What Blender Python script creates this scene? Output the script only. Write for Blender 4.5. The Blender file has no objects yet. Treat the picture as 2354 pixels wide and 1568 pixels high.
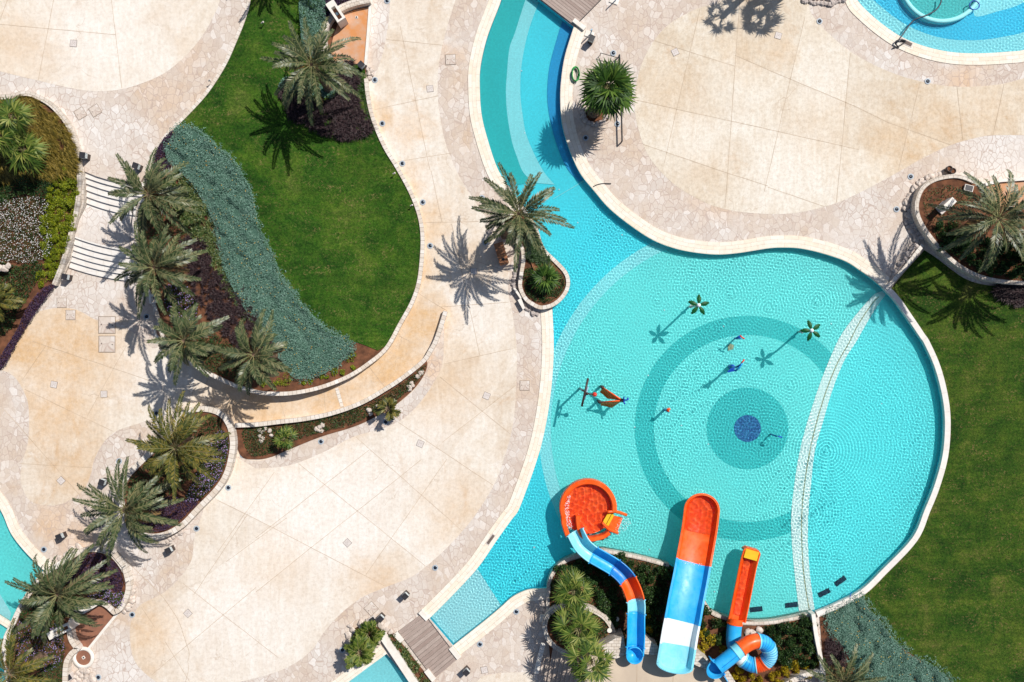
import bpy, bmesh, math, random
import numpy as np
from mathutils import Vector, Matrix, noise
from mathutils.geometry import tessellate_polygon, delaunay_2d_cdt
sc = bpy.context.scene
C = sc.collection
R = random.Random(7)
rng = np.random.default_rng(11)
H = 60.0          # drone height
S = 0.03          # metres per survey unit on the ground
SUN_K = 0.78      # shadow length / height
SUN_D = (-0.72, -0.69)

# ------------------------------------------------------------------ helpers
def P(dx, dy, h=0.0):
    k = S * (1 - h / H)
    return Vector(((dx - 1177) * k, (784 - dy) * k, h))

def cat(pts, closed=False, n=6):
    """Catmull-Rom through survey points; a doubled point stays a corner."""
    pts = [Vector((p[0], p[1])) for p in pts]
    N = len(pts); out = []
    for i in range(N if closed else N - 1):
        p1, p2 = pts[i], pts[(i + 1) % N]
        if (p2 - p1).length < 1e-6: continue
        p0 = pts[(i - 1) % N] if (closed or i > 0) else p1
        p3 = pts[(i + 2) % N] if (closed or i + 2 < N) else p2
        for k in range(n):
            t = k / n
            out.append(0.5 * ((2 * p1) + (p2 - p0) * t + (2 * p0 - 5 * p1 + 4 * p2 - p3) * t * t + (3 * p1 - p0 - 3 * p2 + p3) * t ** 3))
    if not closed: out.append(pts[-1])
    return [(p.x, p.y) for p in out]

def lerp_path(pts, n=8):
    """Catmull-Rom for tuples of any length (x, y, h)."""
    A = np.array(pts, float); N = len(A); out = []
    for i in range(N - 1):
        p1, p2 = A[i], A[i + 1]
        p0 = A[i - 1] if i > 0 else 2 * p1 - p2
        p3 = A[i + 2] if i + 2 < N else 2 * p2 - p1
        for k in range(n):
            t = k / n
            out.append(0.5 * ((2 * p1) + (p2 - p0) * t + (2 * p0 - 5 * p1 + 4 * p2 - p3) * t * t + (3 * p1 - p0 - 3 * p2 + p3) * t ** 3))
    out.append(A[-1])
    return out

def inside(poly, x, y):
    x = np.asarray(x, float); y = np.asarray(y, float)
    r = np.zeros(x.shape, bool); n = len(poly)
    for i in range(n):
        x1, y1 = poly[i]; x2, y2 = poly[(i + 1) % n]
        if y1 == y2: continue
        c = ((y1 > y) != (y2 > y)) & (x < (x2 - x1) * (y - y1) / (y2 - y1) + x1)
        r ^= c
    return r

def area(poly):
    return 0.5 * sum(poly[i][0] * poly[(i + 1) % len(poly)][1] - poly[(i + 1) % len(poly)][0] * poly[i][1] for i in range(len(poly)))

def grow(poly, d):
    """offset a closed outline by d survey units (outwards for d > 0)"""
    n = len(poly); sgn = 1 if area(poly) > 0 else -1; out = []
    for i in range(n):
        a, b, c = Vector(poly[i - 1]), Vector(poly[i]), Vector(poly[(i + 1) % n])
        t = (c - a)
        if t.length < 1e-6: t = Vector((1, 0))
        t.normalize()
        out.append((b.x + t.y * d * sgn, b.y - t.x * d * sgn))
    return out

def np_mesh(name, V, F, smooth=False):
    V = np.asarray(V, np.float32); F = np.asarray(F, np.int32)
    me = bpy.data.meshes.new(name); k = F.shape[1]
    me.vertices.add(len(V)); me.vertices.foreach_set('co', V.ravel())
    me.loops.add(F.size); me.loops.foreach_set('vertex_index', F.ravel())
    me.polygons.add(len(F)); me.polygons.foreach_set('loop_start', np.arange(len(F), dtype=np.int32) * k)
    me.polygons.foreach_set('loop_total', np.full(len(F), k, np.int32))
    if smooth: me.polygons.foreach_set('use_smooth', np.ones(len(F), bool))
    me.update(calc_edges=True)
    return me

class MB:
    def __init__(s): s.v = []; s.f = []; s.uv = []; s.mi = []
    def face(s, pts, uvs=None, mi=0):
        b = len(s.v); s.v += [tuple(p) for p in pts]; s.f.append(list(range(b, b + len(pts))))
        s.uv += uvs if uvs else [(p[0], p[1]) for p in pts]; s.mi.append(mi)
    def box(s, c, sx, sy, sz, rz=0.0, mi=0, top=1.0):
        m = Matrix.Rotation(rz, 3, 'Z'); c = Vector(c)
        q = [c + m @ Vector((x * sx / 2 * (top if z > 0 else 1), y * sy / 2 * (top if z > 0 else 1), z * sz / 2)) for z in (-1, 1) for x, y in ((-1, -1), (1, -1), (1, 1), (-1, 1))]
        for f in ((3, 2, 1, 0), (4, 5, 6, 7), (0, 1, 5, 4), (1, 2, 6, 5), (2, 3, 7, 6), (3, 0, 4, 7)): s.face([q[i] for i in f], mi=mi)
    def tube(s, pts, r, n=8, mi=0, caps=True):
        pts = [Vector(p) for p in pts]; rs = r if isinstance(r, (list, tuple)) else [r] * len(pts); rings = []
        for i, p in enumerate(pts):
            t = (pts[min(i + 1, len(pts) - 1)] - pts[max(i - 1, 0)]).normalized()
            a = t.cross(Vector((0.13, 0.2, 1)) if abs(t.z) < .95 else Vector((1, 0, 0))).normalized(); b = t.cross(a)
            rings.append([p + (a * math.cos(2 * math.pi * k / n) + b * math.sin(2 * math.pi * k / n)) * rs[i] for k in range(n)])
        for i in range(len(rings) - 1):
            for k in range(n):
                s.face([rings[i][k], rings[i][(k + 1) % n], rings[i + 1][(k + 1) % n], rings[i + 1][k]], mi=mi)
        if caps: s.face(rings[0][::-1], mi=mi); s.face(rings[-1], mi=mi)
    def lathe(s, c, prof, n=20, mi=0, caps=True):
        c = Vector(c)
        rings = [[c + Vector((r * math.cos(2 * math.pi * k / n), r * math.sin(2 * math.pi * k / n), z)) for k in range(n)] for r, z in prof]
        for i in range(len(rings) - 1):
            for k in range(n): s.face([rings[i][k], rings[i][(k + 1) % n], rings[i + 1][(k + 1) % n], rings[i + 1][k]], mi=mi)
        if caps and prof[0][0] > 1e-4: s.face(rings[0][::-1], mi=mi)
        if caps and prof[-1][0] > 1e-4: s.face(rings[-1], mi=mi)
    def prism(s, poly, z0, z1, mi=0):
        tri = tessellate_polygon([[Vector((p[0], p[1], 0)) for p in poly]])
        for t in tri:
            q = [Vector((poly[i][0], poly[i][1], z1)) for i in t]
            if (q[1] - q[0]).cross(q[2] - q[0]).z < 0: q = q[::-1]
            s.face(q, mi=mi)
        n = len(poly); sg = 1 if area(poly) > 0 else -1; u = 0
        for i in range(n):
            a, b = poly[i], poly[(i + 1) % n]; L = math.hypot(b[0] - a[0], b[1] - a[1])
            q = [(a[0], a[1], z0), (b[0], b[1], z0), (b[0], b[1], z1), (a[0], a[1], z1)]; w = [(u, z0), (u + L, z0), (u + L, z1), (u, z1)]
            if sg < 0: q = q[::-1]; w = w[::-1]
            s.face(q, w, mi); u += L
    def mesh(s, name, smooth=False, weld=False):
        me = bpy.data.meshes.new(name); me.from_pydata(s.v, [], s.f)
        ul = me.uv_layers.new(name='UVMap'); ul.data.foreach_set('uv', np.array(s.uv, np.float32).ravel())
        me.polygons.foreach_set('material_index', np.array(s.mi, np.int32))
        if weld:
            bm = bmesh.new(); bm.from_mesh(me); bmesh.ops.remove_doubles(bm, verts=bm.verts, dist=1e-4); bm.to_mesh(me); bm.free()
        if smooth: me.polygons.foreach_set('use_smooth', np.ones(len(me.polygons), bool))
        me.update()
        return me

def link(name, me, mats, parent=None, kind=None, label=None, cat_=None, group=None):
    o = bpy.data.objects.new(name, me); C.objects.link(o)
    if mats is not None:
        for m in (mats if isinstance(mats, (list, tuple)) else [mats]): me.materials.append(m)
    if kind: o['kind'] = kind
    if parent is not None:
        o.parent = parent
        w = Vector((0, 0, 0)); q = parent
        while q: w += q.location; q = q.parent
        o.location = -w
    elif kind is None:
        n = len(me.vertices); co = np.empty(n * 3, np.float32); me.vertices.foreach_get('co', co); co = co.reshape(-1, 3)
        c = (co.min(0) + co.max(0)) / 2; c[2] = co[:, 2].min()
        co -= c; me.vertices.foreach_set('co', co.ravel()); me.update(); o.location = c.tolist()
    if label: o['label'] = label
    if cat_: o['category'] = cat_
    if group: o['group'] = group
    return o

def thing(name, label, cat_, loc, group=None):
    o = bpy.data.objects.new(name, None); C.objects.link(o); o.location = loc; o.empty_display_size = .3
    o['label'] = label; o['category'] = cat_
    if group: o['group'] = group
    return o

def dup(root, loc, rz=0.0, label=None, scale=None):
    r = root.copy(); C.objects.link(r); r.location = loc; r.rotation_euler = (0, 0, rz)
    if label: r['label'] = label
    if scale: r.scale = scale
    for ch in list(root.children):
        c = ch.copy(); C.objects.link(c); c.parent = r
        for g in list(ch.children):
            d = g.copy(); C.objects.link(d); d.parent = c
    return r

# ------------------------------------------------------------------ materials
def newmat(name):
    m = bpy.data.materials.new(name); m.use_nodes = True
    nt = m.node_tree; b = nt.nodes['Principled BSDF']
    return m, nt, b
def N(nt, t, **k):
    n = nt.nodes.new(t)
    for a, v in k.items():
        if a in n.inputs: n.inputs[a].default_value = v
        else: setattr(n, a, v)
    return n
def coords(nt, scale=1.0, kind='Object'):
    tc = N(nt, 'ShaderNodeTexCoord'); mp = N(nt, 'ShaderNodeMapping')
    mp.inputs['Scale'].default_value = (scale, scale, scale) if not isinstance(scale, tuple) else scale
    nt.links.new(tc.outputs[kind], mp.inputs['Vector']); return mp.outputs[0]
def ramp(nt, fac, stops):
    r = N(nt, 'ShaderNodeValToRGB'); e = r.color_ramp.elements
    while len(e) < len(stops): e.new(0.5)
    for i, (p, c) in enumerate(stops): e[i].position = p; e[i].color = (*c, 1) if len(c) == 3 else c
    nt.links.new(fac, r.inputs[0]); return r.outputs[0]
def mixc(nt, a, b, fac, mode='MIX'):
    m = N(nt, 'ShaderNodeMix', data_type='RGBA', blend_type=mode)
    for sock, v in ((m.inputs[6], a), (m.inputs[7], b), (m.inputs[0], fac)):
        if isinstance(v, (int, float)): sock.default_value = v
        elif isinstance(v, tuple): sock.default_value = (*v, 1)
        else: nt.links.new(v, sock)
    return m.outputs[2]
def noisef(nt, vec, scale, detail=4, rough=.55, dist=0.0):
    n = N(nt, 'ShaderNodeTexNoise'); n.inputs['Scale'].default_value = scale; n.inputs['Detail'].default_value = detail
    n.inputs['Roughness'].default_value = rough; n.inputs['Distortion'].default_value = dist
    nt.links.new(vec, n.inputs['Vector']); return n.outputs[0]
def bump(nt, b, h, strength=.3, dist=.02):
    bn = N(nt, 'ShaderNodeBump'); bn.inputs['Strength'].default_value = strength; bn.inputs['Distance'].default_value = dist
    nt.links.new(h, bn.inputs['Height']); nt.links.new(bn.outputs[0], b.inputs['Normal'])
def plain(name, col, col2=None, scale=3.0, rough=.6, bmp=0.0, spec=.4, metal=0.0):
    m, nt, b = newmat(name); v = coords(nt)
    f = noisef(nt, v, scale, 5)
    c2 = col2 or tuple(x * .8 for x in col)
    nt.links.new(ramp(nt, f, [(.35, c2), (.65, col)]), b.inputs['Base Color'])
    b.inputs['Roughness'].default_value = rough; b.inputs['Metallic'].default_value = metal
    b.inputs['Specular IOR Level'].default_value = spec
    if bmp: bump(nt, b, noisef(nt, v, scale * 6, 4), bmp, .01)
    return m
def plastic(name, col, fade):
    """sun-faded gelcoat with streaks and scuffs"""
    m, nt, b = newmat(name); v = coords(nt)
    c = mixc(nt, col, fade, ramp(nt, noisef(nt, v, 1.3, 7, .7, .6), [(.38, (0, 0, 0)), (.72, (.85, .85, .85))]))
    c = mixc(nt, c, tuple(x * .62 for x in col), ramp(nt, noisef(nt, coords(nt, (5, .8, 1)), 2.2, 6, .75), [(.54, (0, 0, 0)), (.74, (.6, .6, .6))]))
    c = mixc(nt, c, (.8, .8, .8), ramp(nt, noisef(nt, v, 14, 5, .8), [(.66, (0, 0, 0)), (.8, (.35, .35, .35))]))
    nt.links.new(c, b.inputs['Base Color']); b.inputs['Specular IOR Level'].default_value = .35
    nt.links.new(ramp(nt, noisef(nt, v, 3, 5), [(.3, (.25, .25, .25)), (.7, (.5, .5, .5))]), b.inputs['Roughness'])
    return m
def leafmat(name, cols, rough=.55, trans=.25, spec=.35):
    m, nt, b = newmat(name)
    g = N(nt, 'ShaderNodeNewGeometry')
    c = ramp(nt, g.outputs['Random Per Island'], [((i + .5) / len(cols), q) for i, q in enumerate(cols)])
    v = coords(nt); c = mixc(nt, c, (0.8, 0.8, 0.8), ramp(nt, noisef(nt, v, .9, 3), [(.4, (0, 0, 0)), (.7, (.5, .5, .5))]), 'MULTIPLY')
    nt.links.new(c, b.inputs['Base Color']); b.inputs['Roughness'].default_value = rough; b.inputs['Specular IOR Level'].default_value = spec
    t = N(nt, 'ShaderNodeBsdfTranslucent'); nt.links.new(c, t.inputs['Color'])
    ms = N(nt, 'ShaderNodeMixShader'); ms.inputs[0].default_value = trans
    nt.links.new(b.outputs[0], ms.inputs[1]); nt.links.new(t.outputs[0], ms.inputs[2])
    nt.links.new(ms.outputs[0], nt.nodes['Material Output'].inputs['Surface'])
    return m

def blobs(nt, v, lst):
    """irregular weathered patches at given spots of the ground (x, y, radius, strength)"""
    nz = N(nt, 'ShaderNodeTexNoise'); nz.inputs['Scale'].default_value = .55; nz.inputs['Detail'].default_value = 7; nz.inputs['Roughness'].default_value = .7; nt.links.new(v, nz.inputs['Vector'])
    ad = N(nt, 'ShaderNodeVectorMath', operation='MULTIPLY_ADD'); nt.links.new(nz.outputs['Color'], ad.inputs[0]); ad.inputs[1].default_value = (4.5, 4.5, 0); nt.links.new(v, ad.inputs[2])
    out = None
    for x, y, r, s in lst:
        p = P(x, y); d = N(nt, 'ShaderNodeVectorMath', operation='DISTANCE'); nt.links.new(ad.outputs[0], d.inputs[0]); d.inputs[1].default_value = (p.x + 2.25, p.y + 2.25, 0)
        mr = N(nt, 'ShaderNodeMapRange'); nt.links.new(d.outputs['Value'], mr.inputs[0]); mr.inputs[1].default_value = r * S * .25; mr.inputs[2].default_value = r * S * 1.2; mr.inputs[3].default_value = s; mr.inputs[4].default_value = 0
        if out is None: out = mr.outputs[0]
        else:
            mx = N(nt, 'ShaderNodeMath', operation='MAXIMUM'); nt.links.new(out, mx.inputs[0]); nt.links.new(mr.outputs[0], mx.inputs[1]); out = mx.outputs[0]
    return out
def mat_concrete(name, warm=1.0, dust=1.0, spots=(), tint=(1, 1, 1), white=(), panels=()):
    m, nt, b = newmat(name); v = coords(nt)
    a = ramp(nt, noisef(nt, v, .13, 6, .62, .7), [(.36, (.79, .735, .66)), (.50, (.76, .685, .59)), (.60, (.69, .585, .47)), (.70, (.61, .46, .31))])
    p = ramp(nt, noisef(nt, v, .45, 9, .72, .9), [(.30, (.60, .46, .33)), (.44, (.735, .65, .55)), (.60, (.83, .79, .725))])
    c = mixc(nt, a, p, .5)
    st = ramp(nt, noisef(nt, coords(nt, (1.0, .8, 1)), .30, 8, .74, 1.2), [(.57, (0, 0, 0)), (.72, (1, 1, 1))])
    st2 = N(nt, 'ShaderNodeMath', operation='MULTIPLY'); nt.links.new(st, st2.inputs[0]); st2.inputs[1].default_value = .6 * warm
    c = mixc(nt, c, (.56, .33, .15), st2.outputs[0])
    wh = ramp(nt, noisef(nt, coords(nt, (.7, 1.1, 1)), .6, 9, .78, .6), [(.54, (0, 0, 0)), (.70, (.75, .75, .75))])
    c = mixc(nt, c, (.84, .81, .77), wh)
    if white: c = mixc(nt, c, (.86, .83, .79), blobs(nt, v, white))
    if spots:
        k = N(nt, 'ShaderNodeMath', operation='MULTIPLY'); nt.links.new(blobs(nt, v, spots), k.inputs[0]); nt.links.new(ramp(nt, noisef(nt, v, .9, 8, .75), [(.3, (.45, .45, .45)), (.6, (1, 1, 1))]), k.inputs[1])
        c = mixc(nt, c, (.68, .44, .22), k.outputs[0])
    c = mixc(nt, c, tint, 1.0, 'MULTIPLY')
    if panels:   # every poured slab has its own tone
        acc = None
        for i, (p, q) in enumerate(panels):
            p = P(*p); q = P(*q); d = (q - p).normalized(); n_ = Vector((-d.y, d.x, 0))
            dt = N(nt, 'ShaderNodeVectorMath', operation='DOT_PRODUCT'); nt.links.new(v, dt.inputs[0]); dt.inputs[1].default_value = n_
            g = N(nt, 'ShaderNodeMath', operation='GREATER_THAN'); nt.links.new(dt.outputs['Value'], g.inputs[0]); g.inputs[1].default_value = n_.dot(p)
            k = N(nt, 'ShaderNodeMath', operation='MULTIPLY_ADD'); nt.links.new(g.outputs[0], k.inputs[0]); k.inputs[1].default_value = 1.37 + 2.113 * i + .71 * i * i
            if acc is not None: nt.links.new(acc, k.inputs[2])
            else: k.inputs[2].default_value = .3
            acc = k.outputs[0]
        wn = N(nt, 'ShaderNodeTexWhiteNoise', noise_dimensions='1D'); nt.links.new(acc, wn.inputs['W'])
        c = mixc(nt, c, ramp(nt, wn.outputs['Value'], [(0, (.93, .905, .875)), (.5, (.98, .97, .96)), (1, (1.0, 1.0, 1.0))]), 1.0, 'MULTIPLY')
    gr = ramp(nt, noisef(nt, v, 4, 8, .8), [(.3, (.72, .68, .64)), (.56, (1, 1, 1))])
    c = mixc(nt, c, gr, .75 * dust, 'MULTIPLY')
    sp = ramp(nt, noisef(nt, v, 1.7, 5, .6, 2.0), [(.68, (1, 1, 1)), (.78, (.78, .66, .54))])
    c = mixc(nt, c, sp, .6, 'MULTIPLY')
    sk = ramp(nt, noisef(nt, coords(nt, (2.2, .45, 1)), 1.0, 8, .78, .8), [(.40, (.89, .84, .78)), (.58, (1, 1, 1))])
    c = mixc(nt, c, sk, .55 * dust, 'MULTIPLY')
    cr = N(nt, 'ShaderNodeTexVoronoi', feature='DISTANCE_TO_EDGE'); cr.inputs['Scale'].default_value = .17
    nz = N(nt, 'ShaderNodeTexNoise'); nz.inputs['Scale'].default_value = 1.6; nz.inputs['Detail'].default_value = 5; nt.links.new(v, nz.inputs['Vector'])
    ad = N(nt, 'ShaderNodeVectorMath', operation='MULTIPLY_ADD'); nt.links.new(nz.outputs['Color'], ad.inputs[0]); ad.inputs[1].default_value = (1.2, 1.2, 0); nt.links.new(v, ad.inputs[2]); nt.links.new(ad.outputs[0], cr.inputs['Vector'])
    ck = N(nt, 'ShaderNodeMath', operation='MULTIPLY'); nt.links.new(ramp(nt, cr.outputs['Distance'], [(.0012, (1, 1, 1)), (.004, (0, 0, 0))]), ck.inputs[0])
    nt.links.new(ramp(nt, noisef(nt, v, .3, 2), [(.5, (0, 0, 0)), (.62, (.55, .55, .55))]), ck.inputs[1])
    c = mixc(nt, c, (.42, .30, .20), ck.outputs[0])
    nt.links.new(c, b.inputs['Base Color']); b.inputs['Roughness'].default_value = .75
    b.inputs['Specular IOR Level'].default_value = .25
    bump(nt, b, noisef(nt, v, 30, 4), .12, .01)
    return m

def mat_crazy(name):
    m, nt, b = newmat(name); v0 = coords(nt)
    nz = N(nt, 'ShaderNodeTexNoise'); nz.inputs['Scale'].default_value = 1.1; nz.inputs['Detail'].default_value = 2
    nt.links.new(v0, nz.inputs['Vector'])
    ad = N(nt, 'ShaderNodeVectorMath', operation='MULTIPLY_ADD'); nt.links.new(nz.outputs['Color'], ad.inputs[0])
    ad.inputs[1].default_value = (.5, .5, 0); nt.links.new(v0, ad.inputs[2])
    sx = N(nt, 'ShaderNodeMapping'); sx.inputs['Scale'].default_value = (1.0, .72, 1); nt.links.new(ad.outputs[0], sx.inputs['Vector'])
    ve = N(nt, 'ShaderNodeTexVoronoi', feature='DISTANCE_TO_EDGE'); vc = N(nt, 'ShaderNodeTexVoronoi')
    for n in (ve, vc):
        n.inputs['Scale'].default_value = 2.9; n.inputs['Randomness'].default_value = .92; nt.links.new(sx.outputs[0], n.inputs['Vector'])
    sep = N(nt, 'ShaderNodeSeparateColor'); nt.links.new(vc.outputs['Color'], sep.inputs[0])
    c = ramp(nt, sep.outputs[0], [(0, (.54, .44, .37)), (.3, (.61, .52, .44)), (.75, (.67, .59, .52)), (1, (.79, .74, .69))])
    big = ramp(nt, noisef(nt, v0, .22, 5, .6, .8), [(.36, (.74, .71, .68)), (.48, (.67, .58, .51)), (.58, (.65, .53, .43)), (.68, (.62, .43, .27))])
    c = mixc(nt, c, big, .42)
    c = mixc(nt, c, (.70, .42, .20), blobs(nt, v0, [(455, 150, 70, .6), (400, 240, 70, .65), (330, 290, 50, .5), (1030, 110, 40, .3), (1640, 440, 70, .25), (2210, 190, 60, .45), (1000, 850, 40, .5), (180, 1240, 50, .4), (120, 1200, 60, .35)]))
    c = mixc(nt, c, (.78, .75, .72), blobs(nt, v0, [(250, 330, 100, .75), (260, 500, 90, .8), (250, 660, 80, .5), (2290, 360, 110, .7), (870, 60, 50, .6), (2000, 580, 90, .5), (280, 1550, 90, .6), (290, 1250, 70, .5)]))
    c = mixc(nt, c, ramp(nt, noisef(nt, v0, 7, 5, .7), [(.3, (.82, .8, .78)), (.65, (1, 1, 1))]), .7, 'MULTIPLY')
    gm = ramp(nt, noisef(nt, v0, .35, 3), [(.36, (.3, .3, .3)), (.56, (1, 1, 1))])
    ed = ramp(nt, ve.outputs['Distance'], [(.015, (1, 1, 1)), (.06, (0, 0, 0))])
    f = N(nt, 'ShaderNodeMath', operation='MULTIPLY'); nt.links.new(ed, f.inputs[0]); nt.links.new(gm, f.inputs[1])
    f2 = N(nt, 'ShaderNodeMath', operation='MULTIPLY'); nt.links.new(f.outputs[0], f2.inputs[0]); f2.inputs[1].default_value = .8
    c = mixc(nt, c, (.47, .36, .30), f2.outputs[0])
    nt.links.new(c, b.inputs['Base Color']); b.inputs['Roughness'].default_value = .8; b.inputs['Specular IOR Level'].default_value = .2
    bump(nt, b, ramp(nt, ve.outputs['Distance'], [(0, (0, 0, 0)), (.06, (1, 1, 1))]), .35, .02)
    return m

def mat_blocks(name, c1, c2, mortar, bw, bh, ms=.012, rough=.75, var=.5, off=.5):
    """stone blocks laid along the UV length of a wall or kerb"""
    m, nt, b = newmat(name); uv = coords(nt, 1.0, 'UV'); v = coords(nt)
    k = N(nt, 'ShaderNodeTexBrick'); nt.links.new(uv, k.inputs['Vector'])
    k.inputs['Color1'].default_value = (*c1, 1); k.inputs['Color2'].default_value = (*c2, 1); k.inputs['Mortar'].default_value = (*mortar, 1)
    k.inputs['Scale'].default_value = 1; k.inputs['Brick Width'].default_value = bw; k.inputs['Row Height'].default_value = bh
    k.inputs['Mortar Size'].default_value = ms; k.inputs['Mortar Smooth'].default_value = .3; k.offset = off
    c = mixc(nt, k.outputs['Color'], ramp(nt, noisef(nt, v, 2.5, 6, .65), [(.3, (.72, .66, .58)), (.6, (1, 1, 1))]), var, 'MULTIPLY')
    nt.links.new(c, b.inputs['Base Color']); b.inputs['Roughness'].default_value = rough; b.inputs['Specular IOR Level'].default_value = .25
    inv = N(nt, 'ShaderNodeMath', operation='SUBTRACT'); inv.inputs[0].default_value = 1; nt.links.new(k.outputs['Fac'], inv.inputs[1])
    h = N(nt, 'ShaderNodeMath', operation='MULTIPLY_ADD'); nt.links.new(noisef(nt, v, 9, 4), h.inputs[0]); h.inputs[1].default_value = .6; nt.links.new(inv.outputs[0], h.inputs[2])
    bump(nt, b, h.outputs[0], .5, .02)
    return m

def mat_grass(name, k=(1, 1, 1)):
    m, nt, b = newmat(name); v = coords(nt)
    br = N(nt, 'ShaderNodeTexBrick'); nt.links.new(coords(nt, (1, 1, 1)), br.inputs['Vector'])
    br.inputs['Color1'].default_value = (.72, .80, .76, 1); br.inputs['Color2'].default_value = (1.18, 1.10, 1.0, 1); br.inputs['Mortar'].default_value = (1.15, 1.05, .85, 1)
    br.inputs['Scale'].default_value = 1; br.inputs['Brick Width'].default_value = 2.3; br.inputs['Row Height'].default_value = .85; br.inputs['Mortar Size'].default_value = .01; br.inputs['Mortar Smooth'].default_value = 1
    a = ramp(nt, noisef(nt, v, .40, 7, .7, .5), [(.34, (.017, .058, .006)), (.46, (.036, .096, .008)), (.58, (.068, .125, .012)), (.68, (.12, .15, .026))])
    f = ramp(nt, noisef(nt, v, 7, 6, .85), [(.34, (.22, .28, .22)), (.50, (.85, .9, .85)), (.66, (1.7, 1.55, 1.35))])
    c = mixc(nt, a, f, .9, 'MULTIPLY')
    st = ramp(nt, noisef(nt, coords(nt, (.35, 2.2, 1)), 1.1, 6, .7), [(.36, (.72, .76, .74)), (.64, (1.2, 1.14, 1.05))])
    c = mixc(nt, c, st, .8, 'MULTIPLY')
    c = mixc(nt, c, br.outputs['Color'], ramp(nt, noisef(nt, v, .5, 4), [(.4, (.1, .1, .1)), (.62, (.9, .9, .9))]), 'MULTIPLY')
    dry = N(nt, 'ShaderNodeMath', operation='MULTIPLY')
    nt.links.new(ramp(nt, noisef(nt, v, 6.5, 5, .8), [(.53, (0, 0, 0)), (.62, (1, 1, 1))]), dry.inputs[0])
    nt.links.new(ramp(nt, noisef(nt, coords(nt, (.6, 1.5, 1)), .9, 5, .65, 1), [(.47, (.12, .12, .12)), (.66, (.9, .9, .9))]), dry.inputs[1])
    c = mixc(nt, c, (.26, .19, .06), dry.outputs[0])
    c = mixc(nt, c, k, 1.0, 'MULTIPLY')
    nt.links.new(c, b.inputs['Base Color']); b.inputs['Roughness'].default_value = .85; b.inputs['Specular IOR Level'].default_value = .12
    bump(nt, b, noisef(nt, v, 9, 6, .85), 1.0, .08)
    return m

def mat_tile(name, col, col2=None, joint=.86):
    m, nt, b = newmat(name); v = coords(nt)
    br = N(nt, 'ShaderNodeTexBrick'); nt.links.new(v, br.inputs['Vector'])
    c2 = col2 or tuple(x * .88 for x in col)
    br.inputs['Color1'].default_value = (*col, 1); br.inputs['Color2'].default_value = (*c2, 1)
    br.inputs['Mortar'].default_value = (*[x * joint for x in col], 1); br.inputs['Scale'].default_value = 1
    br.inputs['Brick Width'].default_value = .1; br.inputs['Row Height'].default_value = .1; br.inputs['Mortar Size'].default_value = .006; br.offset = 0
    c = mixc(nt, br.outputs['Color'], ramp(nt, noisef(nt, v, .3, 4), [(.3, (.9, .93, .95)), (.7, (1, 1, 1))]), .8, 'MULTIPLY')
    nt.links.new(c, b.inputs['Base Color']); b.inputs['Roughness'].default_value = .5; b.inputs['Specular IOR Level'].default_value = .2
    return m

def mat_water(name, col=(.93, .99, 1.0)):
    m = bpy.data.materials.new(name); m.use_nodes = True; nt = m.node_tree; nt.nodes.clear()
    o = N(nt, 'ShaderNodeOutputMaterial'); g = N(nt, 'ShaderNodeBsdfGlass')
    g.inputs['Color'].default_value = (*col, 1); g.inputs['Roughness'].default_value = 0; g.inputs['IOR'].default_value = 1.33
    nt.links.new(g.outputs[0], o.inputs['Surface']); return m

def mat_wood(name, c1, c2):
    m, nt, b = newmat(name); uv = coords(nt, (1, 1, 1), 'UV'); g = N(nt, 'ShaderNodeNewGeometry')
    c = ramp(nt, g.outputs['Random Per Island'], [(0, c1), (1, c2)])
    gr = ramp(nt, noisef(nt, coords(nt, (.6, 9, 1), 'UV'), 3, 5, .7), [(.3, (.6, .57, .55)), (.65, (1, 1, 1))])
    c = mixc(nt, c, gr, .8, 'MULTIPLY'); nt.links.new(c, b.inputs['Base Color']); b.inputs['Roughness'].default_value = .7
    return m

M = {}
M['concrete'] = mat_concrete('stained_concrete', 1, 1, [(150, 800, 190, .75), (60, 800, 90, .9), (130, 950, 130, .7), (600, 935, 170, .75), (760, 915, 120, .85), (890, 830, 130, .95), (960, 740, 100, .9), (955, 620, 60, .8), (985, 520, 70, .6), (930, 420, 60, .6), (880, 280, 55, .75), (950, 300, 50, .6), (1000, 880, 130, .45), (870, 1345, 90, .5), (640, 1300, 90, .25), (340, 1450, 90, .5), (1050, 1180, 110, .35), (180, 1080, 110, .55), (1090, 600, 80, .4)], (1, 1, 1), [(760, 1180, 270, .85), (560, 1420, 230, .75), (330, 850, 90, .6), (930, 300, 70, .5), (960, 430, 60, .5), (980, 1000, 100, .5), (120, 900, 70, .4), (1090, 700, 90, .5)], [((916, 971), (1133, 1115)), ((818, 1005), (1063, 1221)), ((688, 1067), (978, 1301)), ((588, 1193), (886, 1348)), ((848, 1035), (588, 1237)), ((968, 1057), (588, 1361)), ((1028, 1055), (841, 1321)), ((1078, 702), (1103, 817)), ((1022, 836), (1180, 801))])
M['concrete_a'] = mat_concrete('stained_concrete_upper', .8, .9, [(60, 130, 120, .45), (440, 130, 60, .6), (380, 60, 60, .3)], (.99, .98, .965), [(260, 120, 200, .7)])
M['concrete_e'] = mat_concrete('stained_concrete_plaza', .9, 1.2, [(1560, 230, 100, .22), (1700, 120, 80, .25), (1790, 110, 55, .4), (1900, 300, 120, .2), (2060, 330, 100, .45), (2160, 290, 100, .40), (2270, 250, 100, .35), (1620, 400, 80, .2)], (.97, .965, .93), [(1820, 400, 170, .8), (1900, 180, 140, .6), (1600, 320, 110, .6), (1700, 250, 110, .5)], [((1504, 94), (1689, 152)), ((1609, 20), (1527, 375)), ((1702, -20), (1667, 478)), ((1461, 230), (1765, 297)), ((1479, 332), (1654, 392)), ((1850, 40), (1757, 440)), ((1765, 160), (1960, 242)), ((1955, 122), (1923, 465)), ((2115, 190), (2065, 392))])
M['crazy'] = mat_crazy('crazy_paving')
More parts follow.
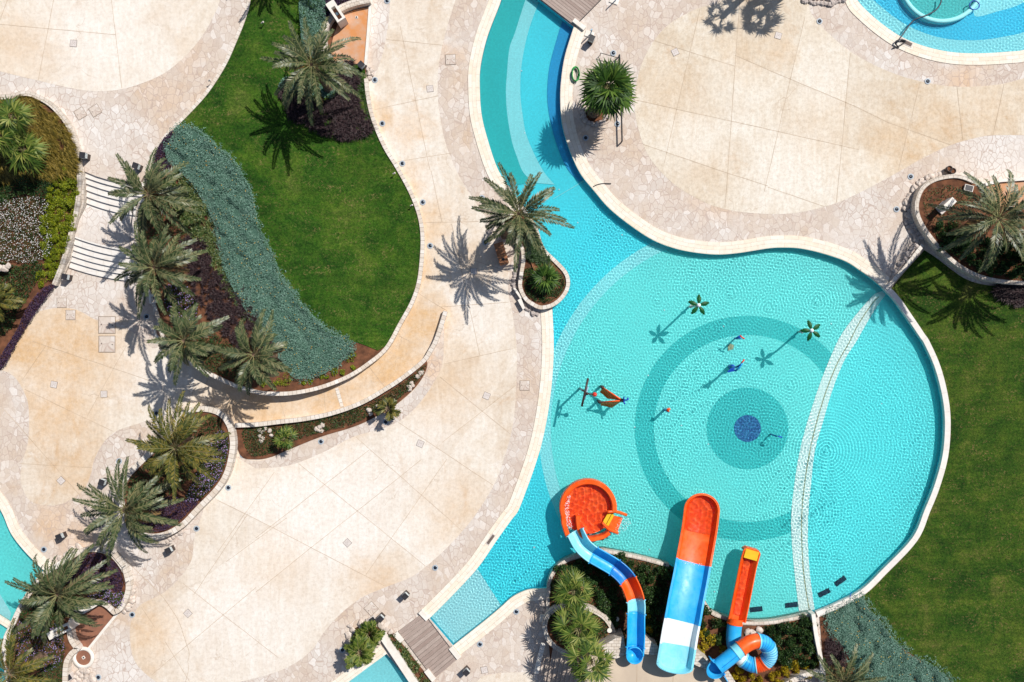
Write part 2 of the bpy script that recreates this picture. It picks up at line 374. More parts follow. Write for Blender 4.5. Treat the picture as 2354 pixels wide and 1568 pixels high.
M['coping'] = mat_blocks('coping_stone', (.85, .79, .70), (.82, .72, .58), (.62, .50, .39), .9, .27, .009, var=.4)
M['coping_white'] = mat_blocks('white_coping', (.80, .76, .71), (.74, .70, .66), (.62, .55, .48), 1.3, .8, .008, var=.35)
M['kerb'] = mat_blocks('kerb_stone', (.78, .73, .67), (.66, .57, .48), (.36, .29, .23), .30, .5, .014, var=.6)
M['stone'] = mat_blocks('wall_stone', (.74, .68, .61), (.60, .52, .44), (.34, .28, .23), .34, .20, .014, var=.65)
M['white'] = plain('white_render', (.82, .78, .72), (.72, .66, .58), 2, .7, .2)
M['grass'] = mat_grass('lawn_grass', (.92, 1.02, 1.2))
M['grass2'] = mat_grass('lawn_grass_dry', (1.02, .93, 1.25))
M['soil'] = plain('red_soil', (.20, .085, .045), (.085, .040, .024), 2.2, .95, .8, .1)
M['joint'] = plain('joint_filler', (.56, .43, .31), (.40, .29, .19), .5, .9)
M['rust'] = plain('orange_patio', (.60, .25, .085), (.56, .36, .25), 1.3, .8, .3)
M['rustbrown'] = plain('brown_patio', (.30, .13, .075), (.22, .10, .065), 2.4, .8, .3)
M['rock'] = plain('pale_rock', (.68, .60, .53), (.46, .37, .31), 3.5, .85, .7, .2)
M['rockg'] = plain('grey_rock', (.56, .50, .46), (.34, .28, .25), 3.5, .85, .7, .2)
M['trunk'] = plain('palm_trunk', (.25, .17, .115), (.11, .07, .045), 9, .9, .9, .1)
M['black'] = plain('dark_metal', (.035, .033, .038), (.025, .024, .028), 6, .5)
M['brown_metal'] = plain('brown_metal', (.055, .036, .032), (.04, .028, .025), 6, .5)
M['grey'] = plain("grey_metal", (.20, .20, .22), None, 5, .5)
M['lightcover'] = plain('cover_plate', (.66, .60, .56), (.58, .51, .47), 4, .7)
M['orange'] = plastic('orange_fibreglass', (0.9, 0.085, 0.004), (0.9, 0.17, 0.03))
M['red'] = plastic('red_fibreglass', (0.8, 0.045, 0.006), (0.84, 0.12, 0.04))
M['blue'] = plastic('blue_fibreglass', (0.012, 0.37, 0.8), (0.07, 0.48, 0.84))
M['blue2'] = plastic('deep_blue_fibreglass', (0.008, 0.19, 0.58), (0.05, 0.3, 0.66))
M['sky'] = plastic('light_blue_fibreglass', (0.2, 0.66, 0.82), (0.36, 0.76, 0.86))
M['pale'] = plastic('pale_fibreglass', (0.78, 0.86, 0.87), (0.84, 0.88, 0.88))
M['yellow'] = plain('yellow_foam', (.80, .50, .01), (.72, .42, .01), 2, .6)
M['redball'] = plain('red_paint', (.80, .04, .02), None, 2, .35)
M['bluepaint'] = plain('blue_paint', (.01, .08, .50), None, 2, .35)
M['bluelight'] = plain('pale_blue_paint', (.30, .50, .66), None, 2, .5)
M['greenpaint'] = plain('green_paint', (.004, .10, .022), (.003, .055, .014), 6, .5, 0, .25)
M['hose_green'] = plain('green_hose', (.02, .42, .08), None, 4, .4)
M['net'] = plain('orange_mesh', (.88, .25, .02), (.62, .20, .02), 10, .6)
M['wooddeck'] = mat_wood('weathered_deck', (.36, .27, .23), (.46, .37, .32))
M['woodbox'] = mat_wood('brown_timber', (.38, .15, .06), (.46, .20, .09))
M['foam'] = plain('white_foam', (.85, .9, .9), (.75, .86, .88), 6, .6)
M['pool_cyan'] = mat_tile('pool_tile_cyan', (.20, .84, .80))
M['pool_azure'] = mat_tile('pool_tile_azure', (.085, .80, .90))
M['pool_spa'] = mat_tile('pool_tile_spa', (.02, .62, .88))
M['pool_deep'] = mat_tile('pool_tile_deep', (.15, .84, .85))
M['pool_teal'] = mat_tile('pool_tile_teal', (.06, .59, .58))
M['pool_light'] = mat_tile('pool_tile_light', (.36, .86, .88))
M['pool_pale'] = mat_tile('pool_tile_pale', (.48, .86, .88))
M['pool_blue'] = mat_tile('pool_tile_blue', (.014, .38, .72))
M['pool_green'] = mat_tile('pool_tile_green', (.035, .56, .55))
M['pool_sand'] = mat_tile('pool_tile_white', (.92, .92, .86), (.84, .88, .84))
M['pool_line'] = mat_tile('pool_tile_ochre', (.45, .40, .24))
M['pool_navy'] = mat_tile('pool_tile_navy', (.02, .10, .30), (.05, .26, .50), .7)
M['pool_wall'] = mat_tile('pool_tile_wall', (.05, .55, .68))
M['grate'] = mat_tile('floor_grate', (.02, .06, .10), (.01, .035, .06), .4)
M['water'] = mat_water('pool_water')
M['wateror'] = mat_water('slide_water', (1, .97, .94))
M['date'] = leafmat('date_leaf', [(.028, .048, .016), (.050, .078, .026), (.080, .110, .042), (.125, .145, .065), (.19, .185, .085)], .42, .05, .45)
M['datey'] = leafmat('date_leaf_gold', [(.045, .060, .014), (.085, .10, .020), (.15, .145, .030), (.24, .19, .04)], .42, .15, .4)
M['rachis'] = plain('frond_stem', (.32, .30, .12), (.22, .22, .10), 3, .6)
M['fan'] = leafmat('fan_leaf', [(.030, .068, .010), (.06, .115, .016), (.11, .17, .026), (.20, .25, .045), (.28, .30, .07)], .5, .22, .25)
M['fandk'] = leafmat('fan_leaf_deep', [(.014, .042, .006), (.028, .075, .010), (.055, .12, .016), (.12, .20, .03)], .5, .2, .25)
M['fandead'] = leafmat('dry_leaf', [(.16, .10, .05), (.22, .14, .06), (.30, .18, .06)], .7, .1)
M['teal'] = leafmat('silver_teal_leaf', [(.075, .17, .118), (.11, .225, .165), (.16, .29, .225), (.24, .38, .31)], .6, .12, .2)
M['purple'] = leafmat('purple_leaf', [(.022, .010, .026), (.040, .018, .046), (.065, .032, .075), (.10, .055, .12)], .6, .1)
M['purplegrass'] = leafmat('purple_grass', [(.014, .007, .010), (.028, .013, .017), (.048, .025, .028), (.085, .05, .05)], .6, .1)
M['goldgrass'] = leafmat('gold_grass', [(.09, .075, .012), (.17, .13, .018), (.27, .19, .03), (.36, .26, .06)], .55, .2)
M['green'] = leafmat('shrub_leaf', [(.012, .032, .008), (.022, .058, .012), (.035, .085, .018), (.065, .12, .03)], .5, .2)
M['greendk'] = leafmat('dark_shrub_leaf', [(.010, .030, .008), (.018, .05, .012), (.03, .076, .018), (.055, .11, .027)], .5, .15, .25)
M['lime'] = leafmat('lime_leaf', [(.09, .14, .006), (.17, .23, .008), (.26, .31, .012), (.36, .38, .02)], .5, .25)
M['gold'] = leafmat('golden_leaf', [(.16, .14, .004), (.32, .24, .006), (.50, .36, .008), (.62, .46, .02)], .5, .25)
M['strap'] = leafmat('strap_leaf', [(.03, .06, .014), (.065, .11, .026), (.11, .16, .042), (.19, .20, .07)], .45, .2, .4)
M['petal_w'] = leafmat('white_petal', [(.70, .68, .66), (.80, .78, .76)], .6, .1)
M['petal_m'] = leafmat('mauve_petal', [(.26, .17, .40), (.46, .35, .62)], .6, .1)
M['petal_o'] = leafmat('orange_petal', [(.60, .30, .02), (.66, .42, .04)], .6, .1)
M['hose'] = plain('dark_hose', (.02, .035, .06), None, 3, .4)

# ------------------------------------------------------------------ sheets, walls, plants
def sheet_mesh(name, poly, h=0.0, holes=(), grid=None):
    """a ground sheet; h is a height or a function of survey coordinates"""
    if grid is None:
        loops = [[Vector((p[0], p[1], 0)) for p in poly]] + [[Vector((p[0], p[1], 0)) for p in q] for q in holes]
        pts = [p for l in loops for p in l]; tri = [tuple(t) for t in tessellate_polygon(loops)]
    else:
        x0 = min(p[0] for p in poly); x1 = max(p[0] for p in poly); y0 = min(p[1] for p in poly); y1 = max(p[1] for p in poly)
        gx, gy = np.meshgrid(np.arange(x0 + grid / 2, x1, grid), np.arange(y0 + grid / 2, y1, grid))
        gx = gx.ravel(); gy = gy.ravel(); ok = inside(grow(poly, -grid * .3), gx, gy)
        vs = [Vector(p) for p in poly] + [Vector((a, b)) for a, b in zip(gx[ok], gy[ok])]
        n = len(poly)
        r = delaunay_2d_cdt(vs, [(i, (i + 1) % n) for i in range(n)], [list(range(n))], 1, 1e-4)
        pts = [Vector((p.x, p.y, 0)) for p in r[0]]; tri = [tuple(f) for f in r[2]]
    hf = h if callable(h) else (lambda x, y: h)
    V = [P(p.x, p.y, hf(p.x, p.y)) for p in pts]; F = []
    for t in tri:
        a, b, c = V[t[0]], V[t[1]], V[t[2]]
        nz = (b - a).cross(c - a).z
        if abs(nz) < 1e-9: continue
        F.append(t if nz > 0 else t[::-1])
    return np_mesh(name, [tuple(v) for v in V], F)

def sheet(name, poly, mat, h=0.0, holes=(), grid=None, kind='structure', parent=None, **k):
    return link(name, sheet_mesh(name, poly, h, holes, grid), mat, parent, kind, **k)

def wall_into(mb, path, width, z0, z1, closed=False, mi=0, align=0.0, umul=1.0):
    """masonry strip along survey path; width in survey units; align -1..1 shifts it across"""
    n = len(path); f1 = z1 if callable(z1) else (lambda x, y: z1); f0 = z0 if callable(z0) else (lambda x, y: z0)
    L = []; Rr = []; u = [0.0]
    for i in range(n):
        a = Vector(path[i - 1] if (closed or i > 0) else path[i]); c = Vector(path[(i + 1) % n] if (closed or i < n - 1) else path[i]); b = Vector(path[i])
        t = (c - a)
        if t.length < 1e-6: t = Vector((1, 0))
        t.normalize(); nn = Vector((-t.y, t.x))
        l = b + nn * width * (.5 + .5 * align); r = b - nn * width * (.5 - .5 * align)
        h = f1(b.x, b.y); g = f0(b.x, b.y)
        pl, pr = P(l.x, l.y, h), P(r.x, r.y, h)
        L.append((pl, Vector((pl.x, pl.y, g)))); Rr.append((pr, Vector((pr.x, pr.y, g))))
        if i > 0: u.append(u[-1] + math.hypot(path[i][0] - path[i - 1][0], path[i][1] - path[i - 1][1]) * S * umul)
    if closed: u.append(u[-1] + math.hypot(path[0][0] - path[-1][0], path[0][1] - path[-1][1]) * S * umul)
    w = width * S
    for i in range(n if closed else n - 1):
        j = (i + 1) % n; ua, ub = u[i], u[i + 1]
        mb.face([L[i][0], L[j][0], Rr[j][0], Rr[i][0]], [(ua, w), (ub, w), (ub, 0), (ua, 0)], mi)
        mb.face([L[i][1], L[j][1], L[j][0], L[i][0]], [(ua, L[i][1].z), (ub, L[j][1].z), (ub, L[j][0].z), (ua, L[i][0].z)], mi)
        mb.face([Rr[j][1], Rr[i][1], Rr[i][0], Rr[j][0]], [(ub, Rr[j][1].z), (ua, Rr[i][1].z), (ua, Rr[i][0].z), (ub, Rr[j][0].z)], mi)
    if not closed:
        for i in (0, n - 1):
            q = [L[i][0], Rr[i][0], Rr[i][1], L[i][1]]
            mb.face(q if i == 0 else q[::-1], [(0, L[i][0].z), (w, L[i][0].z), (w, L[i][1].z), (0, L[i][1].z)], mi)

def wall(name, path, width, z0, z1, mat, closed=False, kind=None, align=0.0, **k):
    mb = MB(); wall_into(mb, path, width, z0, z1, closed, 0, align)
    return link(name, mb.mesh(name), mat, kind=kind, **k)

def scatter(poly, n, avoid=None):
    x0 = min(p[0] for p in poly); x1 = max(p[0] for p in poly); y0 = min(p[1] for p in poly); y1 = max(p[1] for p in poly)
    xs = []; ys = []; got = 0
    while got < n:
        x = rng.uniform(x0, x1, n * 2); y = rng.uniform(y0, y1, n * 2); k = inside(poly, x, y)
        if avoid is not None: k &= ~inside(avoid, x, y)
        xs.append(x[k]); ys.append(y[k]); got += int(k.sum())
        if k.sum() == 0: break
    return np.concatenate(xs)[:n], np.concatenate(ys)[:n]

def hv(h, x, y):
    if callable(h): return np.array([h(a, b) for a, b in zip(x, y)])
    return np.full(len(x), float(h))

def world(x, y, z):
    k = S * (1 - z / H)
    return np.stack([(x - 1177) * k, (784 - y) * k, z], -1)

def quads(c, d, s):
    """diamond leaves: centre c, half length d, half width s"""
    V = np.stack([c - d, c + s - d * .1, c + d, c - s - d * .1], 1).reshape(-1, 3)
    return V, np.arange(len(V)).reshape(-1, 4)

def leaf_dirs(n, size, tilt, aspect):
    a = rng.uniform(0, 2 * np.pi, n); e = rng.normal(.1, tilt, n); l = size * rng.uniform(.6, 1.3, n) / 2
    d = np.stack([np.cos(a) * np.cos(e), np.sin(a) * np.cos(e), np.sin(e)], -1)
    r = rng.normal(0, tilt, n)
    s = np.stack([-np.sin(a) * np.cos(r), np.cos(a) * np.cos(r), np.sin(r)], -1)
    return d * l[:, None], s * (l * aspect)[:, None]

_q = np.random.default_rng(5); _LW = [(_q.uniform(.6, 2.8), _q.uniform(0, 6.28), _q.uniform(0, 6.28)) for _ in range(11)]
def lump(x, y, f=.035):
    z = sum(np.sin((np.cos(a) * x + np.sin(a) * y) * f * k * 1.6 + p) / k ** .5 for k, a, p in _LW)
    return np.clip(.5 + z / 7.0, 0, 1)

def cover_mesh(name, poly, h, n, size, zlo, zhi, tilt=.6, aspect=.45, f=.05, fall=True):
    x, y = scatter(poly, n); z0 = hv(h, x, y)
    m = lump(x, y, f); z = z0 + zlo + (zhi - zlo) * m * (1 - rng.random(n) ** 2 * .7)
    d, s = leaf_dirs(n, size, tilt, aspect); V, F = quads(world(x, y, z), d, s)
    return np_mesh(name, V, F)

def cover(name, poly, h, n, size, zlo, zhi, mat, label, cat_, tilt=.6, aspect=.45, f=.05, kind='stuff', flowers=None, under=None, **k):
    """low planting: thousands of leaves over the bed"""
    o = link(name, cover_mesh(name, poly, h, n, size, zlo, zhi, tilt, aspect, f), mat, None, kind)
    o['label'] = label; o['category'] = cat_
    if flowers:
        fn, fm, fs = flowers
        link('flowers', cover_mesh('flowers', poly, h, fn, fs, (zlo + zhi) / 2, zhi * 1.12 + .02, .25, .9, f), M[fm], o, kind)
    return o

def tuft_arrays(x, y, z0, nb, length, width, lift, lean=(0, 0), arc=1.0):
    n = len(x); X = np.repeat(x, nb); Y = np.repeat(y, nb); Z = np.repeat(z0, nb); m = n * nb
    a = rng.uniform(0, 2 * np.pi, m); l = length * rng.uniform(.5, 1.15, m); sp = rng.uniform(.15, 1, m) * arc
    o = np.stack([np.cos(a) * sp + lean[0], np.sin(a) * sp + lean[1], np.zeros(m)], -1)
    b = world(X, Y, Z); up = np.array([0, 0, 1.0])
    p1 = b + o * (l * .35)[:, None] + up * (l * lift * (1.05 - .3 * sp))[:, None]
    p2 = b + o * (l * .85)[:, None] + up * (l * lift * (1.1 - .75 * sp))[:, None]
    s = np.stack([-np.sin(a), np.cos(a), np.zeros(m)], -1) * (width / 2)
    V = np.stack([b - s * .6, b + s * .6, p1 + s, p1 - s, p2 + s * .1, p2 - s * .1], 1).reshape(-1, 3)
    i = np.arange(m)[:, None] * 6
    F = np.concatenate([i + np.array([[0, 1, 2, 3]]), i + np.array([[3, 2, 4, 5]])], 0)
    return V, F

def tufts(name, poly, h, n, nb, length, width, lift, mat, label, cat_, lean=(0, 0), kind='stuff', arc=1.0):
    x, y = scatter(poly, n)
    V, F = tuft_arrays(x, y, hv(h, x, y), nb, length, width, lift, lean, arc)
    o = link(name, np_mesh(name, V, F), mat, None, kind); o['label'] = label; o['category'] = cat_
    return o

def bush_mesh(name, r, hgt, n, size, lobes=6, tilt=.7, aspect=.5, seed=0):
    q = np.random.default_rng(seed + 100)
    lc = np.stack([q.uniform(-.55, .55, lobes) * r, q.uniform(-.55, .55, lobes) * r, q.uniform(.35, .75, lobes) * hgt], -1)
    lr = q.uniform(.38, .62, lobes) * r
    k = q.integers(0, lobes, n); v = q.normal(size=(n, 3)); v /= np.linalg.norm(v, axis=1)[:, None]
    v[:, 2] = np.abs(v[:, 2]) * 1.0 - .25
    p = lc[k] + v * (lr[k] * q.uniform(.72, 1.05, n))[:, None] * np.array([1, 1, hgt / r * .8])
    p[:, 2] = np.maximum(p[:, 2], .03)
    d, s = leaf_dirs(n, size, tilt, aspect)
    V, F = quads(p, d, s)
    return np_mesh(name, V, F)

def bush(name, dx, dy, r_px, hgt, h, mat, label, cat_='shrub', n=420, size=.11, group=None, seed=0, stem=True, aspect=.5):
    r = r_px * S; c = P(dx, dy, h)
    t = thing(name, label, cat_, c, group)
    me = bush_mesh('foliage', r, hgt, int(n), size, seed=seed, aspect=aspect); o = link('foliage', me, mat); o.parent = t; o.location = (0, 0, 0)
    # undo recentring: foliage sits on the thing's origin
    o.location = (0, 0, 0)
    mb = MB()
    for i in range(4):
        a = i * 1.7 + seed; mb.tube([(0, 0, -.05), (math.cos(a) * r * .2, math.sin(a) * r * .2, hgt * .35), (math.cos(a) * r * .45, math.sin(a) * r * .45, hgt * .6)], [.025, .018, .008], 5)
    s_ = bpy.data.objects.new('stems', mb.mesh('stems')); C.objects.link(s_); s_.data.materials.append(M['trunk']); s_.parent = t
    return t

# ------------------------------------------------------------------ survey: pools
POOL = cat([(1319, 62), (1319, 62), (1299.5, 125), (1291, 175), (1288, 225), (1292, 282), (1307, 337), (1332, 395), (1367, 440), (1402, 480), (1452, 520), (1502, 552), (1552, 571), (1602, 581), (1652, 585), (1702, 581), (1765, 571), (1800, 569), (1840, 571), (1890, 582), (1943, 600), (1978, 622), (2006, 642), (2030, 662), (2058, 692), (2088, 735), (2115, 775), (2126, 792), (2150, 847), (2167, 914), (2172.5, 975), (2167, 1047), (2148, 1117), (2126, 1172), (2098, 1236), (2030, 1308), (1980, 1356), (1925, 1386), (1873, 1408), (1815, 1420), (1765, 1428), (1702, 1428), (1670, 1418), (1640, 1406), (1625, 1388), (1611, 1362), (1611, 1362), (1585, 1325), (1537, 1298), (1537, 1298), (1490, 1283), (1402, 1266), (1377, 1263), (1327, 1277), (1299, 1286), (1277, 1303), (1262, 1328), (1257, 1353), (1257, 1353), (1232, 1354), (1207, 1358), (1177, 1373), (1151, 1396), (1113, 1428), (1042, 1484), (1042, 1484), (988, 1421), (988, 1421), (1038, 1371), (1098, 1306), (1143, 1241), (1176, 1195), (1191, 1175), (1207, 1135), (1227, 1080), (1244, 1025), (1257, 965), (1266, 905), (1271, 850), (1273, 785), (1269.5, 705), (1269.5, 705), (1289, 687), (1304, 665), (1307, 645), (1299.5, 625), (1277, 602), (1250, 577), (1238, 545), (1236, 520), (1236, 520), (1205, 480), (1176, 437), (1145, 390), (1121, 320), (1107, 262), (1103, 200), (1105, 150), (1121, 82), (1152, 0), (1172, -45), (1172, -45), (1190, -40), (1190, -40)], True, 5)
POOL2 = cat([(1960, -20), (1971, 0), (1990, 22), (2028, 55), (2073, 85), (2128, 107), (2190, 120), (2253, 122.5), (2315, 119), (2360, 113), (2430, 85), (2480, 20), (2480, -120), (2480, -120), (1940, -120), (1940, -120)], True, 5)
POOL3 = cat([(-90, 1080), (-90, 1080), (-30, 1130), (3, 1176), (25, 1226), (57, 1268), (102, 1313), (102, 1313), (75, 1348), (45, 1396), (25, 1438), (10, 1471), (7, 1513), (15, 1551), (30, 1640), (30, 1640), (-90, 1640), (-90, 1640)], True, 5)
POOL4 = [(780, 1584), (801, 1568), (845, 1535), (889, 1503), (915, 1535), (941, 1568), (965, 1600), (965, 1660), (700, 1660), (740, 1620)]
POOLS = [POOL, POOL2, POOL3, POOL4]
WZ = -0.11; FZ = -0.72

# heights of the planted slope between the upper plaza and the pool terrace
LCTL = np.array([(572, -200, 1.85), (572, 0, 1.85), (540, 95, 1.85), (475, 212, 1.85), (390, 302, 1.85), (347, 390, 1.75), (318, 470, 1.2), (314, 530, .95), (322, 600, .9), (345, 670, .85), (372, 760, .9), (400, 815, 1.0), (450, 842, 1.15), (487, 862, 1.1), (585, 901, 1.0), (676, 903, .9), (738, 890, .75), (801, 865, .6), (848, 835, .5), (888, 800, .4), (921, 742, .25), (946, 697, .2), (961, 655, .16), (971, 542, .13), (963, 492, .13), (943, 440, .13), (913, 385, .13), (858, 275, .16), (841, 175, .2), (845, 110, .2), (852, 0, .25), (860, -200, .3)])
def hL(x, y):
    d2 = (LCTL[:, 0] - x) ** 2 + (LCTL[:, 1] - y) ** 2 + 30.0
    w = d2 ** -1.5
    return float((w * LCTL[:, 2]).sum() / w.sum())
L2CTL = np.array([(-200, 225, 2.0), (20, 222, 2.0), (75, 217, 2.0), (140, 265, 2.0), (172, 330, 2.0), (178, 390, 1.95), (178, 450, 1.45), (172, 500, 1.1), (160, 545, 1.0), (150, 580, .7), (138, 620, .35), (122, 655, .18), (100, 690, .12), (75, 727, .1), (42, 782, .1), (0, 850, .1), (-200, 900, .2), (-200, 550, 1.2)])
def hL2(x, y):
    d2 = (L2CTL[:, 0] - x) ** 2 + (L2CTL[:, 1] - y) ** 2 + 30.0
    w = d2 ** -1.5
    return float((w * L2CTL[:, 2]).sum() / w.sum())

KERB_L = cat([(572, -60), (572, 0), (560, 45), (540, 95), (515, 150), (475, 212), (430, 262), (390, 302), (360, 340), (347, 390)])
WEST_L = cat([(347, 390), (330, 425), (319, 470), (313, 530), (318, 590), (330, 645), (350, 690), (364, 735), (375, 775), (405, 815), (450, 842)])
WALL_L = cat([(450, 842), (487, 862), (537, 885), (585, 900), (626, 905), (676, 903), (738, 890), (801, 865), (848, 835), (888, 800), (921, 742), (946, 697), (961, 655), (968.5, 605), (971, 542), (963, 492), (943, 440), (913, 385), (883, 335), (858, 275), (846, 225), (841, 180)])
PLOT_L = KERB_L + WEST_L[1:] + WALL_L[1:] + [(841, 147), (848, 75), (852, 0), (856, -60)]
WALL_L2 = cat([(-60, 224), (20, 222), (50, 215), (75, 218), (112, 237), (140, 265), (160, 295), (173, 330), (179, 362), (182, 400), (181, 440), (175, 485), (163, 535), (153, 575), (140, 615), (124, 655)])
PLOT_L2 = WALL_L2 + cat([(124, 655), (100, 690), (75, 727), (42, 782), (2, 850)])[1:] + [(-60, 880)]

# base sheet of crazy paving, pierced by the four pools, and the land beyond
OUT = [(-420, -420), (2800, -420), (2800, 1990), (-420, 1990)]
sheet('paving', OUT, M['crazy'], 0.0, POOLS)
sheet('ground', [(-30000, -30000), (30000, -30000), (30000, 30000), (-30000, 30000)], M['soil'], -0.9)

# upper plaza, 1.8 m above the pool terrace
U = [(-420, -420), (572, -420)] + KERB_L + [(330, 405), (318, 428)] + [(292, 422), (250, 414), (220, 405), (192, 393)] + [(182, 362), (173, 330), (160, 295), (140, 265), (112, 237), (75, 218), (50, 215), (20, 222), (-60, 224), (-420, 224)]
mb = MB(); mb.prism([tuple(P(a, b, 1.8).xy) for a, b in U], 0.006, 1.8)
link('upper_plaza', mb.mesh('upper_plaza'), M['crazy'], kind='structure')
PLA = cat([(505, -60), (505, 0), (490, 38), (467, 80), (430, 125), (380, 167), (325, 192), (275, 206), (215, 210), (150, 200), (87, 185), (0, 164), (-80, 140)])
sheet('upper_concrete', PLA + [(-380, 120), (-380, -380), (505, -380)], M['concrete_a'], 1.806)

# pool terrace concrete
strip_out = cat([(588, 1077), (663, 1070), (738, 1042), (813, 1004), (888, 982), (938, 954), (978, 909), (1008, 860), (1018, 830), (1021, 785)])
PLB = cat([(900, -60), (897, 0), (893, 50), (886, 95), (878, 130), (863, 170), (848, 190)]) + [(845, 250), (870, 320), (915, 410), (950, 490), (957, 570), (945, 650), (920, 720), (880, 785), (800, 850), (700, 890), (620, 895), (540, 880), (470, 850), (430, 825), (385, 805), (360, 760)] + cat([(340, 745), (300, 738), (262, 735), (225, 737), (175, 712), (130, 708), (92, 715)]) + [(75, 727), (42, 782), (0, 850)] + cat([(20, 857), (38, 872), (57, 905), (66, 940), (65, 1010), (52, 1060), (47, 1097), (55, 1130), (75, 1155), (125, 1162), (165, 1147), (195, 1122), (210, 1085), (217, 1055), (240, 1015), (270, 990), (312, 976), (345, 965), (420, 945)]) + [(470, 960), (485, 1050), (480, 1130)] + cat([(462, 1190), (447, 1236), (442, 1281), (430, 1306), (405, 1338), (370, 1366), (327, 1388), (310, 1408), (300, 1438), (299, 1471), (305, 1508), (322, 1536), (350, 1561), (400, 1590), (480, 1585), (550, 1568), (626, 1548), (676, 1526), (718, 1493), (743, 1456), (778, 1416), (828, 1376), (886, 1350), (951, 1323), (1013, 1273), (1063, 1221), (1098, 1176), (1138, 1110), (1161, 1047), (1176, 992), (1184, 935), (1188, 860), (1187, 790), (1178, 720), (1168, 667), (1172, 610), (1155, 545), (1110, 490), (1088, 457), (1068, 427), (1053, 400), (1046, 385), (1023, 325), (1011, 262), (1006, 212), (1008, 155), (1018, 100), (1038, 28), (1047, 0), (1058, -60)])
sheet('terrace_concrete', PLB, M['concrete'], 0.006)
PLE = cat([(1655, -60), (1659, 0), (1602, 20), (1539, 55), (1499, 100), (1474, 150), (1462, 200), (1459, 250), (1467, 295), (1484, 345), (1510, 385), (1555, 428), (1614, 462), (1652, 477), (1702, 487), (1765, 492), (1815, 491), (1865, 483), (1928, 465), (1990, 436), (2035, 412), (2073, 391), (2128, 360), (2190, 332), (2253, 315), (2290, 311), (2420, 311)]) + cat([(2420, 165), (2354, 180), (2303, 193), (2240, 199), (2190, 199), (2140, 192), (2078, 177), (2015, 152), (1953, 117), (1905, 77), (1875, 45), (1860, 15), (1850, -60)])
sheet('plaza_concrete', PLE, M['concrete_e'], 0.006)
sheet('path_concrete', cat([(1085, 1600), (1100, 1562), (1126, 1551), (1177, 1546), (1225, 1552), (1240, 1600)]), M['concrete'], 0.006)
# flagstones between the strip bed and the concrete
si = cat([(540, 1048), (588, 1060), (625, 1052), (663, 1035), (738, 1005), (813, 982), (862, 960), (905, 935), (948, 900), (970, 870), (981, 835), (985, 800), (1000, 770), (1021, 735)])
sheet('flagstones', si + strip_out[::-1], M['crazy'], 0.012)
sheet('flagstones', cat([(225, 738), (300, 742), (345, 752), (372, 790), (372, 790), (350, 800), (300, 760), (260, 748)], True), M['crazy'], 0.012)

# joints in the concrete
JO = [((0, 56), (265, 80), 1), ((127, -20), (88, 184), 1), ((255, -10), (280, 203), 1), ((17, 0), (-5, 60), 1)]
JT = [((888, 91), (1018, 104)), ((920, 60), (988, 390)), ((861, 252), (1008, 220)), ((916, 371), (1036, 352)), ((991, 392), (1016, 510)), ((974, 512), (1100, 509)), ((1038, 515), (1078, 702)), ((1078, 702), (1103, 817)), ((991, 567), (1172, 625)), ((963, 675), (1028, 715)), ((1013, 706), (1170, 695)), ((916, 772), (943, 785)),
      ((1022, 836), (1180, 801)), ((1011, 866), (1173, 998)), ((1186, 885), (1016, 1017)), ((916, 971), (1133, 1115)), ((818, 1005), (1063, 1221)), ((848, 1035), (588, 1237)), ((968, 1057), (588, 1361)), ((1028, 1055), (841, 1321)), ((688, 1067), (978, 1301)), ((631, 1085), (500, 1270)), ((588, 1193), (886, 1348)), ((500, 1150), (588, 1193)),
      ((570, 1181), (445, 1368)), ((588, 1351), (347, 1553)), ((520, 1291), (660, 1190)), ((420, 1341), (640, 1512)), ((380, 1476), (435, 1566)), ((325, 1396), (357, 1443)), ((75, 785), (345, 875)), ((105, 795), (50, 875)), ((290, 795), (200, 957)), ((57, 895), (260, 992)), ((10, 942), (185, 1140)), ((45, 1066), (212, 1075)), ((640, 872 + 40), (655, 958)), ((840, 832), (890, 897)), ((745, 900), (748, 945)), ((480, 865), (460, 925)),
      ((1504, 94), (1689, 152)), ((1609, 20), (1527, 375)), ((1702, -20), (1667, 478)), ((1689, 127), (1765, 160)), ((1461, 230), (1765, 297)), ((1479, 332), (1654, 392)), ((1850, 40), (1757, 440)), ((1765, 160), (1960, 242)), ((1955, 122), (1923, 465)), ((2115, 190), (2065, 392)), ((2200, 200), (2213, 322)), ((1765, 297), (1975, 344)), ((2043, 282), (2185, 333)), ((2308, 193), (2283, 310)), ((1765, 430), (1895, 475)), ((1654, 392), (1765, 427)), ((1960, 242), (2043, 282))]
def joints(name, segs, h):
    mb = MB()
    for a, b in segs:
        a = Vector(a); b = Vector(b); L = (b - a).length; k = max(2, int(L / 25)); pts = []
        nn = Vector((-(b - a).y, (b - a).x)).normalized()
        for i in range(k + 1): pts.append(tuple(a + (b - a) * i / k + nn * R.uniform(-.35, .35)))
        for p, q in zip(pts, pts[1:]):
            w = nn * .42
            f = [P(p[0] + w.x, p[1] + w.y, h), P(q[0] + w.x, q[1] + w.y, h), P(q[0] - w.x, q[1] - w.y, h), P(p[0] - w.x, p[1] - w.y, h)]
            if (f[1] - f[0]).cross(f[2] - f[0]).z < 0: f = f[::-1]
            mb.face(f)
    link(name, mb.mesh(name), M['joint'], kind='structure')
joints('upper_joints', [j[:2] for j in JO], 1.812)
crack = cat([(290, 1288), (330, 1328), (370, 1368), (395, 1402), (412, 1431), (425, 1470), (435, 1501), (432, 1520), (433, 1540), (425, 1572)])
crack2 = cat([(960, 320), (952, 350), (966, 322), (985, 318), (1000, 312)])
joints('terrace_joints', JT + list(zip(crack, crack[1:])), 0.013)

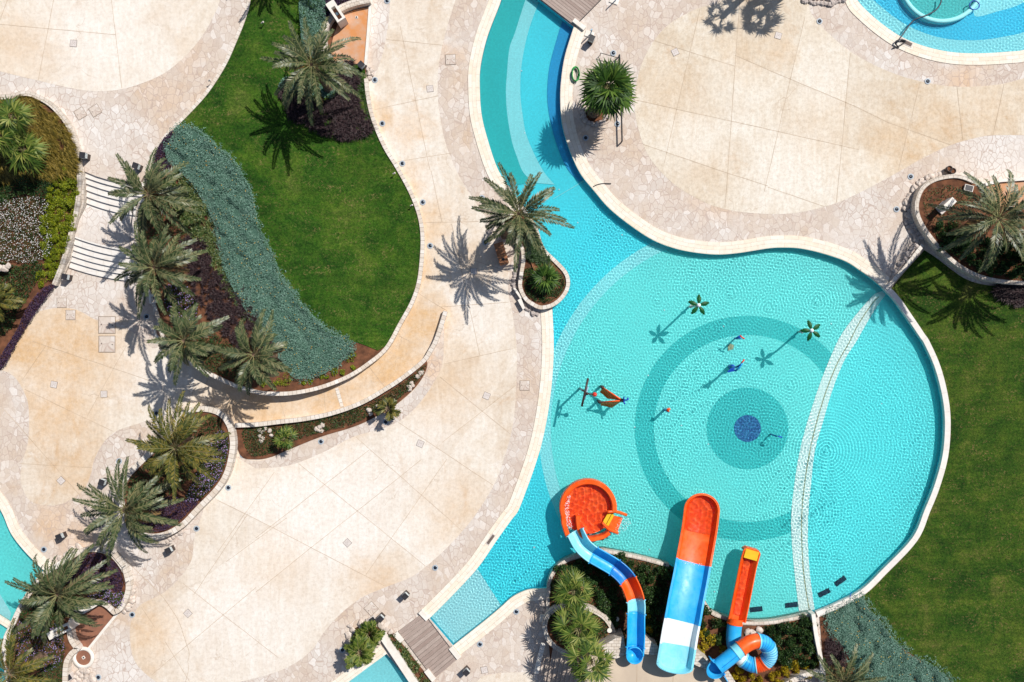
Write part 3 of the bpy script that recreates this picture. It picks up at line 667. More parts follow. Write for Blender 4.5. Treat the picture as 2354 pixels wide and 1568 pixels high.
# planted slope: soil below, lawn above
sheet('slope_soil', PLOT_L, M['soil'], hL, grid=14)
TEAL = cat([(410, 292), (440, 295), (475, 317), (500, 342), (532, 367), (557, 407), (572, 437), (582, 480), (590, 520), (608, 555), (626, 592), (643, 637), (673, 670), (688, 697), (721, 732), (740, 752), (781, 775), (803, 788), (807, 803), (793, 817), (768, 840), (728, 860), (690, 867), (668, 855), (646, 822), (615, 808), (600, 760), (585, 730), (562, 700), (537, 655), (515, 605), (502, 542), (492, 500), (468, 455), (438, 412), (395, 372), (385, 345), (398, 318)], True, 4)
LAWN = KERB_L[:-14] + cat([(430, 275), (400, 300), (470, 345), (530, 390), (560, 440), (580, 520), (620, 640), (680, 720), (760, 790), (800, 790), (815, 786), (845, 796), (868, 806)]) + [p for p in WALL_L if p[1] < 800 and p[0] > 838] + [(838, 150), (770, 137), (740, 110), (742, 70), (765, 20), (790, 0), (856, -12), (856, -60)]
sheet('lawn', LAWN, M['grass'], lambda x, y: hL(x, y) + .045, grid=14)
sheet('left_bed_soil', PLOT_L2, M['soil'], hL2, grid=14)
# right-hand lawn
LAWN_R = cat([(2125, 575), (2080, 625), (2045, 668)]) + cat([(2045, 668), (2068, 690), (2098, 732), (2128, 778), (2139, 795), (2162, 847), (2180, 914), (2186, 975), (2180, 1047), (2160, 1122), (2138, 1178), (2108, 1245), (2040, 1318), (1990, 1366), (1930, 1398), (1885, 1416)])[1:] + [(1893, 1500), (1905, 1700), (2800, 1700), (2800, 560), (2400, 655)] + cat([(2315, 657), (2265, 655), (2215, 639), (2155, 595), (2125, 575)])[:-1]
sheet('lawn', LAWN_R, M['grass2'], .03)
TEAL2 = cat([(1905, 1412), (1935, 1398), (1980, 1371), (2000, 1401), (2025, 1426), (2043, 1453), (2070, 1483), (2098, 1508), (2135, 1523), (2165, 1543), (2195, 1572), (2210, 1610), (1970, 1610), (1963, 1538), (1945, 1501), (1925, 1471), (1905, 1442)], True, 4)
sheet('bed_soil', [(1884, 1418), (1905, 1412), (1935, 1402), (1985, 1376), (2000, 1405), (2060, 1480), (2150, 1540), (2200, 1610), (1905, 1610), (1893, 1530)], M['soil'], .036)

# ------------------------------------------------------------------ pools: shell, floor patterns, water
def pool_shell(poly, nm, wallmat, floormat, fz=FZ, wz=WZ):
    n = len(poly); mb = MB(); u = 0
    for i in range(n):
        a, b = poly[i], poly[(i + 1) % n]; A, B = P(*a), P(*b); L = (B - A).length
        mb.face([(A.x, A.y, fz), (B.x, B.y, fz), (B.x, B.y, 0.0), (A.x, A.y, 0.0)], [(u, fz), (u + L, fz), (u + L, 0), (u, 0)]); u += L
    o = link(nm + '_wall', mb.mesh(nm + '_wall'), wallmat, kind='structure'); o.cycles.is_caustics_receiver = True
    pts = [P(*p) for p in poly]
    tri = tessellate_polygon([[Vector((p.x, p.y, 0)) for p in pts]]); F = []
    for t in tri:
        a, b, c = (pts[i] for i in t)
        F.append(tuple(t) if (b - a).cross(c - a).z > 0 else tuple(t)[::-1])
    o = link(nm + '_floor', np_mesh(nm + '_floor', [(p.x, p.y, fz) for p in pts], F), floormat, kind='structure'); o.cycles.is_caustics_receiver = True

AZ = -0.57        # apparent depth used to place floor patterns seen through the water
LV = [0]
def floor_patch(nm, poly, mat, clip=True, fz=FZ):
    LV[0] += 1; z = fz + .004 * LV[0]
    pts = []
    for a, b in poly:
        k = S * (1 - AZ / H); pts.append((( a - 1177) * k, (784 - b) * k))
    tri = tessellate_polygon([[Vector((p[0], p[1], 0)) for p in pts]]); F = []
    for t in tri:
        a, b, c = (Vector(pts[i]) for i in t)
        cr = (b - a).cross(c - a)
        F.append(tuple(t) if cr > 0 else tuple(t)[::-1])
    o = link(nm, np_mesh(nm, [(p[0], p[1], z) for p in pts], F), mat, kind='structure'); o.cycles.is_caustics_receiver = True
    return o
def circle(cx, cy, r, n=96, a0=0, a1=2 * math.pi):
    return [(cx + r * math.cos(a0 + (a1 - a0) * i / n), cy + r * math.sin(a0 + (a1 - a0) * i / n)) for i in range(n)]

pool_shell(POOL, 'pool', M['pool_wall'], M['pool_azure'])
CX, CY = 1718, 985
def clip_poly(poly, clip):
    """keep polygon points inside the pool by pulling outside points to the nearest outline point"""
    cl = np.array(clip); out = []
    ins = inside(clip, [p[0] for p in poly], [p[1] for p in poly])
    for p, k in zip(poly, ins):
        if k: out.append(p)
        else:
            d = ((cl - np.array(p)) ** 2).sum(1); out.append(tuple(cl[d.argmin()]))
    return out
PIN = grow(POOL, 2)
big = [p for p in circle(CX, CY, 480, 220)]
floor_patch('pool_floor_band', clip_poly(big, PIN), M['pool_light'])
floor_patch('pool_floor_inner', clip_poly([p for p in circle(CX, CY, 452, 220)], PIN), M['pool_cyan'])
floor_patch('pool_floor_ring', circle(CX, CY, 259), M['pool_teal'])
floor_patch('pool_floor_ring_inside', circle(CX, CY, 215), M['pool_cyan'])
floor_patch('pool_floor_disc', circle(CX, CY, 94), M['pool_teal'])
floor_patch('pool_floor_mosaic', circle(CX, CY, 31, 48), M['pool_navy'])
# deeper segment right of the beach strip
seg_r = cat([(1873, 1406), (1862, 1326), (1857, 1251), (1858, 1176), (1863, 1122), (1873, 1035), (1890, 975), (1913, 897), (1940, 830), (1968, 785), (1985, 755), (2015, 705), (2040, 672)])
right_edge = [p for p in PIN if p[0] > 1873 and p[1] > 665]
floor_patch('pool_floor_deep', seg_r + right_edge, M['pool_deep'])
strip_l = cat([(1838, 1416), (1825, 1306), (1819, 1226), (1819, 1177), (1823, 1135), (1833, 1065), (1848, 997), (1870, 925), (1893, 860), (1925, 785), (1953, 742), (1990, 697), (2010, 676)])
floor_patch('pool_floor_strip', strip_l + [(2030, 668)] + seg_r[::-1], M['pool_sand'])
mid = [((a[0] * .35 + b[0] * .65), (a[1] * .35 + b[1] * .65)) for a, b in zip(strip_l, seg_r)]
mid = cat([(1861, 1408), (1848, 1326), (1843, 1251), (1843, 1176), (1848, 1122), (1858, 1055), (1873, 985), (1896, 907), (1923, 838), (1950, 790), (1973, 745), (2003, 700), (2020, 682)])
floor_patch('pool_floor_line', [(x - 1.3, y) for x, y in mid] + [(x + 1.3, y) for x, y in mid[::-1]], M['pool_line'])
# channel stripes
chl = [p for p in PIN if p[0] < 1210 and p[1] < 470]
pl_l = cat([(1222, -30), (1208, 0), (1184, 75), (1171, 112), (1165, 175), (1163, 212), (1166, 262), (1176, 322), (1188, 360), (1202, 395), (1225, 420)])
pl_r = cat([(1252, -30), (1238, 7), (1214, 75), (1199, 150), (1196, 212), (1201, 262), (1209, 307), (1226, 350), (1250, 395), (1275, 425)])
floor_patch('channel_floor_teal', pl_l + [(1190, 425), (1165, 405)] + [p for p in sorted(chl, key=lambda q: -q[1]) if p[1] < 400], M['pool_green'])
floor_patch('channel_floor_light', pl_l + pl_r[::-1], M['pool_light'])
bl = cat([(1315, 0), (1294, 46), (1277, 100), (1263, 155), (1258, 212), (1262, 262), (1277, 325), (1302, 385), (1330, 418)])
floor_patch('channel_floor_blue', bl + [(1345, 412)] + [p for p in sorted([q for q in PIN if q[0] > 1280 and q[0] < 1345 and q[1] < 405], key=lambda q: -q[1])], M['pool_blue'])
floor_patch('pool_floor_line', [(1343, 415), (1343.5, 416.2), (1272, 458.2), (1271.5, 457)], M['pool_light'])
floor_patch('channel_step', [(986, 1421), (1098, 1308), (1153, 1393), (1042, 1486)], M['pool_pale'])
for i, (gx, gy, ang, lb) in enumerate([(1738, 1400, -.12, 'dark floor grate in the pool beside the narrow orange run-out'), (1819, 1390, -.10, 'dark floor grate left of the white floor strip near the pool wall'), (1894, 1362, -.45, 'dark floor grate just right of the white floor strip'), (1931, 1335, -.62, 'dark floor grate nearest the curved right coping of the pool')]):
    k = S * (1 - AZ / H); c = ((gx - 1177) * k, (784 - gy) * k); mb = MB()
    mb.box((c[0], c[1], FZ + .06), .86, .34, .05, -ang)
    for j in range(9):
        q = Matrix.Rotation(-ang, 3, 'Z') @ Vector((-.38 + j * .095, 0, 0)); mb.box((c[0] + q.x, c[1] + q.y, FZ + .092), .03, .30, .016, -ang)
    o = link('floor_grate', mb.mesh('floor_grate'), M['grate'], label=lb, cat_='grate', group='grates on the pool floor'); o.cycles.is_caustics_receiver = True

LV[0] = 0
pool_shell(POOL2, 'spa_pool', M['pool_wall'], M['pool_light'], -.6)
floor_patch('spa_floor_band', cat([(1992, -10), (2010, 5), (2060, 45), (2110, 72), (2170, 90), (2240, 94), (2310, 85), (2370, 68), (2440, 20), (2440, -90), (1975, -90)], True, 4), M['pool_spa'], fz=-.6)
floor_patch('spa_floor_shelf', cat([(2238, 38), (2290, 28), (2354, 5), (2420, -60), (2300, -70), (2250, -10)], True, 4), M['pool_light'], fz=-.6)
LV[0] = 0
pool_shell(POOL3, 'left_pool', M['pool_wall'], M['pool_cyan'], -.6)
floor_patch('left_pool_step', [(-90, 1330), (-5, 1352), (28, 1408), (20, 1440), (-90, 1400)], M['pool_pale'], fz=-.6)
LV[0] = 0
pool_shell(POOL4, 'lower_pool', M['pool_wall'], M['pool_light'], -.6)

JETS = [(1912, 1033, 1.5), (1880, 1175, 1.3), (1592, 650, 1.0), (1692, 668, 1.1), (1780, 700, 1.2), (1892, 685, 1.2), (1522, 680, .8), (1828, 880, 1.1), (1645, 745, .8), (1395, 860, .7), (1768, 1010, 1.2), (2125, 1195, .7), (1945, 1275, .7), (1335, 700, .8), (1665, 745, .7), (1440, 1190, 1.0), (1340, 610, .7), (1365, 690, .6)]
def waves(x, y, amp=1.0, seed=3, lam=(.10, .27), n=40, jets=True):
    q = np.random.default_rng(seed); Z = np.zeros_like(x)
    env = .65 + .35 * np.sin(x * .35 + 1.0 + np.sin(y * .22)) * np.sin(y * .31 + np.sin(x * .27) * 1.5)
    PH = [.9 * np.sin(x * q.uniform(.2, .7) + y * q.uniform(-.5, .5) + q.uniform(0, 6)) + .9 * np.sin(y * q.uniform(.2, .7) + q.uniform(0, 6)) for _ in range(5)]
    for i in range(n):
        l = q.uniform(*lam); a = q.uniform(0, 2 * np.pi); k = 2 * np.pi / l
        Z += .026 * l * l / .3 * np.sin(k * (np.cos(a) * x + np.sin(a) * y) + q.uniform(0, 6.28) + PH[i % 5] * 1.6)
    Z *= amp * env / math.sqrt(n)
    if jets:   # long low swell against the right-hand wall
        c = P(1930, 985); r = np.hypot(x - c.x, y - c.y); wgt = np.clip((x - P(1930, 0).x) / 4.0, 0, 1)
        Z += wgt * .0015 * np.sin(2 * np.pi * r / .33 + 2.2 * np.sin(x * .5 + y * .9) + 1.5 * np.sin(y * 1.7)) 
    if jets:
        for jx, jy, s in JETS:
            p = P(jx, jy); r = np.hypot(x - p.x, y - p.y)
            dk = 2.2 * s if jx > 1870 and jy > 900 else 1.5 * s
            Z += .0020 * s * (1.35 if jx > 1870 and jy > 900 else 1) * amp * np.cos(2 * np.pi * r / .22 + 1.2 * np.sin(3 * np.arctan2(y - p.y, x - p.x) + r)) * np.exp(-r / dk) * (r < 9)
            Z += .03 * s * np.exp(-(r / .16) ** 2)
    return Z
def water_sheet(nm, poly, wz, step, amp, seed=3, jets=False, calm=None):
    pts = [P(*p) for p in grow(poly, 6)]; pp = [(p.x, p.y) for p in pts]
    x0 = min(p[0] for p in pp); x1 = max(p[0] for p in pp); y0 = min(p[1] for p in pp); y1 = max(p[1] for p in pp)
    xs = np.arange(x0, x1, step); ys = np.arange(y0, y1, step); X, Y = np.meshgrid(xs, ys); sh = X.shape
    k = inside(pp, X, Y)
    idx = np.arange(X.size).reshape(sh)
    fk = k[:-1, :-1] & k[1:, :-1] & k[:-1, 1:] & k[1:, 1:]
    F = np.stack([idx[:-1, :-1][fk], idx[:-1, 1:][fk], idx[1:, 1:][fk], idx[1:, :-1][fk]], -1)
    used = np.unique(F); rm = np.full(X.size, -1); rm[used] = np.arange(len(used)); F = rm[F]
    x = X.ravel()[used]; y = Y.ravel()[used]
    Z = waves(x, y, 1.0, seed, jets=jets) * amp
    if calm is not None: Z *= calm(x, y)
    o = link(nm, np_mesh(nm, np.stack([x, y, wz + Z], -1), F, True), M['water'], kind='structure'); o.cycles.is_caustics_caster = True
    return o
def calm_main(x, y):
    # the narrow channel at the top lies still
    return np.clip((8.0 + 3.5 - y) / 7.0, .10, 1) * np.where(x > 8, 1, 1) + np.where(x > 6, 1, 0) * (1 - np.clip((11.5 - y) / 7.0, .10, 1))
water_sheet('pool_water', POOL, WZ, .0215, 1.0, jets=True, calm=calm_main)
water_sheet('spa_water', POOL2, WZ, .04, 1.5, 9)
water_sheet('left_pool_water', [p for p in POOL3], WZ, .07, .6, 5)
water_sheet('lower_pool_water', POOL4, WZ, .07, .35, 6)

# ------------------------------------------------------------------ copings
def strip_of(poly, pred):
    return [p for p in poly if pred(p)]
def coping(path, width, mat, z=.035, name='pool_coping', align=-1, **k):
    return wall(name, path, width, -.2, z, mat, align=align, kind='structure', **k)
west = cat([(1160, -45), (1152, 0), (1121, 82), (1105, 150), (1103, 200), (1107, 262), (1121, 320), (1145, 390), (1176, 437), (1205, 480), (1230, 515)])
coping(west, 27, M['coping'], align=1)
west2 = cat([(1269.5, 712), (1273, 785), (1271, 850), (1266, 905), (1257, 965), (1244, 1025), (1227, 1080), (1207, 1135), (1191, 1175), (1176, 1195), (1143, 1241), (1098, 1306), (1038, 1371), (988, 1421)])
coping(west2, 27, M['coping'], align=1)
south = cat([(1042, 1484), (1113, 1428), (1151, 1396), (1177, 1373), (1207, 1358), (1232, 1354), (1256, 1353)])
coping(south, 27, M['coping'], align=1)
north = cat([(1319, 62), (1299.5, 125), (1291, 175), (1288, 225), (1292, 282), (1307, 337), (1332, 395), (1367, 440), (1402, 480), (1452, 520), (1502, 552), (1552, 571), (1602, 581), (1652, 585), (1702, 581), (1765, 571), (1800, 569), (1840, 571), (1890, 582), (1943, 600), (1978, 622), (2006, 642), (2030, 662)])
coping(north, 28, M['coping'], align=-1)
right = cat([(2030, 662), (2058, 692), (2088, 735), (2115, 775), (2126, 792), (2150, 847), (2167, 914), (2172.5, 975), (2167, 1047), (2148, 1117), (2126, 1172), (2098, 1236), (2030, 1308), (1980, 1356), (1925, 1386), (1876, 1407)])
coping(right, 13, M['coping_white'], .16, align=-1)
coping(cat([(1958, -40), (1971, 0), (1990, 22), (2028, 55), (2073, 85), (2128, 107), (2190, 120), (2253, 122.5), (2315, 119), (2360, 113), (2430, 85)]), 27, M['coping'], align=1)
coping(cat([(-90, 1072), (-30, 1130), (3, 1176), (25, 1226), (57, 1268), (102, 1313)]), 24, M['coping'], align=-1)
coping([(700, 1642), (740, 1616), (801, 1568), (845, 1535), (889, 1503)], 24, M['coping'], align=-1)
coping([(-90, 1395), (-20, 1412), (24, 1440)], 15, M['coping'], .03, align=0)

# ------------------------------------------------------------------ retaining walls and kerbs
wall('stone_kerb', KERB_L, 8, lambda x, y: 0.0, lambda x, y: hL(x, y) + .07, M['kerb'], label='pale stone kerb between the upper left plaza and the lawn', cat_='kerb')
wall('stone_wall', WALL_L, 9, 0.0, lambda x, y: hL(x, y) + .12, M['kerb'], label='long curved pale block wall round the foot of the planted lawn', cat_='wall')
wall('stair_wall', WEST_L[1:], 8, 0.0, lambda x, y: hL(x, y) + .10, M['stone'], label='stone wall along the palm bed at the right side of the stairs', cat_='wall')
wall('stone_wall', WALL_L2, 11, 0.0, lambda x, y: hL2(x, y) + .18, M['stone'], label='pale stone wall of the left edge bed beside the stairs', cat_='wall')
# side wall stepping down with the flight
inner = [(192, 393), (194, 430), (193, 467), (182, 500), (173, 542), (166, 590), (151, 622)]
wall('stair_kerb', cat([(187, 385), (188, 430), (187, 467), (176, 500), (167, 542), (159, 590), (143, 628)]), 12, 0.0, lambda x, y: max(.15, min(1.9, 1.92 - (y - 390) * .0077)), M['stone'], label='rough stone kerb stepping down the left side of the stairs', cat_='kerb')

# stairs: twelve treads and a landing between the flights
def stair_arc(x0, y0, x1, y1, sag, n=10):
    return [(x0 + (x1 - x0) * i / n, y0 + (y1 - y0) * i / n + sag * 4 * (i / n) * (1 - i / n)) for i in range(n + 1)]
arcs = []
for k, y in enumerate((393, 406, 420, 435, 450, 465)): arcs.append(stair_arc(192 + .4 * k, y, 330, y + 32, 6))
for k, (x, y) in enumerate(((172, 547), (170, 562), (168, 575), (165, 588), (162, 601), (159, 615))): arcs.append(stair_arc(x, y, 332, y + 33, 7))
mb = MB(); z = 1.8; polys = []
for k, a in enumerate(arcs):
    z = 1.8 - .15 * (k + 1)
    nxt = arcs[k + 1] if k + 1 < len(arcs) else None
    if nxt is None: break
    top = [(p[0], p[1] - 6) for p in a]
    q = [tuple(P(x, y, z).xy) for x, y in (top + nxt[::-1])]
    mb.prism(q, 0.004 + .001 * k, z)
st = link('stairs', mb.mesh('stairs'), M['coping_white'], label='white stone staircase of two curved flights with a landing', cat_='stairs')
st2 = arcs[5]; q = [tuple(P(x, y, .906).xy) for x, y in ([(p[0], p[1] + 6) for p in st2] + [(p[0], p[1] - 4) for p in arcs[6][::-1]])]
mb = MB(); mb.prism(q, .9, .906); link('landing', mb.mesh('landing'), M['crazy'], kind='structure')
# handrail beside the right edge of the flights
def rail(name, pts, posts, label, hgt=.9, r=.022, mat='grey', cat_='handrail'):
    b = pts[0]; base = P(b[0], b[1], b[2]); t = thing(name, label, cat_, base)
    path = [P(x, y, h + hgt) for x, y, h in pts]
    mb = MB(); mb.tube(path, r, 7); link('rail', mb.mesh('rail'), M[mat], t)
    for x, y, h in posts:
        c = P(x, y, h + hgt); mb = MB(); mb.tube([(c.x, c.y, h - .02), (c.x, c.y, h + hgt)], r * .9, 6); link('post', mb.mesh('post'), M[mat], t)
    return t
rail('handrail', [(308, 470, .9), (303, 510, .9), (300, 550, .9), (307, 590, .5), (316, 630, .1)], [(308, 470, .9), (300, 550, .9), (316, 630, .1)], 'slim grey handrail down the right side of the stairs below the palms')

# peninsula planter in the pool
PEN = cat([(1203, 478), (1215, 505), (1233, 530), (1241, 556), (1252, 577), (1278, 602), (1299, 625), (1306, 645), (1303, 666), (1289, 687), (1268, 702), (1245, 707), (1228, 701), (1208, 686), (1196, 660), (1198, 632), (1203, 600), (1201, 574), (1188, 552), (1172, 528), (1178, 490)], True, 5)
wall('planter_wall', PEN, 9, -.6, .5, M['kerb'], True, label='low block wall of the drop-shaped planter jutting into the pool', cat_='wall')
sheet('planter_soil', PEN, M['soil'], .40)
# oval planter
OV = cat([(412, 962), (432, 945), (470, 940), (505, 950), (526, 975), (534, 1006), (534, 1035), (523, 1083), (501, 1122), (455, 1170), (420, 1206), (385, 1227), (350, 1234), (318, 1226), (298, 1200), (281, 1165), (278, 1130), (292, 1095), (325, 1060), (372, 1015)], True, 5)
wall('planter_wall', OV, 13, 0, .55, M['kerb'], True, label='pale stone wall round the oval palm bed left of the middle terrace', cat_='wall')
sheet('planter_soil', OV, M['soil'], .42)
# lower left round planter
OW = cat([(120, 1308), (150, 1287), (186, 1268), (216, 1263), (248, 1270), (270, 1288), (289, 1318), (295, 1346), (291, 1370), (277, 1398), (262, 1408), (262, 1408), (245, 1392), (228, 1385), (200, 1390), (172, 1415), (160, 1440), (163, 1470), (178, 1492), (178, 1492), (160, 1508), (150, 1540), (150, 1640), (150, 1640), (30, 1640), (17, 1551), (9, 1513), (12, 1471), (27, 1438), (47, 1396), (77, 1348), (104, 1316)], True, 5)
wall('planter_wall', OW, 12, -.5, .5, M['kerb'], True, label='whitish stone wall round the lower left palm bed beside the small pool', cat_='wall')
sheet('planter_soil', OW, M['soil'], .38)
rail('handrail', [(222, 1266, .5), (255, 1275, .5), (280, 1305, .5), (288, 1340, .5)], [(222, 1266, .5), (255, 1275, .5), (280, 1305, .5), (288, 1340, .5)], 'thin dark curved handrail on the wall of the lower left bed', .55, .02, 'black')
BP = cat([(264, 1412), (245, 1396), (228, 1390), (202, 1395), (178, 1418), (166, 1442), (169, 1468), (184, 1490), (200, 1494)])
sheet('brown_patio', BP, M['rustbrown'], .02)
wall('white_kerb', [(270, 1410), (237, 1450), (203, 1492)], 6, 0, .10, M['white'], label='straight white kerb along the brown patio in the lower left', cat_='kerb')
def basin(dx, dy, r, floor, label):
    c = P(dx, dy); t = thing('foot_basin', label, 'basin', c)
    q = r * S
    mb = MB(); mb.lathe((c.x, c.y, 0), [(q * .70, .03), (q * .70, .13), (q * .74, .15), (q, .14), (q, -.02)], 40); link('rim', mb.mesh('rim', True, True), M['white'], t)
    mb = MB(); mb.lathe((c.x, c.y, 0), [(q * .71, .045), (.001, .035)], 40); link('bowl', mb.mesh('bowl'), M[floor], t)
    mb = MB(); mb.box((c.x, c.y, .055), .2, .2, .03, .6); mb.box((c.x, c.y, .075), .1, .1, .02, .6, 1); link('drain', mb.mesh('drain'), [M['white'], M['black']], t)
basin(193, 1511, 25, 'rustbrown', 'round brown basin with a wide white rim in the lower left corner')
basin(374, 762, 19, 'rust', 'round orange basin with white rim half hidden under palms by the wall')
basin(2248, 437, 20, 'rust', 'round orange basin with white rim by the right edge bed')
# strip bed beside the ramp
SB_IN = cat([(540, 978), (588, 976), (640, 970), (700, 963), (763, 950), (830, 926), (888, 893), (930, 865), (973, 830), (990, 805), (1003, 780), (1018, 735), (1024, 715)])
wall('stone_wall', SB_IN, 10, 0, .42, M['kerb'], label='slim curved block wall between the ramp and the strip bed', cat_='wall')
SB = cat([(542, 982), (588, 980), (700, 967), (763, 954), (830, 930), (888, 897), (930, 869), (973, 834), (982, 832), (980, 850), (969, 872), (947, 899), (905, 934), (862, 959), (813, 981), (738, 1004), (663, 1034), (625, 1050), (588, 1056), (552, 1046)], True, 5)
sheet('strip_bed_soil', SB, M['soil'], .06)
for a, b, lb in (((444, 866), (438, 910), 'short row of pale setts crossing the ramp at its lower end'), ((774, 892), (787, 936), 'short row of pale setts across the middle of the ramp')):
    wall('sett_strip', [a, b], 8, 0, .03, M['kerb'], label=lb, cat_='paving strip')
# right edge planter
RB = cat([(2240, 418), (2215, 408), (2190, 405), (2153, 412), (2126, 428), (2112, 452), (2108, 480), (2116, 508), (2138, 543), (2168, 578), (2206, 611), (2255, 636), (2316, 648), (2390, 650), (2480, 640)], False, 6)
RBP = RB + [(2480, 470), (2330, 470), (2280, 462), (2262, 440)]
wall('brick_wall', RB, 9, 0, .85, M['stone'], label='tall curved grey brick wall of the right edge palm bed', cat_='wall')
sheet('right_bed_soil', RBP, M['soil'], .72)
sheet('orange_patio', [(2262, 428), (2300, 418), (2400, 412), (2400, 478), (2300, 474), (2270, 455)], M['rust'], .76)
wall('white_kerb', [(2266, 424), (2300, 415), (2400, 408)], 7, 0, .95, M['white'], label='white rendered kerb beside the orange patio at the right edge', cat_='kerb')
wall('stone_kerb', [(2122, 563), (2085, 610), (2038, 664)], 9, 0, .22, M['kerb'], label='straight stone kerb from the brick wall down to the pool corner', cat_='kerb')
# orange patio at the top of the lawn
OP = cat([(853, -20), (852, 10), (848, 70), (843, 120), (838, 147), (838, 147), (800, 146), (768, 140), (768, 140), (752, 112), (756, 75), (776, 42), (812, 24), (850, 16)])
sheet('orange_patio', OP, M['rust'], .34)
wall('curved_wall', cat([(746, 118), (743, 85), (752, 52), (775, 24), (808, 8), (850, -2)]), 15, 0, .85, M['stone'], label='grey curved stone wall behind the orange patio at the top', cat_='wall')
wall('white_kerb', [(853, -50), (851, 10), (846, 75), (840, 149)], 6, 0, .42, M['white'], label='white straight kerb on the right side of the top orange patio', cat_='kerb')
for x, y in ((820, 40), (809, 138)):
    mb = MB(); c = P(x, y, .34); mb.box((c.x, c.y, .36), .17, .17, .04); mb.box((c.x, c.y, .39), .09, .09, .03, 0, 1)
    link('floor_light', mb.mesh('floor_light'), [M['white'], M['black']], label='small square white floor light %s the orange patio' % ('near the trough on' if y < 100 else 'at the bottom tip of'), cat_='light', group='square lights on the orange patio')
# beside the slides
SLW = cat([(1262, 1480), (1257, 1440), (1256, 1395), (1258, 1352), (1263, 1328), (1278, 1303), (1300, 1287), (1327, 1277), (1377, 1264), (1402, 1266), (1450, 1275), (1490, 1284), (1539, 1298)])
wall('planter_wall', SLW, 8, -.6, .35, M['stone'], label='stone wall curving round the slide garden from stairs to wide slide', cat_='wall', align=.8)
SLW2 = cat([(1606, 1350), (1611, 1363), (1625, 1389), (1640, 1407), (1670, 1419), (1702, 1429), (1765, 1429), (1815, 1421), (1872, 1409)])
wall('planter_wall', SLW2, 8, -.6, .35, M['stone'], label='stone wall along the pool behind the tube slide garden', cat_='wall', align=.8)
SG = SLW + cat([(1539, 1298), (1600, 1340), (1611, 1363), (1640, 1407), (1670, 1419), (1765, 1429), (1815, 1421), (1872, 1409)])[1:] + [(1885, 1510), (1892, 1545), (1830, 1556), (1790, 1600), (1270, 1600)]
sheet('slide_garden_soil', SG, M['soil'], .22)
wall('white_wall', cat([(1870, 1412), (1877, 1463), (1886, 1508), (1892, 1545), (1900, 1600)]), 9, 0, .8, M['white'], label='straight whitish wall between the slide garden and the right hedge', cat_='wall')
wall('white_wall', cat([(1898, 1549), (1870, 1548), (1830, 1562), (1800, 1580)]), 12, 0, .9, M['kerb'], label='short pale wall at the bottom edge near the yellow shrubs', cat_='wall')
RP = cat([(1258, 1466), (1252, 1440), (1260, 1414), (1285, 1396), (1320, 1390), (1353, 1399), (1388, 1418), (1408, 1446), (1410, 1470), (1395, 1490), (1340, 1508), (1298, 1500), (1272, 1484)], True, 5)
wall('planter_wall', RP, 11, 0, .8, M['stone'], True, label='round stone planter wall holding fan palms beside the stairs', cat_='wall')
sheet('planter_soil', RP, M['soil'], .66)
# launch platform
PFM = [(1330, 1512), (1362, 1503), (1417, 1512), (1440, 1508), (1450, 1502), (1480, 1503), (1511, 1508), (1585, 1525), (1625, 1542), (1660, 1552), (1690, 1572), (1700, 1660), (1330, 1660)]
mb = MB(); mb.prism([tuple(P(a, b, 1.5).xy) for a, b in PFM], 0, 1.5); link('slide_platform', mb.mesh('slide_platform'), plain('platform_screed', (.60, .49, .37), (.52, .42, .32), .9, .8), kind='structure')
joints('platform_joints', [((1465, 1512), (1463, 1590)), ((1550, 1532), (1545, 1590))], 1.507)
for q, lb in (([(1358, 1500), (1414, 1468), (1434, 1463), (1440, 1506), (1417, 1514)], 'white block stone pier left of the S-bend slide top'), ([(1474, 1461), (1480, 1462), (1513, 1487), (1511, 1507), (1479, 1503)], 'white block stone pier between the two open slides'), ([(1589, 1491), (1629, 1518), (1625, 1541), (1585, 1523)], 'white block stone pier right of the wide slide top'), ([(1660, 1551), (1674, 1541), (1695, 1575), (1684, 1580)], 'white block stone pier under the mouth of the tube slide')):
    mb = MB(); mb.prism([tuple(P(a, b, 1.95).xy) for a, b in q], 0, 1.95)
    link('stone_pier', mb.mesh('stone_pier'), M['stone'], label=lb, cat_='wall')
# steps up to the platform
mb = MB()
for k in range(8):
    z = .18 * (k + 1); x0 = 1246 + k * 9.5; 
    q = [(x0 + 16 + k * .5, 1480 + k * 6), (1345, 1516), (1345, 1640), (x0 - 10, 1640)]
    mb.prism([tuple(P(a, b, z).xy) for a, b in q], .01 + .002 * k, z)
link('stairs', mb.mesh('stairs'), plain('stair_stone', (.52, .43, .36), (.42, .34, .28), 2, .85, .3), label='beige stairs climbing to the slide platform under the fan palms', cat_='stairs')

# ------------------------------------------------------------------ rocks
def rock_mesh(seed, flat=.62):
    bm = bmesh.new(); bmesh.ops.create_icosphere(bm, subdivisions=3, radius=.5)
    o = Vector((seed * 7.3, seed * 3.1, seed))
    for v in bm.verts:
        n = v.co.normalized(); d = .78 + .42 * noise.noise(n * 1.3 + o) + .14 * noise.noise(n * 3.1 + o)
        v.co = n * .5 * d
        for ax in (Vector((1, .3, .2)), Vector((-.4, 1, .3)), Vector((-.6, -.8, .2)), Vector((.2, -.2, 1))):
            a = ax.normalized(); dd = v.co.dot(a) - .36
            if dd > 0: v.co -= a * dd * .75
        v.co.z *= flat
    me = bpy.data.meshes.new('rock'); bm.to_mesh(me); bm.free()
    me.polygons.foreach_set('use_smooth', np.ones(len(me.polygons), bool)); return me
ROCKM = {}
for nm in ('rock', 'rockg'):
    ROCKM[nm] = []
    for i in range(6):
        me = rock_mesh(i + 1); me.materials.append(M[nm]); ROCKM[nm].append(me)
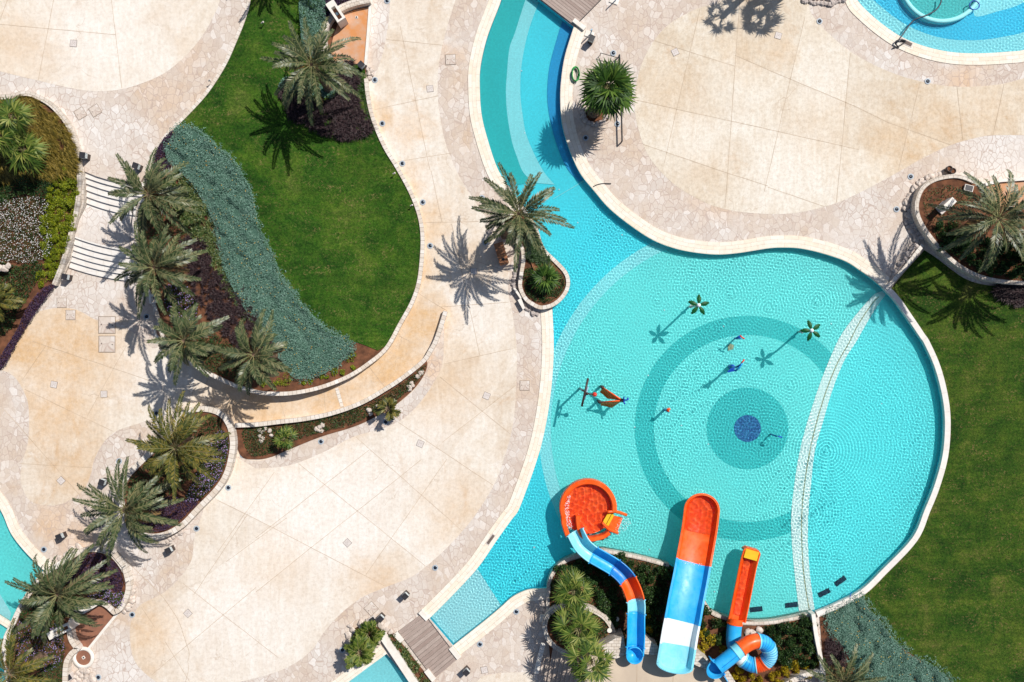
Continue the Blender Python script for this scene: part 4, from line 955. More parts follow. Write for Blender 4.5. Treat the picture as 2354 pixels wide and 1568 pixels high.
def rocks(pts, size, label, group, h=0.0, mat='rock'):
    for i, (x, y) in enumerate(pts):
        o = bpy.data.objects.new('rock', ROCKM[mat][R.randrange(6)]); C.objects.link(o)
        s = size * S * R.uniform(1.35, 1.95); c = P(x, y, h); o.location = (c.x, c.y, h + s * .14)
        o.scale = (s * R.uniform(.95, 1.3), s * R.uniform(.8, 1.05), s * R.uniform(.7, 1.0)); o.rotation_euler = (R.uniform(-.2, .2), R.uniform(-.2, .2), R.uniform(0, 6.28))
        o['label'] = label; o['category'] = 'rock'; o['group'] = group
def row(path, step, j=1.5):
    pts = cat(path); out = []; acc = 0
    for a, b in zip(pts, pts[1:]):
        L = math.hypot(b[0] - a[0], b[1] - a[1]); t = 0
        while acc + (L - t) >= step:
            t += step - acc; acc = 0; out.append((a[0] + (b[0] - a[0]) * t / L + R.uniform(-j, j), a[1] + (b[1] - a[1]) * t / L + R.uniform(-j, j)))
        acc += L - t
    return out
rocks(row([(2172, 402), (2150, 403), (2118, 418), (2096, 440), (2084, 465), (2078, 490)], 11), 11, 'rough boulder in the outer row against the right edge brick wall', 'boulders round the right edge bed')
rocks(row([(2140, 412), (2118, 427), (2102, 447), (2094, 470), (2090, 495), (2096, 515), (2106, 532), (2120, 550)], 11.5), 13, 'greyish boulder in the inner row touching the right edge brick wall', 'inner boulders round the right edge bed', mat='rockg')
rocks(row([(2082, 500), (2086, 515), (2097, 533), (2106, 549)], 11), 11, 'greyish boulder at the lower end of the boulder heap by the brick wall', 'low boulders by the right edge bed', mat='rockg')
rocks(row([(2110, 558), (2092, 578), (2074, 602), (2056, 628), (2046, 648)], 9.5), 10, 'boulder in the straight row along the kerb above the pool corner', 'boulders along the straight kerb', mat='rockg')
rocks(row([(1188, 600), (1184, 625), (1182, 645), (1186, 668), (1193, 690), (1210, 708), (1228, 720), (1240, 723)], 9), 9.5, 'brown grey stone edging the drop-shaped planter on its terrace side', 'stones along the drop-shaped planter', mat='rockg')
rocks([(1122, 517), (1128, 524), (1125, 532), (1135, 528), (1140, 538), (1150, 548)], 9, 'pale stone below the leaning palm by the drop-shaped planter', 'stones under the leaning palm')
rocks([(140 + R.uniform(-2, 2) + i * 9.5 + j * 4, 1284 - i * 7.5 - j * -6 + R.uniform(-2, 2)) for i in range(5) for j in range(3)], 10, 'pale boulder in the heap above the lower left bed', 'boulder heap above the lower left bed')
rocks(row([(300, 1342), (309, 1352), (302, 1365), (306, 1378), (297, 1393), (288, 1404), (283, 1412)], 9.5), 11, 'pale boulder in the row outside the right of the lower left bed', 'boulders right of the lower left bed')
rocks(row([(424, 1216), (412, 1226), (398, 1237), (380, 1244)], 8), 8.5, 'pale boulder tucked outside the foot of the oval bed', 'boulders at the foot of the oval bed')
rocks([(180, 1546), (190, 1540), (201, 1543), (176, 1556), (188, 1552), (200, 1555), (210, 1552), (184, 1564), (196, 1566), (208, 1564), (214, 1562), (170, 1565)], 11, 'pale boulder in the heap below the round brown basin', 'boulder heap below the round basin')
rocks([(269, 1088), (272, 1098), (270, 1108), (278, 1112), (284, 1102)], 8, 'stone on the left side of the oval bed under fronds', 'stones left of the oval bed')
rocks([(403, 943), (411, 940), (420, 938), (408, 952), (413, 960), (399, 955)], 8, 'small pale stone at the top of the oval bed wall', 'stones at the top of the oval bed')
rocks([(802, 1460), (800, 1476), (811, 1447), (830, 1434), (846, 1428), (864, 1482), (858, 1490), (876, 1436), (888, 1446), (898, 1453), (806, 1438), (868, 1473)], 11, 'pale stone ringing the small cycad bed by the boardwalk', 'stones ringing the small cycad bed')
rocks(row([(1838, 0), (1860, 6), (1885, 8), (1910, 9), (1938, 0)], 8.5), 9, 'dark grey boulder in the row at the top edge by the spa pool', 'boulders at the top edge', mat='rockg')
rocks(row([(1850, -9), (1890, -3), (1930, -8)], 10), 10, 'dark grey boulder in the upper row at the top edge by the spa pool', 'upper boulders at the top edge', mat='rockg')
WR = [[(596, 988), (603, 993), (598, 1003), (604, 1008), (620, 990), (624, 1001), (610, 985), (600, 1013)], [(727, 986), (733, 989), (740, 990), (742, 977), (735, 982)], [(849, 943), (852, 951), (868, 935), (874, 941), (879, 937), (871, 946)], [(961, 865), (966, 861), (969, 856), (946, 880), (941, 889), (948, 886), (942, 895)]]
for pts, lb in zip(WR, ('left end of the strip bed', 'strip bed left of its middle', 'middle of the strip bed by the small palm', 'right tip of the strip bed')):
    rocks(pts, 8, 'white stone lying in the ' + lb, 'white stones, ' + lb, .1)
rocks([(1246, 1384), (1252, 1390), (1247, 1399), (1254, 1404), (1246, 1410)], 10, 'stone stacked against the left slide garden wall', 'stones left of the slide garden')
rocks([(849, 155), (854, 163), (848, 168), (856, 172), (850, 180), (845, 160)], 8, 'reddish stone at the corner of the top kerb by the box lamp', 'stones by the top kerb')
rocks([(1347 + 28 * math.cos(a) * 1.0 + 20, 262 + 22 * math.sin(a) * 1.1) for a in np.linspace(.3, 3.6, 10)], 9, 'dark stone ringing the trunk of the big fan palm', 'stones round the big fan palm', mat='rockg')
rocks([(1718, 1452), (1745, 1448), (1729, 1455)], 12, 'whitish boulder behind the coil of the tube slide', 'boulders behind the tube slide', .22)
rocks([(0, 615), (12, 618), (20, 612)], 12, 'pale boulder below the white flowers at the left edge', 'boulders at the left edge', .9)

# ------------------------------------------------------------------ palms
def frond_arrays(org, az, el, L, droop, nl, ll, q, kink=0.0):
    """one feather frond: leaflets along a curved midrib; returns leaf quads and the midrib points"""
    n = 14; s = np.linspace(0, 1, n); e = el - droop * s ** 1.35; a = az + kink * s
    d = np.stack([np.cos(a) * np.cos(e), np.sin(a) * np.cos(e), np.sin(e)], -1)
    pts = org + np.concatenate([np.zeros((1, 3)), np.cumsum((d[:-1] + d[1:]) / 2 * (L / (n - 1)), 0)])
    t = np.linspace(.13, .99, nl); i = np.minimum((t * (n - 1)).astype(int), n - 2); f = (t * (n - 1) - i)[:, None]
    p = pts[i] * (1 - f) + pts[i + 1] * f; dd = d[i] * (1 - f) + d[i + 1] * f
    side = np.stack([-np.sin(az + kink * t), np.cos(az + kink * t), np.zeros(nl)], -1)
    up = np.cross(dd, side); VV = []
    prof = np.minimum(1, (t - .08) * 5) * (1 - .62 * np.maximum(0, t - .45) / .55)
    for sg in (-1, 1):
        fw = .75 + .6 * t; rise = q.uniform(.10, .62, nl)
        v = side * sg * 1.0 + dd * fw[:, None] + up * rise[:, None]
        v += q.normal(0, .09, (nl, 3)); v /= np.linalg.norm(v, axis=1)[:, None]
        l = ll * prof * q.uniform(.8, 1.15, nl)
        tip = p + v * l[:, None]; tip[:, 2] -= l * .16
        m = p + v * (l * .45)[:, None]
        w = np.cross(v, up); w /= np.linalg.norm(w, axis=1)[:, None]
        hw = .028 + .013 * prof
        w2 = w * hw[:, None]
        VV.append(np.stack([p, m + w2, tip, m - w2], 1))
    return np.concatenate(VV, 0).reshape(-1, 3), pts

def tube_np(pts, r0, r1):
    V = []; F = []
    n = len(pts)
    for i, p in enumerate(pts):
        r = r0 + (r1 - r0) * i / (n - 1)
        for k in range(3):
            a = k * 2.094; V.append((p[0] + r * math.cos(a), p[1] + r * math.sin(a), p[2] + (r if k == 0 else -r * .4)))
        if i:
            for k in range(3): F.append(((i - 1) * 3 + k, (i - 1) * 3 + (k + 1) % 3, i * 3 + (k + 1) % 3, i * 3 + k))
    return V, F

def trunk_mesh(a, b, r0, r1, bend):
    mb = MB(); n = 18; pts = []; rs = []
    for i in range(n + 1):
        t = i / n; p = a.lerp(b, t) + bend * math.sin(math.pi * t) * 1.0
        pts.append(p); rs.append((r0 + (r1 - r0) * t) * (1.0 + (.10 if i % 2 else -.04)) * (1.25 if t < .06 else 1))
    mb.tube(pts, rs, 12)
    return mb.mesh('trunk')

def date_palm(crown, base, t, r_px, label, seed, gh=0.0, nf=38, leaf='date', group=None, droop=1.15, upright=0.0, noTrunk=False, low=-.55):
    q = np.random.default_rng(seed); h = t * H
    c = P(crown[0], crown[1], h + gh); b = P(base[0], base[1], gh)
    th = thing('date_palm', label, 'palm tree', b, group)
    L = r_px * S * (1 - t) * 1.14; nf = int(nf * .88)
    VV = []; TV = []; TF = []
    for i in range(nf):
        u = (i + .5) / nf; az = i * 2.39996 + q.normal(0, .16)
        el = 1.35 - (1.35 - low) * u ** .72 + q.normal(0, .09) + upright
        l = L * q.uniform(.80, 1.12) * (.62 + .42 * min(1, u * 2.2))
        org = np.array(c) + np.array([math.cos(az) * .13, math.sin(az) * .13, (1 - u) * .25])
        v, pts = frond_arrays(org, az, el, l, droop * q.uniform(.6, 1.45) * (1.15 - .5 * u), 36, .44, q, q.normal(0, .25))
        VV.append(v); a_, f_ = tube_np(pts, .030, .008); k = len(TV); TV += a_; TF += [tuple(x + k for x in ff) for ff in f_]
    V = np.concatenate(VV, 0); nq = len(V) // 4
    Va = np.concatenate([V, np.array(TV)], 0); F = np.concatenate([np.arange(nq * 4).reshape(-1, 4), np.array(TF) + nq * 4], 0)
    me = np_mesh('crown', Va, F); mi = np.concatenate([np.zeros(nq, np.int32), np.ones(len(TF), np.int32)]); me.polygons.foreach_set('material_index', mi)
    link('crown', me, [M[leaf], M['rachis']], th)
    if not noTrunk:
        d = (c - b); bend = Vector((d.y, -d.x, 0)) * .05
        tk = link('trunk', trunk_mesh(b - Vector((0, 0, .1)), c + Vector((0, 0, -.05)), .26, .21, bend), M['trunk'], th)
        DV = []
        for i in range(5):
            az = q.uniform(0, 6.28); v, pts = frond_arrays(np.array(c) + np.array([0, 0, -.15]), az, -.45 + q.normal(0, .12), L * q.uniform(.6, .85), .9, 30, .36, q, q.normal(0, .3)); DV.append(v)
        V = np.concatenate(DV, 0); link('dry_fronds', np_mesh('dry_fronds', V, np.arange(len(V)).reshape(-1, 4)), M['fandead'], th)
        VV = []
        for i in range(26):   # cut leaf bases and dry hanging leaves under the crown
            az = i * 2.4 + q.normal(0, .2); o = np.array(c) + np.array([math.cos(az) * .16, math.sin(az) * .16, -.12 - .3 * q.random()])
            dd = np.array([math.cos(az) * .8, math.sin(az) * .8, .35]); sd = np.array([-math.sin(az), math.cos(az), 0]) * .05; ln = q.uniform(.18, .4)
            VV.append(np.stack([o - sd, o + sd, o + dd * ln + sd * .5, o + dd * ln - sd * .5]))
        V = np.concatenate(VV, 0); link('leaf_bases', np_mesh('leaf_bases', V, np.arange(len(V)).reshape(-1, 4)), M['fandead'], tk)
    return th

def fan_palm(crown, base, t, r_px, label, seed, gh=0.0, nf=40, leaf='fan', group=None, low=-.5, seg=22, tr=.2, stem=.43, dead=0):
    q = np.random.default_rng(seed); h = t * H
    c = P(crown[0], crown[1], h + gh); b = P(base[0], base[1], gh)
    th = thing('fan_palm', label, 'palm tree', b, group)
    Rr = r_px * S * (1 - t) * 1.06
    VV = []; TV = []; TF = []; DV = []; nf = int(nf * .60); seg = int(seg * .78)
    for i in range(nf + dead):
        u = min(1, (i + .5) / nf); az = i * 2.39996 + q.normal(0, .15); el = 1.3 - (1.3 - low) * u ** .75 + q.normal(0, .1)
        if i >= nf: el = -.9 + q.normal(0, .15)
        d = np.array([math.cos(az) * math.cos(el), math.sin(az) * math.cos(el), math.sin(el)])
        pl = Rr * stem * q.uniform(.85, 1.12) * (.55 + .5 * min(1, 2 * u)); org = np.array(c)
        hub = org + d * pl; pts = [org, org + d * pl * .5 + np.array([0, 0, .03]), hub]
        a_, f_ = tube_np(pts, .022, .012); k = len(TV); TV += a_; TF += [tuple(x + k for x in ff) for ff in f_]
        side = np.array([-math.sin(az), math.cos(az), 0]); side = side + np.array([0, 0, q.normal(0, .25)]); side /= np.linalg.norm(side)
        nn = np.cross(d, side); fr = Rr * (1 - stem) * q.uniform(.9, 1.15)
        d2 = d - np.array([0, 0, .35]); d2 /= np.linalg.norm(d2)
        ang = np.linspace(-2.0, 2.0, seg) + q.normal(0, .03, seg)
        v = np.cos(ang)[:, None] * d2 + np.sin(ang)[:, None] * side
        l = fr * (.70 + .30 * np.cos(ang * .75)) * q.uniform(.82, 1.15, seg)
        cup = (np.abs(ang) / 2.0 * .10)[:, None] * nn
        tip = hub + (v + cup) * l[:, None]; tip[:, 2] -= l * q.uniform(.05, .38, seg)
        m = hub + (v + cup) * (l * .45)[:, None]
        w = np.cos(ang + np.pi / 2)[:, None] * d2 + np.sin(ang + np.pi / 2)[:, None] * side
        hw = l * .45 * (4.0 / seg) * .58; fold = nn * (np.where(np.arange(seg) % 2, 1, -1) * .012)[:, None]
        qd = np.stack([np.repeat(hub[None], seg, 0), m + w * hw[:, None] + fold, tip, m - w * hw[:, None] - fold], 1).reshape(-1, 3)
        (DV if i >= nf else VV).append(qd)
    V = np.concatenate(VV, 0); nq = len(V) // 4
    Va = np.concatenate([V, np.array(TV)], 0); F = np.concatenate([np.arange(nq * 4).reshape(-1, 4), np.array(TF) + nq * 4], 0)
    me = np_mesh('crown', Va, F); me.polygons.foreach_set('material_index', np.concatenate([np.zeros(nq, np.int32), np.ones(len(TF), np.int32)]))
    link('crown', me, [M[leaf], M['rachis']], th)
    if DV:
        V = np.concatenate(DV, 0); link('dry_leaves', np_mesh('dry_leaves', V, np.arange(len(V)).reshape(-1, 4)), M['fandead'], th)
    d = (c - b); bend = Vector((d.y, -d.x, 0)) * .05
    link('trunk', trunk_mesh(b - Vector((0, 0, .1)), c, tr * 1.2, tr, bend), M['trunk'], th)
    return th

DG = 'feather-leaved date palms'
date_palm((717, 150), (757, 205), .086, 106, 'big date palm standing over the purple grass on the upper lawn', 1, .3, 42, group=DG)
date_palm((342, 447), (352, 452), .068, 104, 'date palm beside the upper flight of the stairs', 2, 1.0, 36, group=DG, low=-.7)
date_palm((356, 615), (374, 622), .078, 100, 'date palm beside the lower flight of the stairs', 3, .9, 36, group=DG, low=-.7)
date_palm((424, 783), (440, 784), .082, 82, 'date palm at the lower left corner of the planted slope', 4, .9, 34, group=DG, low=-.8)
date_palm((584, 815), (636, 818), .082, 90, 'leaning date palm by the tip of the teal hedge above the ramp', 5, .8, 34, group=DG, low=-.8)
date_palm((405, 1030), (440, 1012), .075, 108, 'golden green date palm in the upper half of the oval bed', 6, .42, 38, 'datey', group=DG)
date_palm((287, 1173), (338, 1150), .075, 108, 'date palm at the lower left of the oval bed', 7, .42, 38, group=DG)
date_palm((134, 1366), (208, 1324), .078, 112, 'date palm with a thick leaning trunk over the small left pool', 8, .38, 40, group=DG)
date_palm((24, 1548), (100, 1508), .069, 95, 'date palm with pale slanting trunk at the bottom left corner', 9, .38, 24, 'datey', group=DG, low=-.2)
date_palm((1192, 492), (1160, 540), .088, 104, 'tall date palm leaning out over the pool from the drop-shaped planter', 10, .4, 38, group=DG)
date_palm((2292, 503), (2190, 536), .094, 114, 'date palm with a curved dark trunk in the right edge bed', 11, .72, 38, group=DG)
date_palm((1936, 1568), (1930, 1555), .02, 74, 'young date palm in the teal hedge at the bottom right', 12, .04, 20, group=DG, low=.1)
date_palm((-8, 690), (-4, 690), .03, 45, 'small date palm fronds poking in at the left edge', 13, .4, 20, 'datey', group=DG)
# two palms just beyond the frame: their shadows fall into it
date_palm((660, -150), (700, -90), .075, 103, 'date palm beyond the top edge shading the upper lawn', 14, .3, 32, group=DG)
date_palm((2530, 512), (2375, 556), .12, 112, 'date palm beyond the right edge shading the right lawn', 15, .1, 40, group=DG)

FG = 'fan palms'
fan_palm((1397, 200), (1363, 258), .068, 72, 'dense round fan palm standing on the paving beside the channel', 21, 0, 66, 'fandk', FG, -.75, 22, .3, .48, 5)
fan_palm((1883, -110), (1832, -42), .075, 56, 'fan palm beyond the top edge, right one of two casting shadows', 22, 0, 34, 'fan', FG, -.45, 22, .2, .52)
fan_palm((1790, -108), (1750, -45), .075, 50, 'fan palm beyond the top edge, left one of two casting shadows', 23, 0, 22, 'fan', FG, -.25, 22, .2, .56)
fan_palm((1317, 1358), (1313, 1345), .045, 50, 'upper fan palm of the three beside the slide garden', 24, .2, 36, 'fan', FG, -.5, 22, .16, .5, 4)
fan_palm((1329, 1446), (1322, 1438), .045, 60, 'middle fan palm inside the round planter by the stairs', 25, .66, 38, 'fan', FG, -.6, 24, .2, .52, 6)
fan_palm((1357, 1522), (1345, 1510), .06, 60, 'lowest fan palm hanging over the stairs to the slide platform', 26, .7, 28, 'fan', FG, -.5, 22, .18, .52, 5)
fan_palm((54, 345), (66, 350), .03, 54, 'bright fan palm in the golden grass of the left edge bed', 27, 1.9, 26, 'fan', FG, -.4, 22, .15)
fan_palm((30, 268), (58, 288), .05, 45, 'fan palm with a grey trunk above the golden grass at the left edge', 28, 1.9, 24, 'fan', FG, -.4, 22, .2, dead=6)
fan_palm((-4, 312), (10, 318), .045, 50, 'yellowish fan palm cut by the left edge of the photo', 29, 1.9, 24, 'fan', FG, -.4, 22, .15)
SG_ = 'small young palms'
fan_palm((656, 1007), (650, 1003), .018, 30, 'small bright fan palm in the left part of the strip bed', 31, .1, 22, 'fan', SG_, -.2, 18, .07, .5)
date_palm((892, 940), (884, 935), .022, 21, 'small feathery palm leaning over the middle of the strip bed', 32, .1, 9, 'datey', SG_, low=-.4)
date_palm((850, 1457), (849, 1458), .012, 22, 'small bright cycad in the upper part of the stone ringed bed', 33, .05, 18, 'fan', SG_, noTrunk=True, low=-.1)
date_palm((828, 1499), (836, 1488), .028, 30, 'small palm with a pale stem at the bottom of the stone ringed bed', 34, .05, 18, 'fan', SG_, low=-.3)

# ------------------------------------------------------------------ shrubs one by one
_BP = {}
def mass(name, poly, n, r0, r1, hgt, h, mat, label, group, size=.13, leaves=620, cat_='shrub', aspect=.5):
    """a planting of single shrubs, each an object with foliage and stems"""
    xs, ys = scatter(poly, n * 40); spots = []; rad = []
    for x, y in zip(xs, ys):
        r = R.uniform(r0, r1)
        if all((x - a) ** 2 + (y - b_) ** 2 > ((r + q) * .72) ** 2 for (a, b_), q in zip(spots, rad)): spots.append((x, y)); rad.append(r)
        if len(spots) >= n: break
    for i, ((x, y), r) in enumerate(zip(spots, rad)):
        hh = h(x, y) if callable(h) else h; key = (mat, size, i % 4, leaves)
        if key not in _BP: _BP[key] = (bush(name, x, y, 30, 1.0, hh, M[mat], label, cat_, leaves, size * .9 / .45, group, 70 + i % 4 + len(_BP), aspect=aspect), hh); t = _BP[key][0]
        else: t = dup(_BP[key][0], P(x, y, hh), R.uniform(0, 6.28), label); t['group'] = group
        s = r * S / .9; t.scale = (s, s, hgt * R.uniform(.75, 1.2) * (.7 + .3 * r / r1)); t.rotation_euler = (0, 0, R.uniform(0, 6.28))

# ------------------------------------------------------------------ planting
cover('teal_hedge', grow(TEAL, 5), hL, 46000, .085, .16, .66, M['teal'], 'silvery teal clipped ground cover sweeping along the left lawn', 'ground cover', .40, .5, .05, flowers=(260, 'petal_o', .06))
cover('teal_hedge', TEAL2, .03, 24000, .085, .12, .58, M['teal'], 'silvery teal ground cover at the bottom right under the pool wall', 'ground cover', .40, .5, .05, flowers=(150, 'petal_o', .07))
def edge_band(poly, n, w):
    """ragged sprigs along a planting edge"""
    a = np.array(poly); k = rng.integers(0, len(a), n); t = rng.random(n); p = a[k] * (1 - t[:, None]) + a[(k + 1) % len(a)] * t[:, None]
    c_ = np.repeat(p[::6], 6, 0)[:n] + rng.normal(0, 2.2, (n, 2)) + np.repeat(rng.normal(0, w, (n // 6 + 1, 2)), 6, 0)[:n]
    return c_[:, 0], c_[:, 1]
for pl, hf, nn in ((TEAL, hL, 5200), (TEAL2, lambda x, y: .03, 2400)):
    x, y = edge_band(grow(pl, 4), nn, 4.5); z = hv(hf, x, y) + rng.uniform(.06, .34, len(x)); d, s = leaf_dirs(len(x), .09, .5, .5); V, F = quads(world(x, y, z), d, s)
    o = link('teal_sprigs', np_mesh('teal_sprigs', V, F), M['teal'], None, 'stuff'); o['label'] = 'ragged outer sprigs of the %s teal ground cover' % ('left' if pl is TEAL else 'bottom right'); o['category'] = 'ground cover'
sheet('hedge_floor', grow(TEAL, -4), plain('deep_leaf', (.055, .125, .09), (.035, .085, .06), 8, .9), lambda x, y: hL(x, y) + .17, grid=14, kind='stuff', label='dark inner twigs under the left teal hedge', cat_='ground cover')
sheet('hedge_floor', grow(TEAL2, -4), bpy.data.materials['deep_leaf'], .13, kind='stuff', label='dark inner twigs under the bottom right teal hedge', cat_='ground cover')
PB = cat([(392, 302), (402, 318), (390, 345), (385, 370), (398, 395), (372, 420), (350, 425), (346, 392), (362, 340)], True)
cover('purple_plants', PB, hL, 3600, .10, .1, .4, M['purple'], 'purple leaved border at the upper tip of the teal hedge', 'ground cover', .8)
PG = cat([(560, 655), (585, 700), (600, 740), (622, 790), (600, 805), (560, 800), (520, 770), (470, 720), (440, 650), (430, 590), (420, 560), (440, 545), (470, 560), (490, 600), (515, 640), (540, 680)], True)
tufts('purple_grass', PG, hL, 240, 60, .55, .035, .7, M['purplegrass'], 'dark purple fountain grass along the middle of the planted slope', 'ornamental grass')
PG2 = cat([(778, 155), (813, 150), (823, 190), (821, 225), (838, 262), (855, 292), (838, 314), (801, 322), (751, 312), (708, 292), (663, 265), (648, 225), (663, 210), (720, 232), (768, 228), (788, 192)], True)
tufts('purple_grass', PG2, hL, 300, 64, .62, .035, .75, M['purplegrass'], 'dark purple fountain grass mass below the big palm on the lawn', 'ornamental grass')
tufts('purple_grass', cat([(2290, 655), (2330, 658), (2370, 660), (2380, 690), (2340, 700), (2300, 690), (2282, 670)], True), .04, 70, 60, .6, .035, .75, M['purplegrass'], 'dark purple grass below the brick wall at the right edge', 'ornamental grass')
tufts('purple_grass', cat([(1898, 1470), (1920, 1475), (1940, 1500), (1945, 1525), (1920, 1535), (1900, 1525)], True), .04, 50, 60, .55, .035, .75, M['purplegrass'], 'dark purple grass between the white wall and bottom right hedge', 'ornamental grass')
STR = cat([(400, 395), (440, 425), (470, 465), (492, 510), (500, 550), (520, 610), (545, 665), (565, 705), (588, 738), (575, 745), (550, 705), (515, 660), (490, 605), (470, 560), (440, 545), (420, 510), (395, 460), (375, 420)], True)
x, y = scatter(STR, 430); V, F = tuft_arrays(x, y, hv(hL, x, y), 15, .46, .065, .6)
o = link('strap_plants', np_mesh('strap_plants', V, F), M['strap'], None, 'stuff'); o['label'] = 'strap leaved plants in red soil beside the teal hedge'; o['category'] = 'ground cover'
ML = cat([(380, 660), (410, 650), (440, 665), (455, 700), (450, 730), (425, 745), (395, 735), (380, 700)], True)
cover('flower_bed', ML, hL, 3000, .10, .05, .3, M['green'], 'green carpet with mauve flowers among the palms by the stairs', 'flowers', .7, flowers=(280, 'petal_m', .065))
cover('shrubbery', cat([(365, 430), (395, 465), (420, 515), (430, 560), (420, 640), (380, 650), (345, 660), (330, 600), (322, 540), (330, 470)], True), hL, 3000, .12, .05, .4, M['greendk'], 'patchy dark shrubs and soil under the stair palms', 'ground cover', .7)
cover('shrubbery', cat([(400, 750), (450, 745), (500, 770), (560, 810), (600, 830), (590, 870), (540, 872), (480, 850), (430, 820), (395, 790)], True), hL, 4500, .12, .05, .35, M['greendk'], 'dark undergrowth below the corner palms above the ramp', 'ground cover', .7)
GT = 'small yellow green clumps at the foot of the slope'
for i, (x, y, r, hh) in enumerate([(807, 822, 13, .4), (770, 855, 11, .35), (788, 856, 7, .3), (741, 866, 7, .25), (715, 876, 8, .25), (700, 880, 6, .2), (752, 867, 5, .2), (660, 872, 16, .4), (640, 878, 12, .35), (605, 880, 10, .3), (812, 845, 7, .2)]):
    bush('shrub', x, y, r, hh, hL(x, y), M['lime'], ['small yellow green clump in the soil at the foot of the slope', 'low yellow green clump beside the teal hedge tip'][i < 2], 'shrub', 170, .1, GT if i >= 2 else 'two clumps by the hedge tip', i)
# left edge bed
GGR = cat([(-30, 232), (20, 228), (55, 222), (100, 238), (135, 272), (158, 310), (170, 350), (172, 392), (140, 402), (100, 405), (60, 400), (-30, 405)], True)
tufts('golden_grass', GGR, hL2, 560, 40, .75, .045, .55, M['goldgrass'], 'golden brown ornamental grass combed down in the left edge bed', 'ornamental grass', (.45, -.45), arc=.8)
cover('shrubbery', cat([(-30, 395), (60, 398), (110, 405), (125, 440), (100, 455), (50, 448), (-30, 470)], True), hL2, 4200, .13, .1, .6, M['greendk'], 'dark green shrubs below the golden grass in the left bed', 'ground cover', .7)
LM = cat([(118, 405), (168, 395), (174, 430), (172, 470), (166, 510), (158, 545), (146, 590), (132, 628), (112, 645), (96, 655), (80, 648), (100, 620), (108, 590), (104, 550), (108, 510), (108, 470), (112, 435)], True)
cover('lime_hedge', LM, hL2, 2400, .11, .03, .3, M['lime'], 'low lime green growth under the hedge by the stairs', 'hedge', .6, .6, .07)
mass('lime_shrub', LM, 44, 9, 15, .55, hL2, 'lime', 'bright lime green shrub in the hedge left of the stairs', 'lime shrubs along the stairs', .11)
WF = cat([(-30, 470), (30, 456), (80, 452), (110, 458), (108, 505), (122, 560), (104, 592), (60, 604), (20, 600), (-30, 598)], True)
cover('flower_bed', WF, hL2, 9000, .09, .08, .36, M['greendk'], 'carpet of white flowers in the left edge bed', 'flowers', .7, flowers=(1500, 'petal_w', .058))
cover('shrubbery', cat([(-30, 610), (40, 610), (85, 600), (98, 612), (85, 645), (70, 670), (60, 690), (40, 720), (20, 760), (-30, 770)], True), hL2, 5200, .13, .06, .42, M['green'], 'green shrubs in red soil at the lower left bed edge', 'ground cover', .7)
cover('purple_plants', cat([(120, 652), (122, 664), (100, 695), (74, 732), (45, 778), (8, 845), (-8, 835), (12, 800), (40, 755), (60, 710), (90, 670)], True), hL2, 4200, .10, .06, .34, M['purple'], 'purple leaved edging strip along the lower left terrace', 'ground cover', .8)
# top of the lawn
cover('teal_hedge', cat([(692, -10), (742, -10), (748, 40), (738, 85), (730, 130), (700, 120), (690, 60)], True), hL, 5200, .11, .2, .95, M['teal'], 'blue green shrub mass beside the curved wall at the top', 'shrub', .6)
cover('shrubbery', cat([(745, -20), (830, -20), (805, 5), (770, 18), (748, 44)], True), hL, 2200, .12, .2, .8, M['purple'], 'dark purple shrubs behind the white trough at the top', 'shrub', .6)
cover('shrubbery', cat([(640, 195), (665, 175), (740, 195), (790, 205), (780, 225), (730, 222), (660, 212)], True), hL, 2400, .11, .1, .4, M['teal'], 'teal patch round the foot of the big lawn palm', 'ground cover', .6)
cover('shrubbery', cat([(826, 160), (840, 200), (846, 250), (856, 285), (848, 280), (832, 225), (824, 190)], True), hL, 500, .12, .05, .2, M['green'], 'sparse green plants in the strip inside the lawn kerb', 'ground cover', .6)
# drop-shaped planter
tufts('green_grass', cat([(1212, 510), (1230, 535), (1238, 560), (1250, 582), (1262, 600), (1240, 605), (1222, 600), (1212, 580), (1215, 555), (1200, 530)], True), .4, 150, 50, .5, .03, .7, M['green'], 'dark green grass in the neck of the drop-shaped planter', 'ornamental grass')
fan_palm((1252, 640), (1252, 640), .012, 38, 'low grassy fan palm filling the round end of the drop-shaped planter', 35, .4, 34, 'fandk', SG_, -.1, 22, .12)
cover('shrubbery', cat([(1206, 620), (1240, 615), (1290, 630), (1298, 655), (1285, 680), (1255, 695), (1225, 690), (1206, 665)], True), .4, 2600, .11, .02, .25, M['greendk'], 'dark undergrowth in the round end of the drop-shaped planter', 'ground cover', .6)
# oval bed
cover('flower_bed', cat([(505, 985), (524, 1005), (524, 1035), (513, 1080), (492, 1115), (455, 1150), (425, 1150), (440, 1110), (460, 1060), (485, 1020)], True), .42, 5600, .09, .06, .3, M['greendk'], 'dark green carpet with mauve flowers in the oval bed', 'flowers', .7, flowers=(560, 'petal_m', .065))
cover('purple_plants', cat([(455, 1155), (430, 1180), (400, 1208), (365, 1222), (330, 1220), (310, 1200), (345, 1165), (390, 1140), (425, 1150)], True), .42, 5200, .10, .08, .36, M['purple'], 'purple leaved carpet in the lower end of the oval bed', 'ground cover', .8)
cover('shrubbery', cat([(440, 958), (480, 955), (510, 970), (500, 990), (470, 1030), (440, 1090), (400, 1130), (330, 1160), (292, 1150), (300, 1100), (350, 1050), (410, 985)], True), .42, 5000, .12, .04, .35, M['greendk'], 'dark undergrowth below the two palms of the oval bed', 'ground cover', .7)
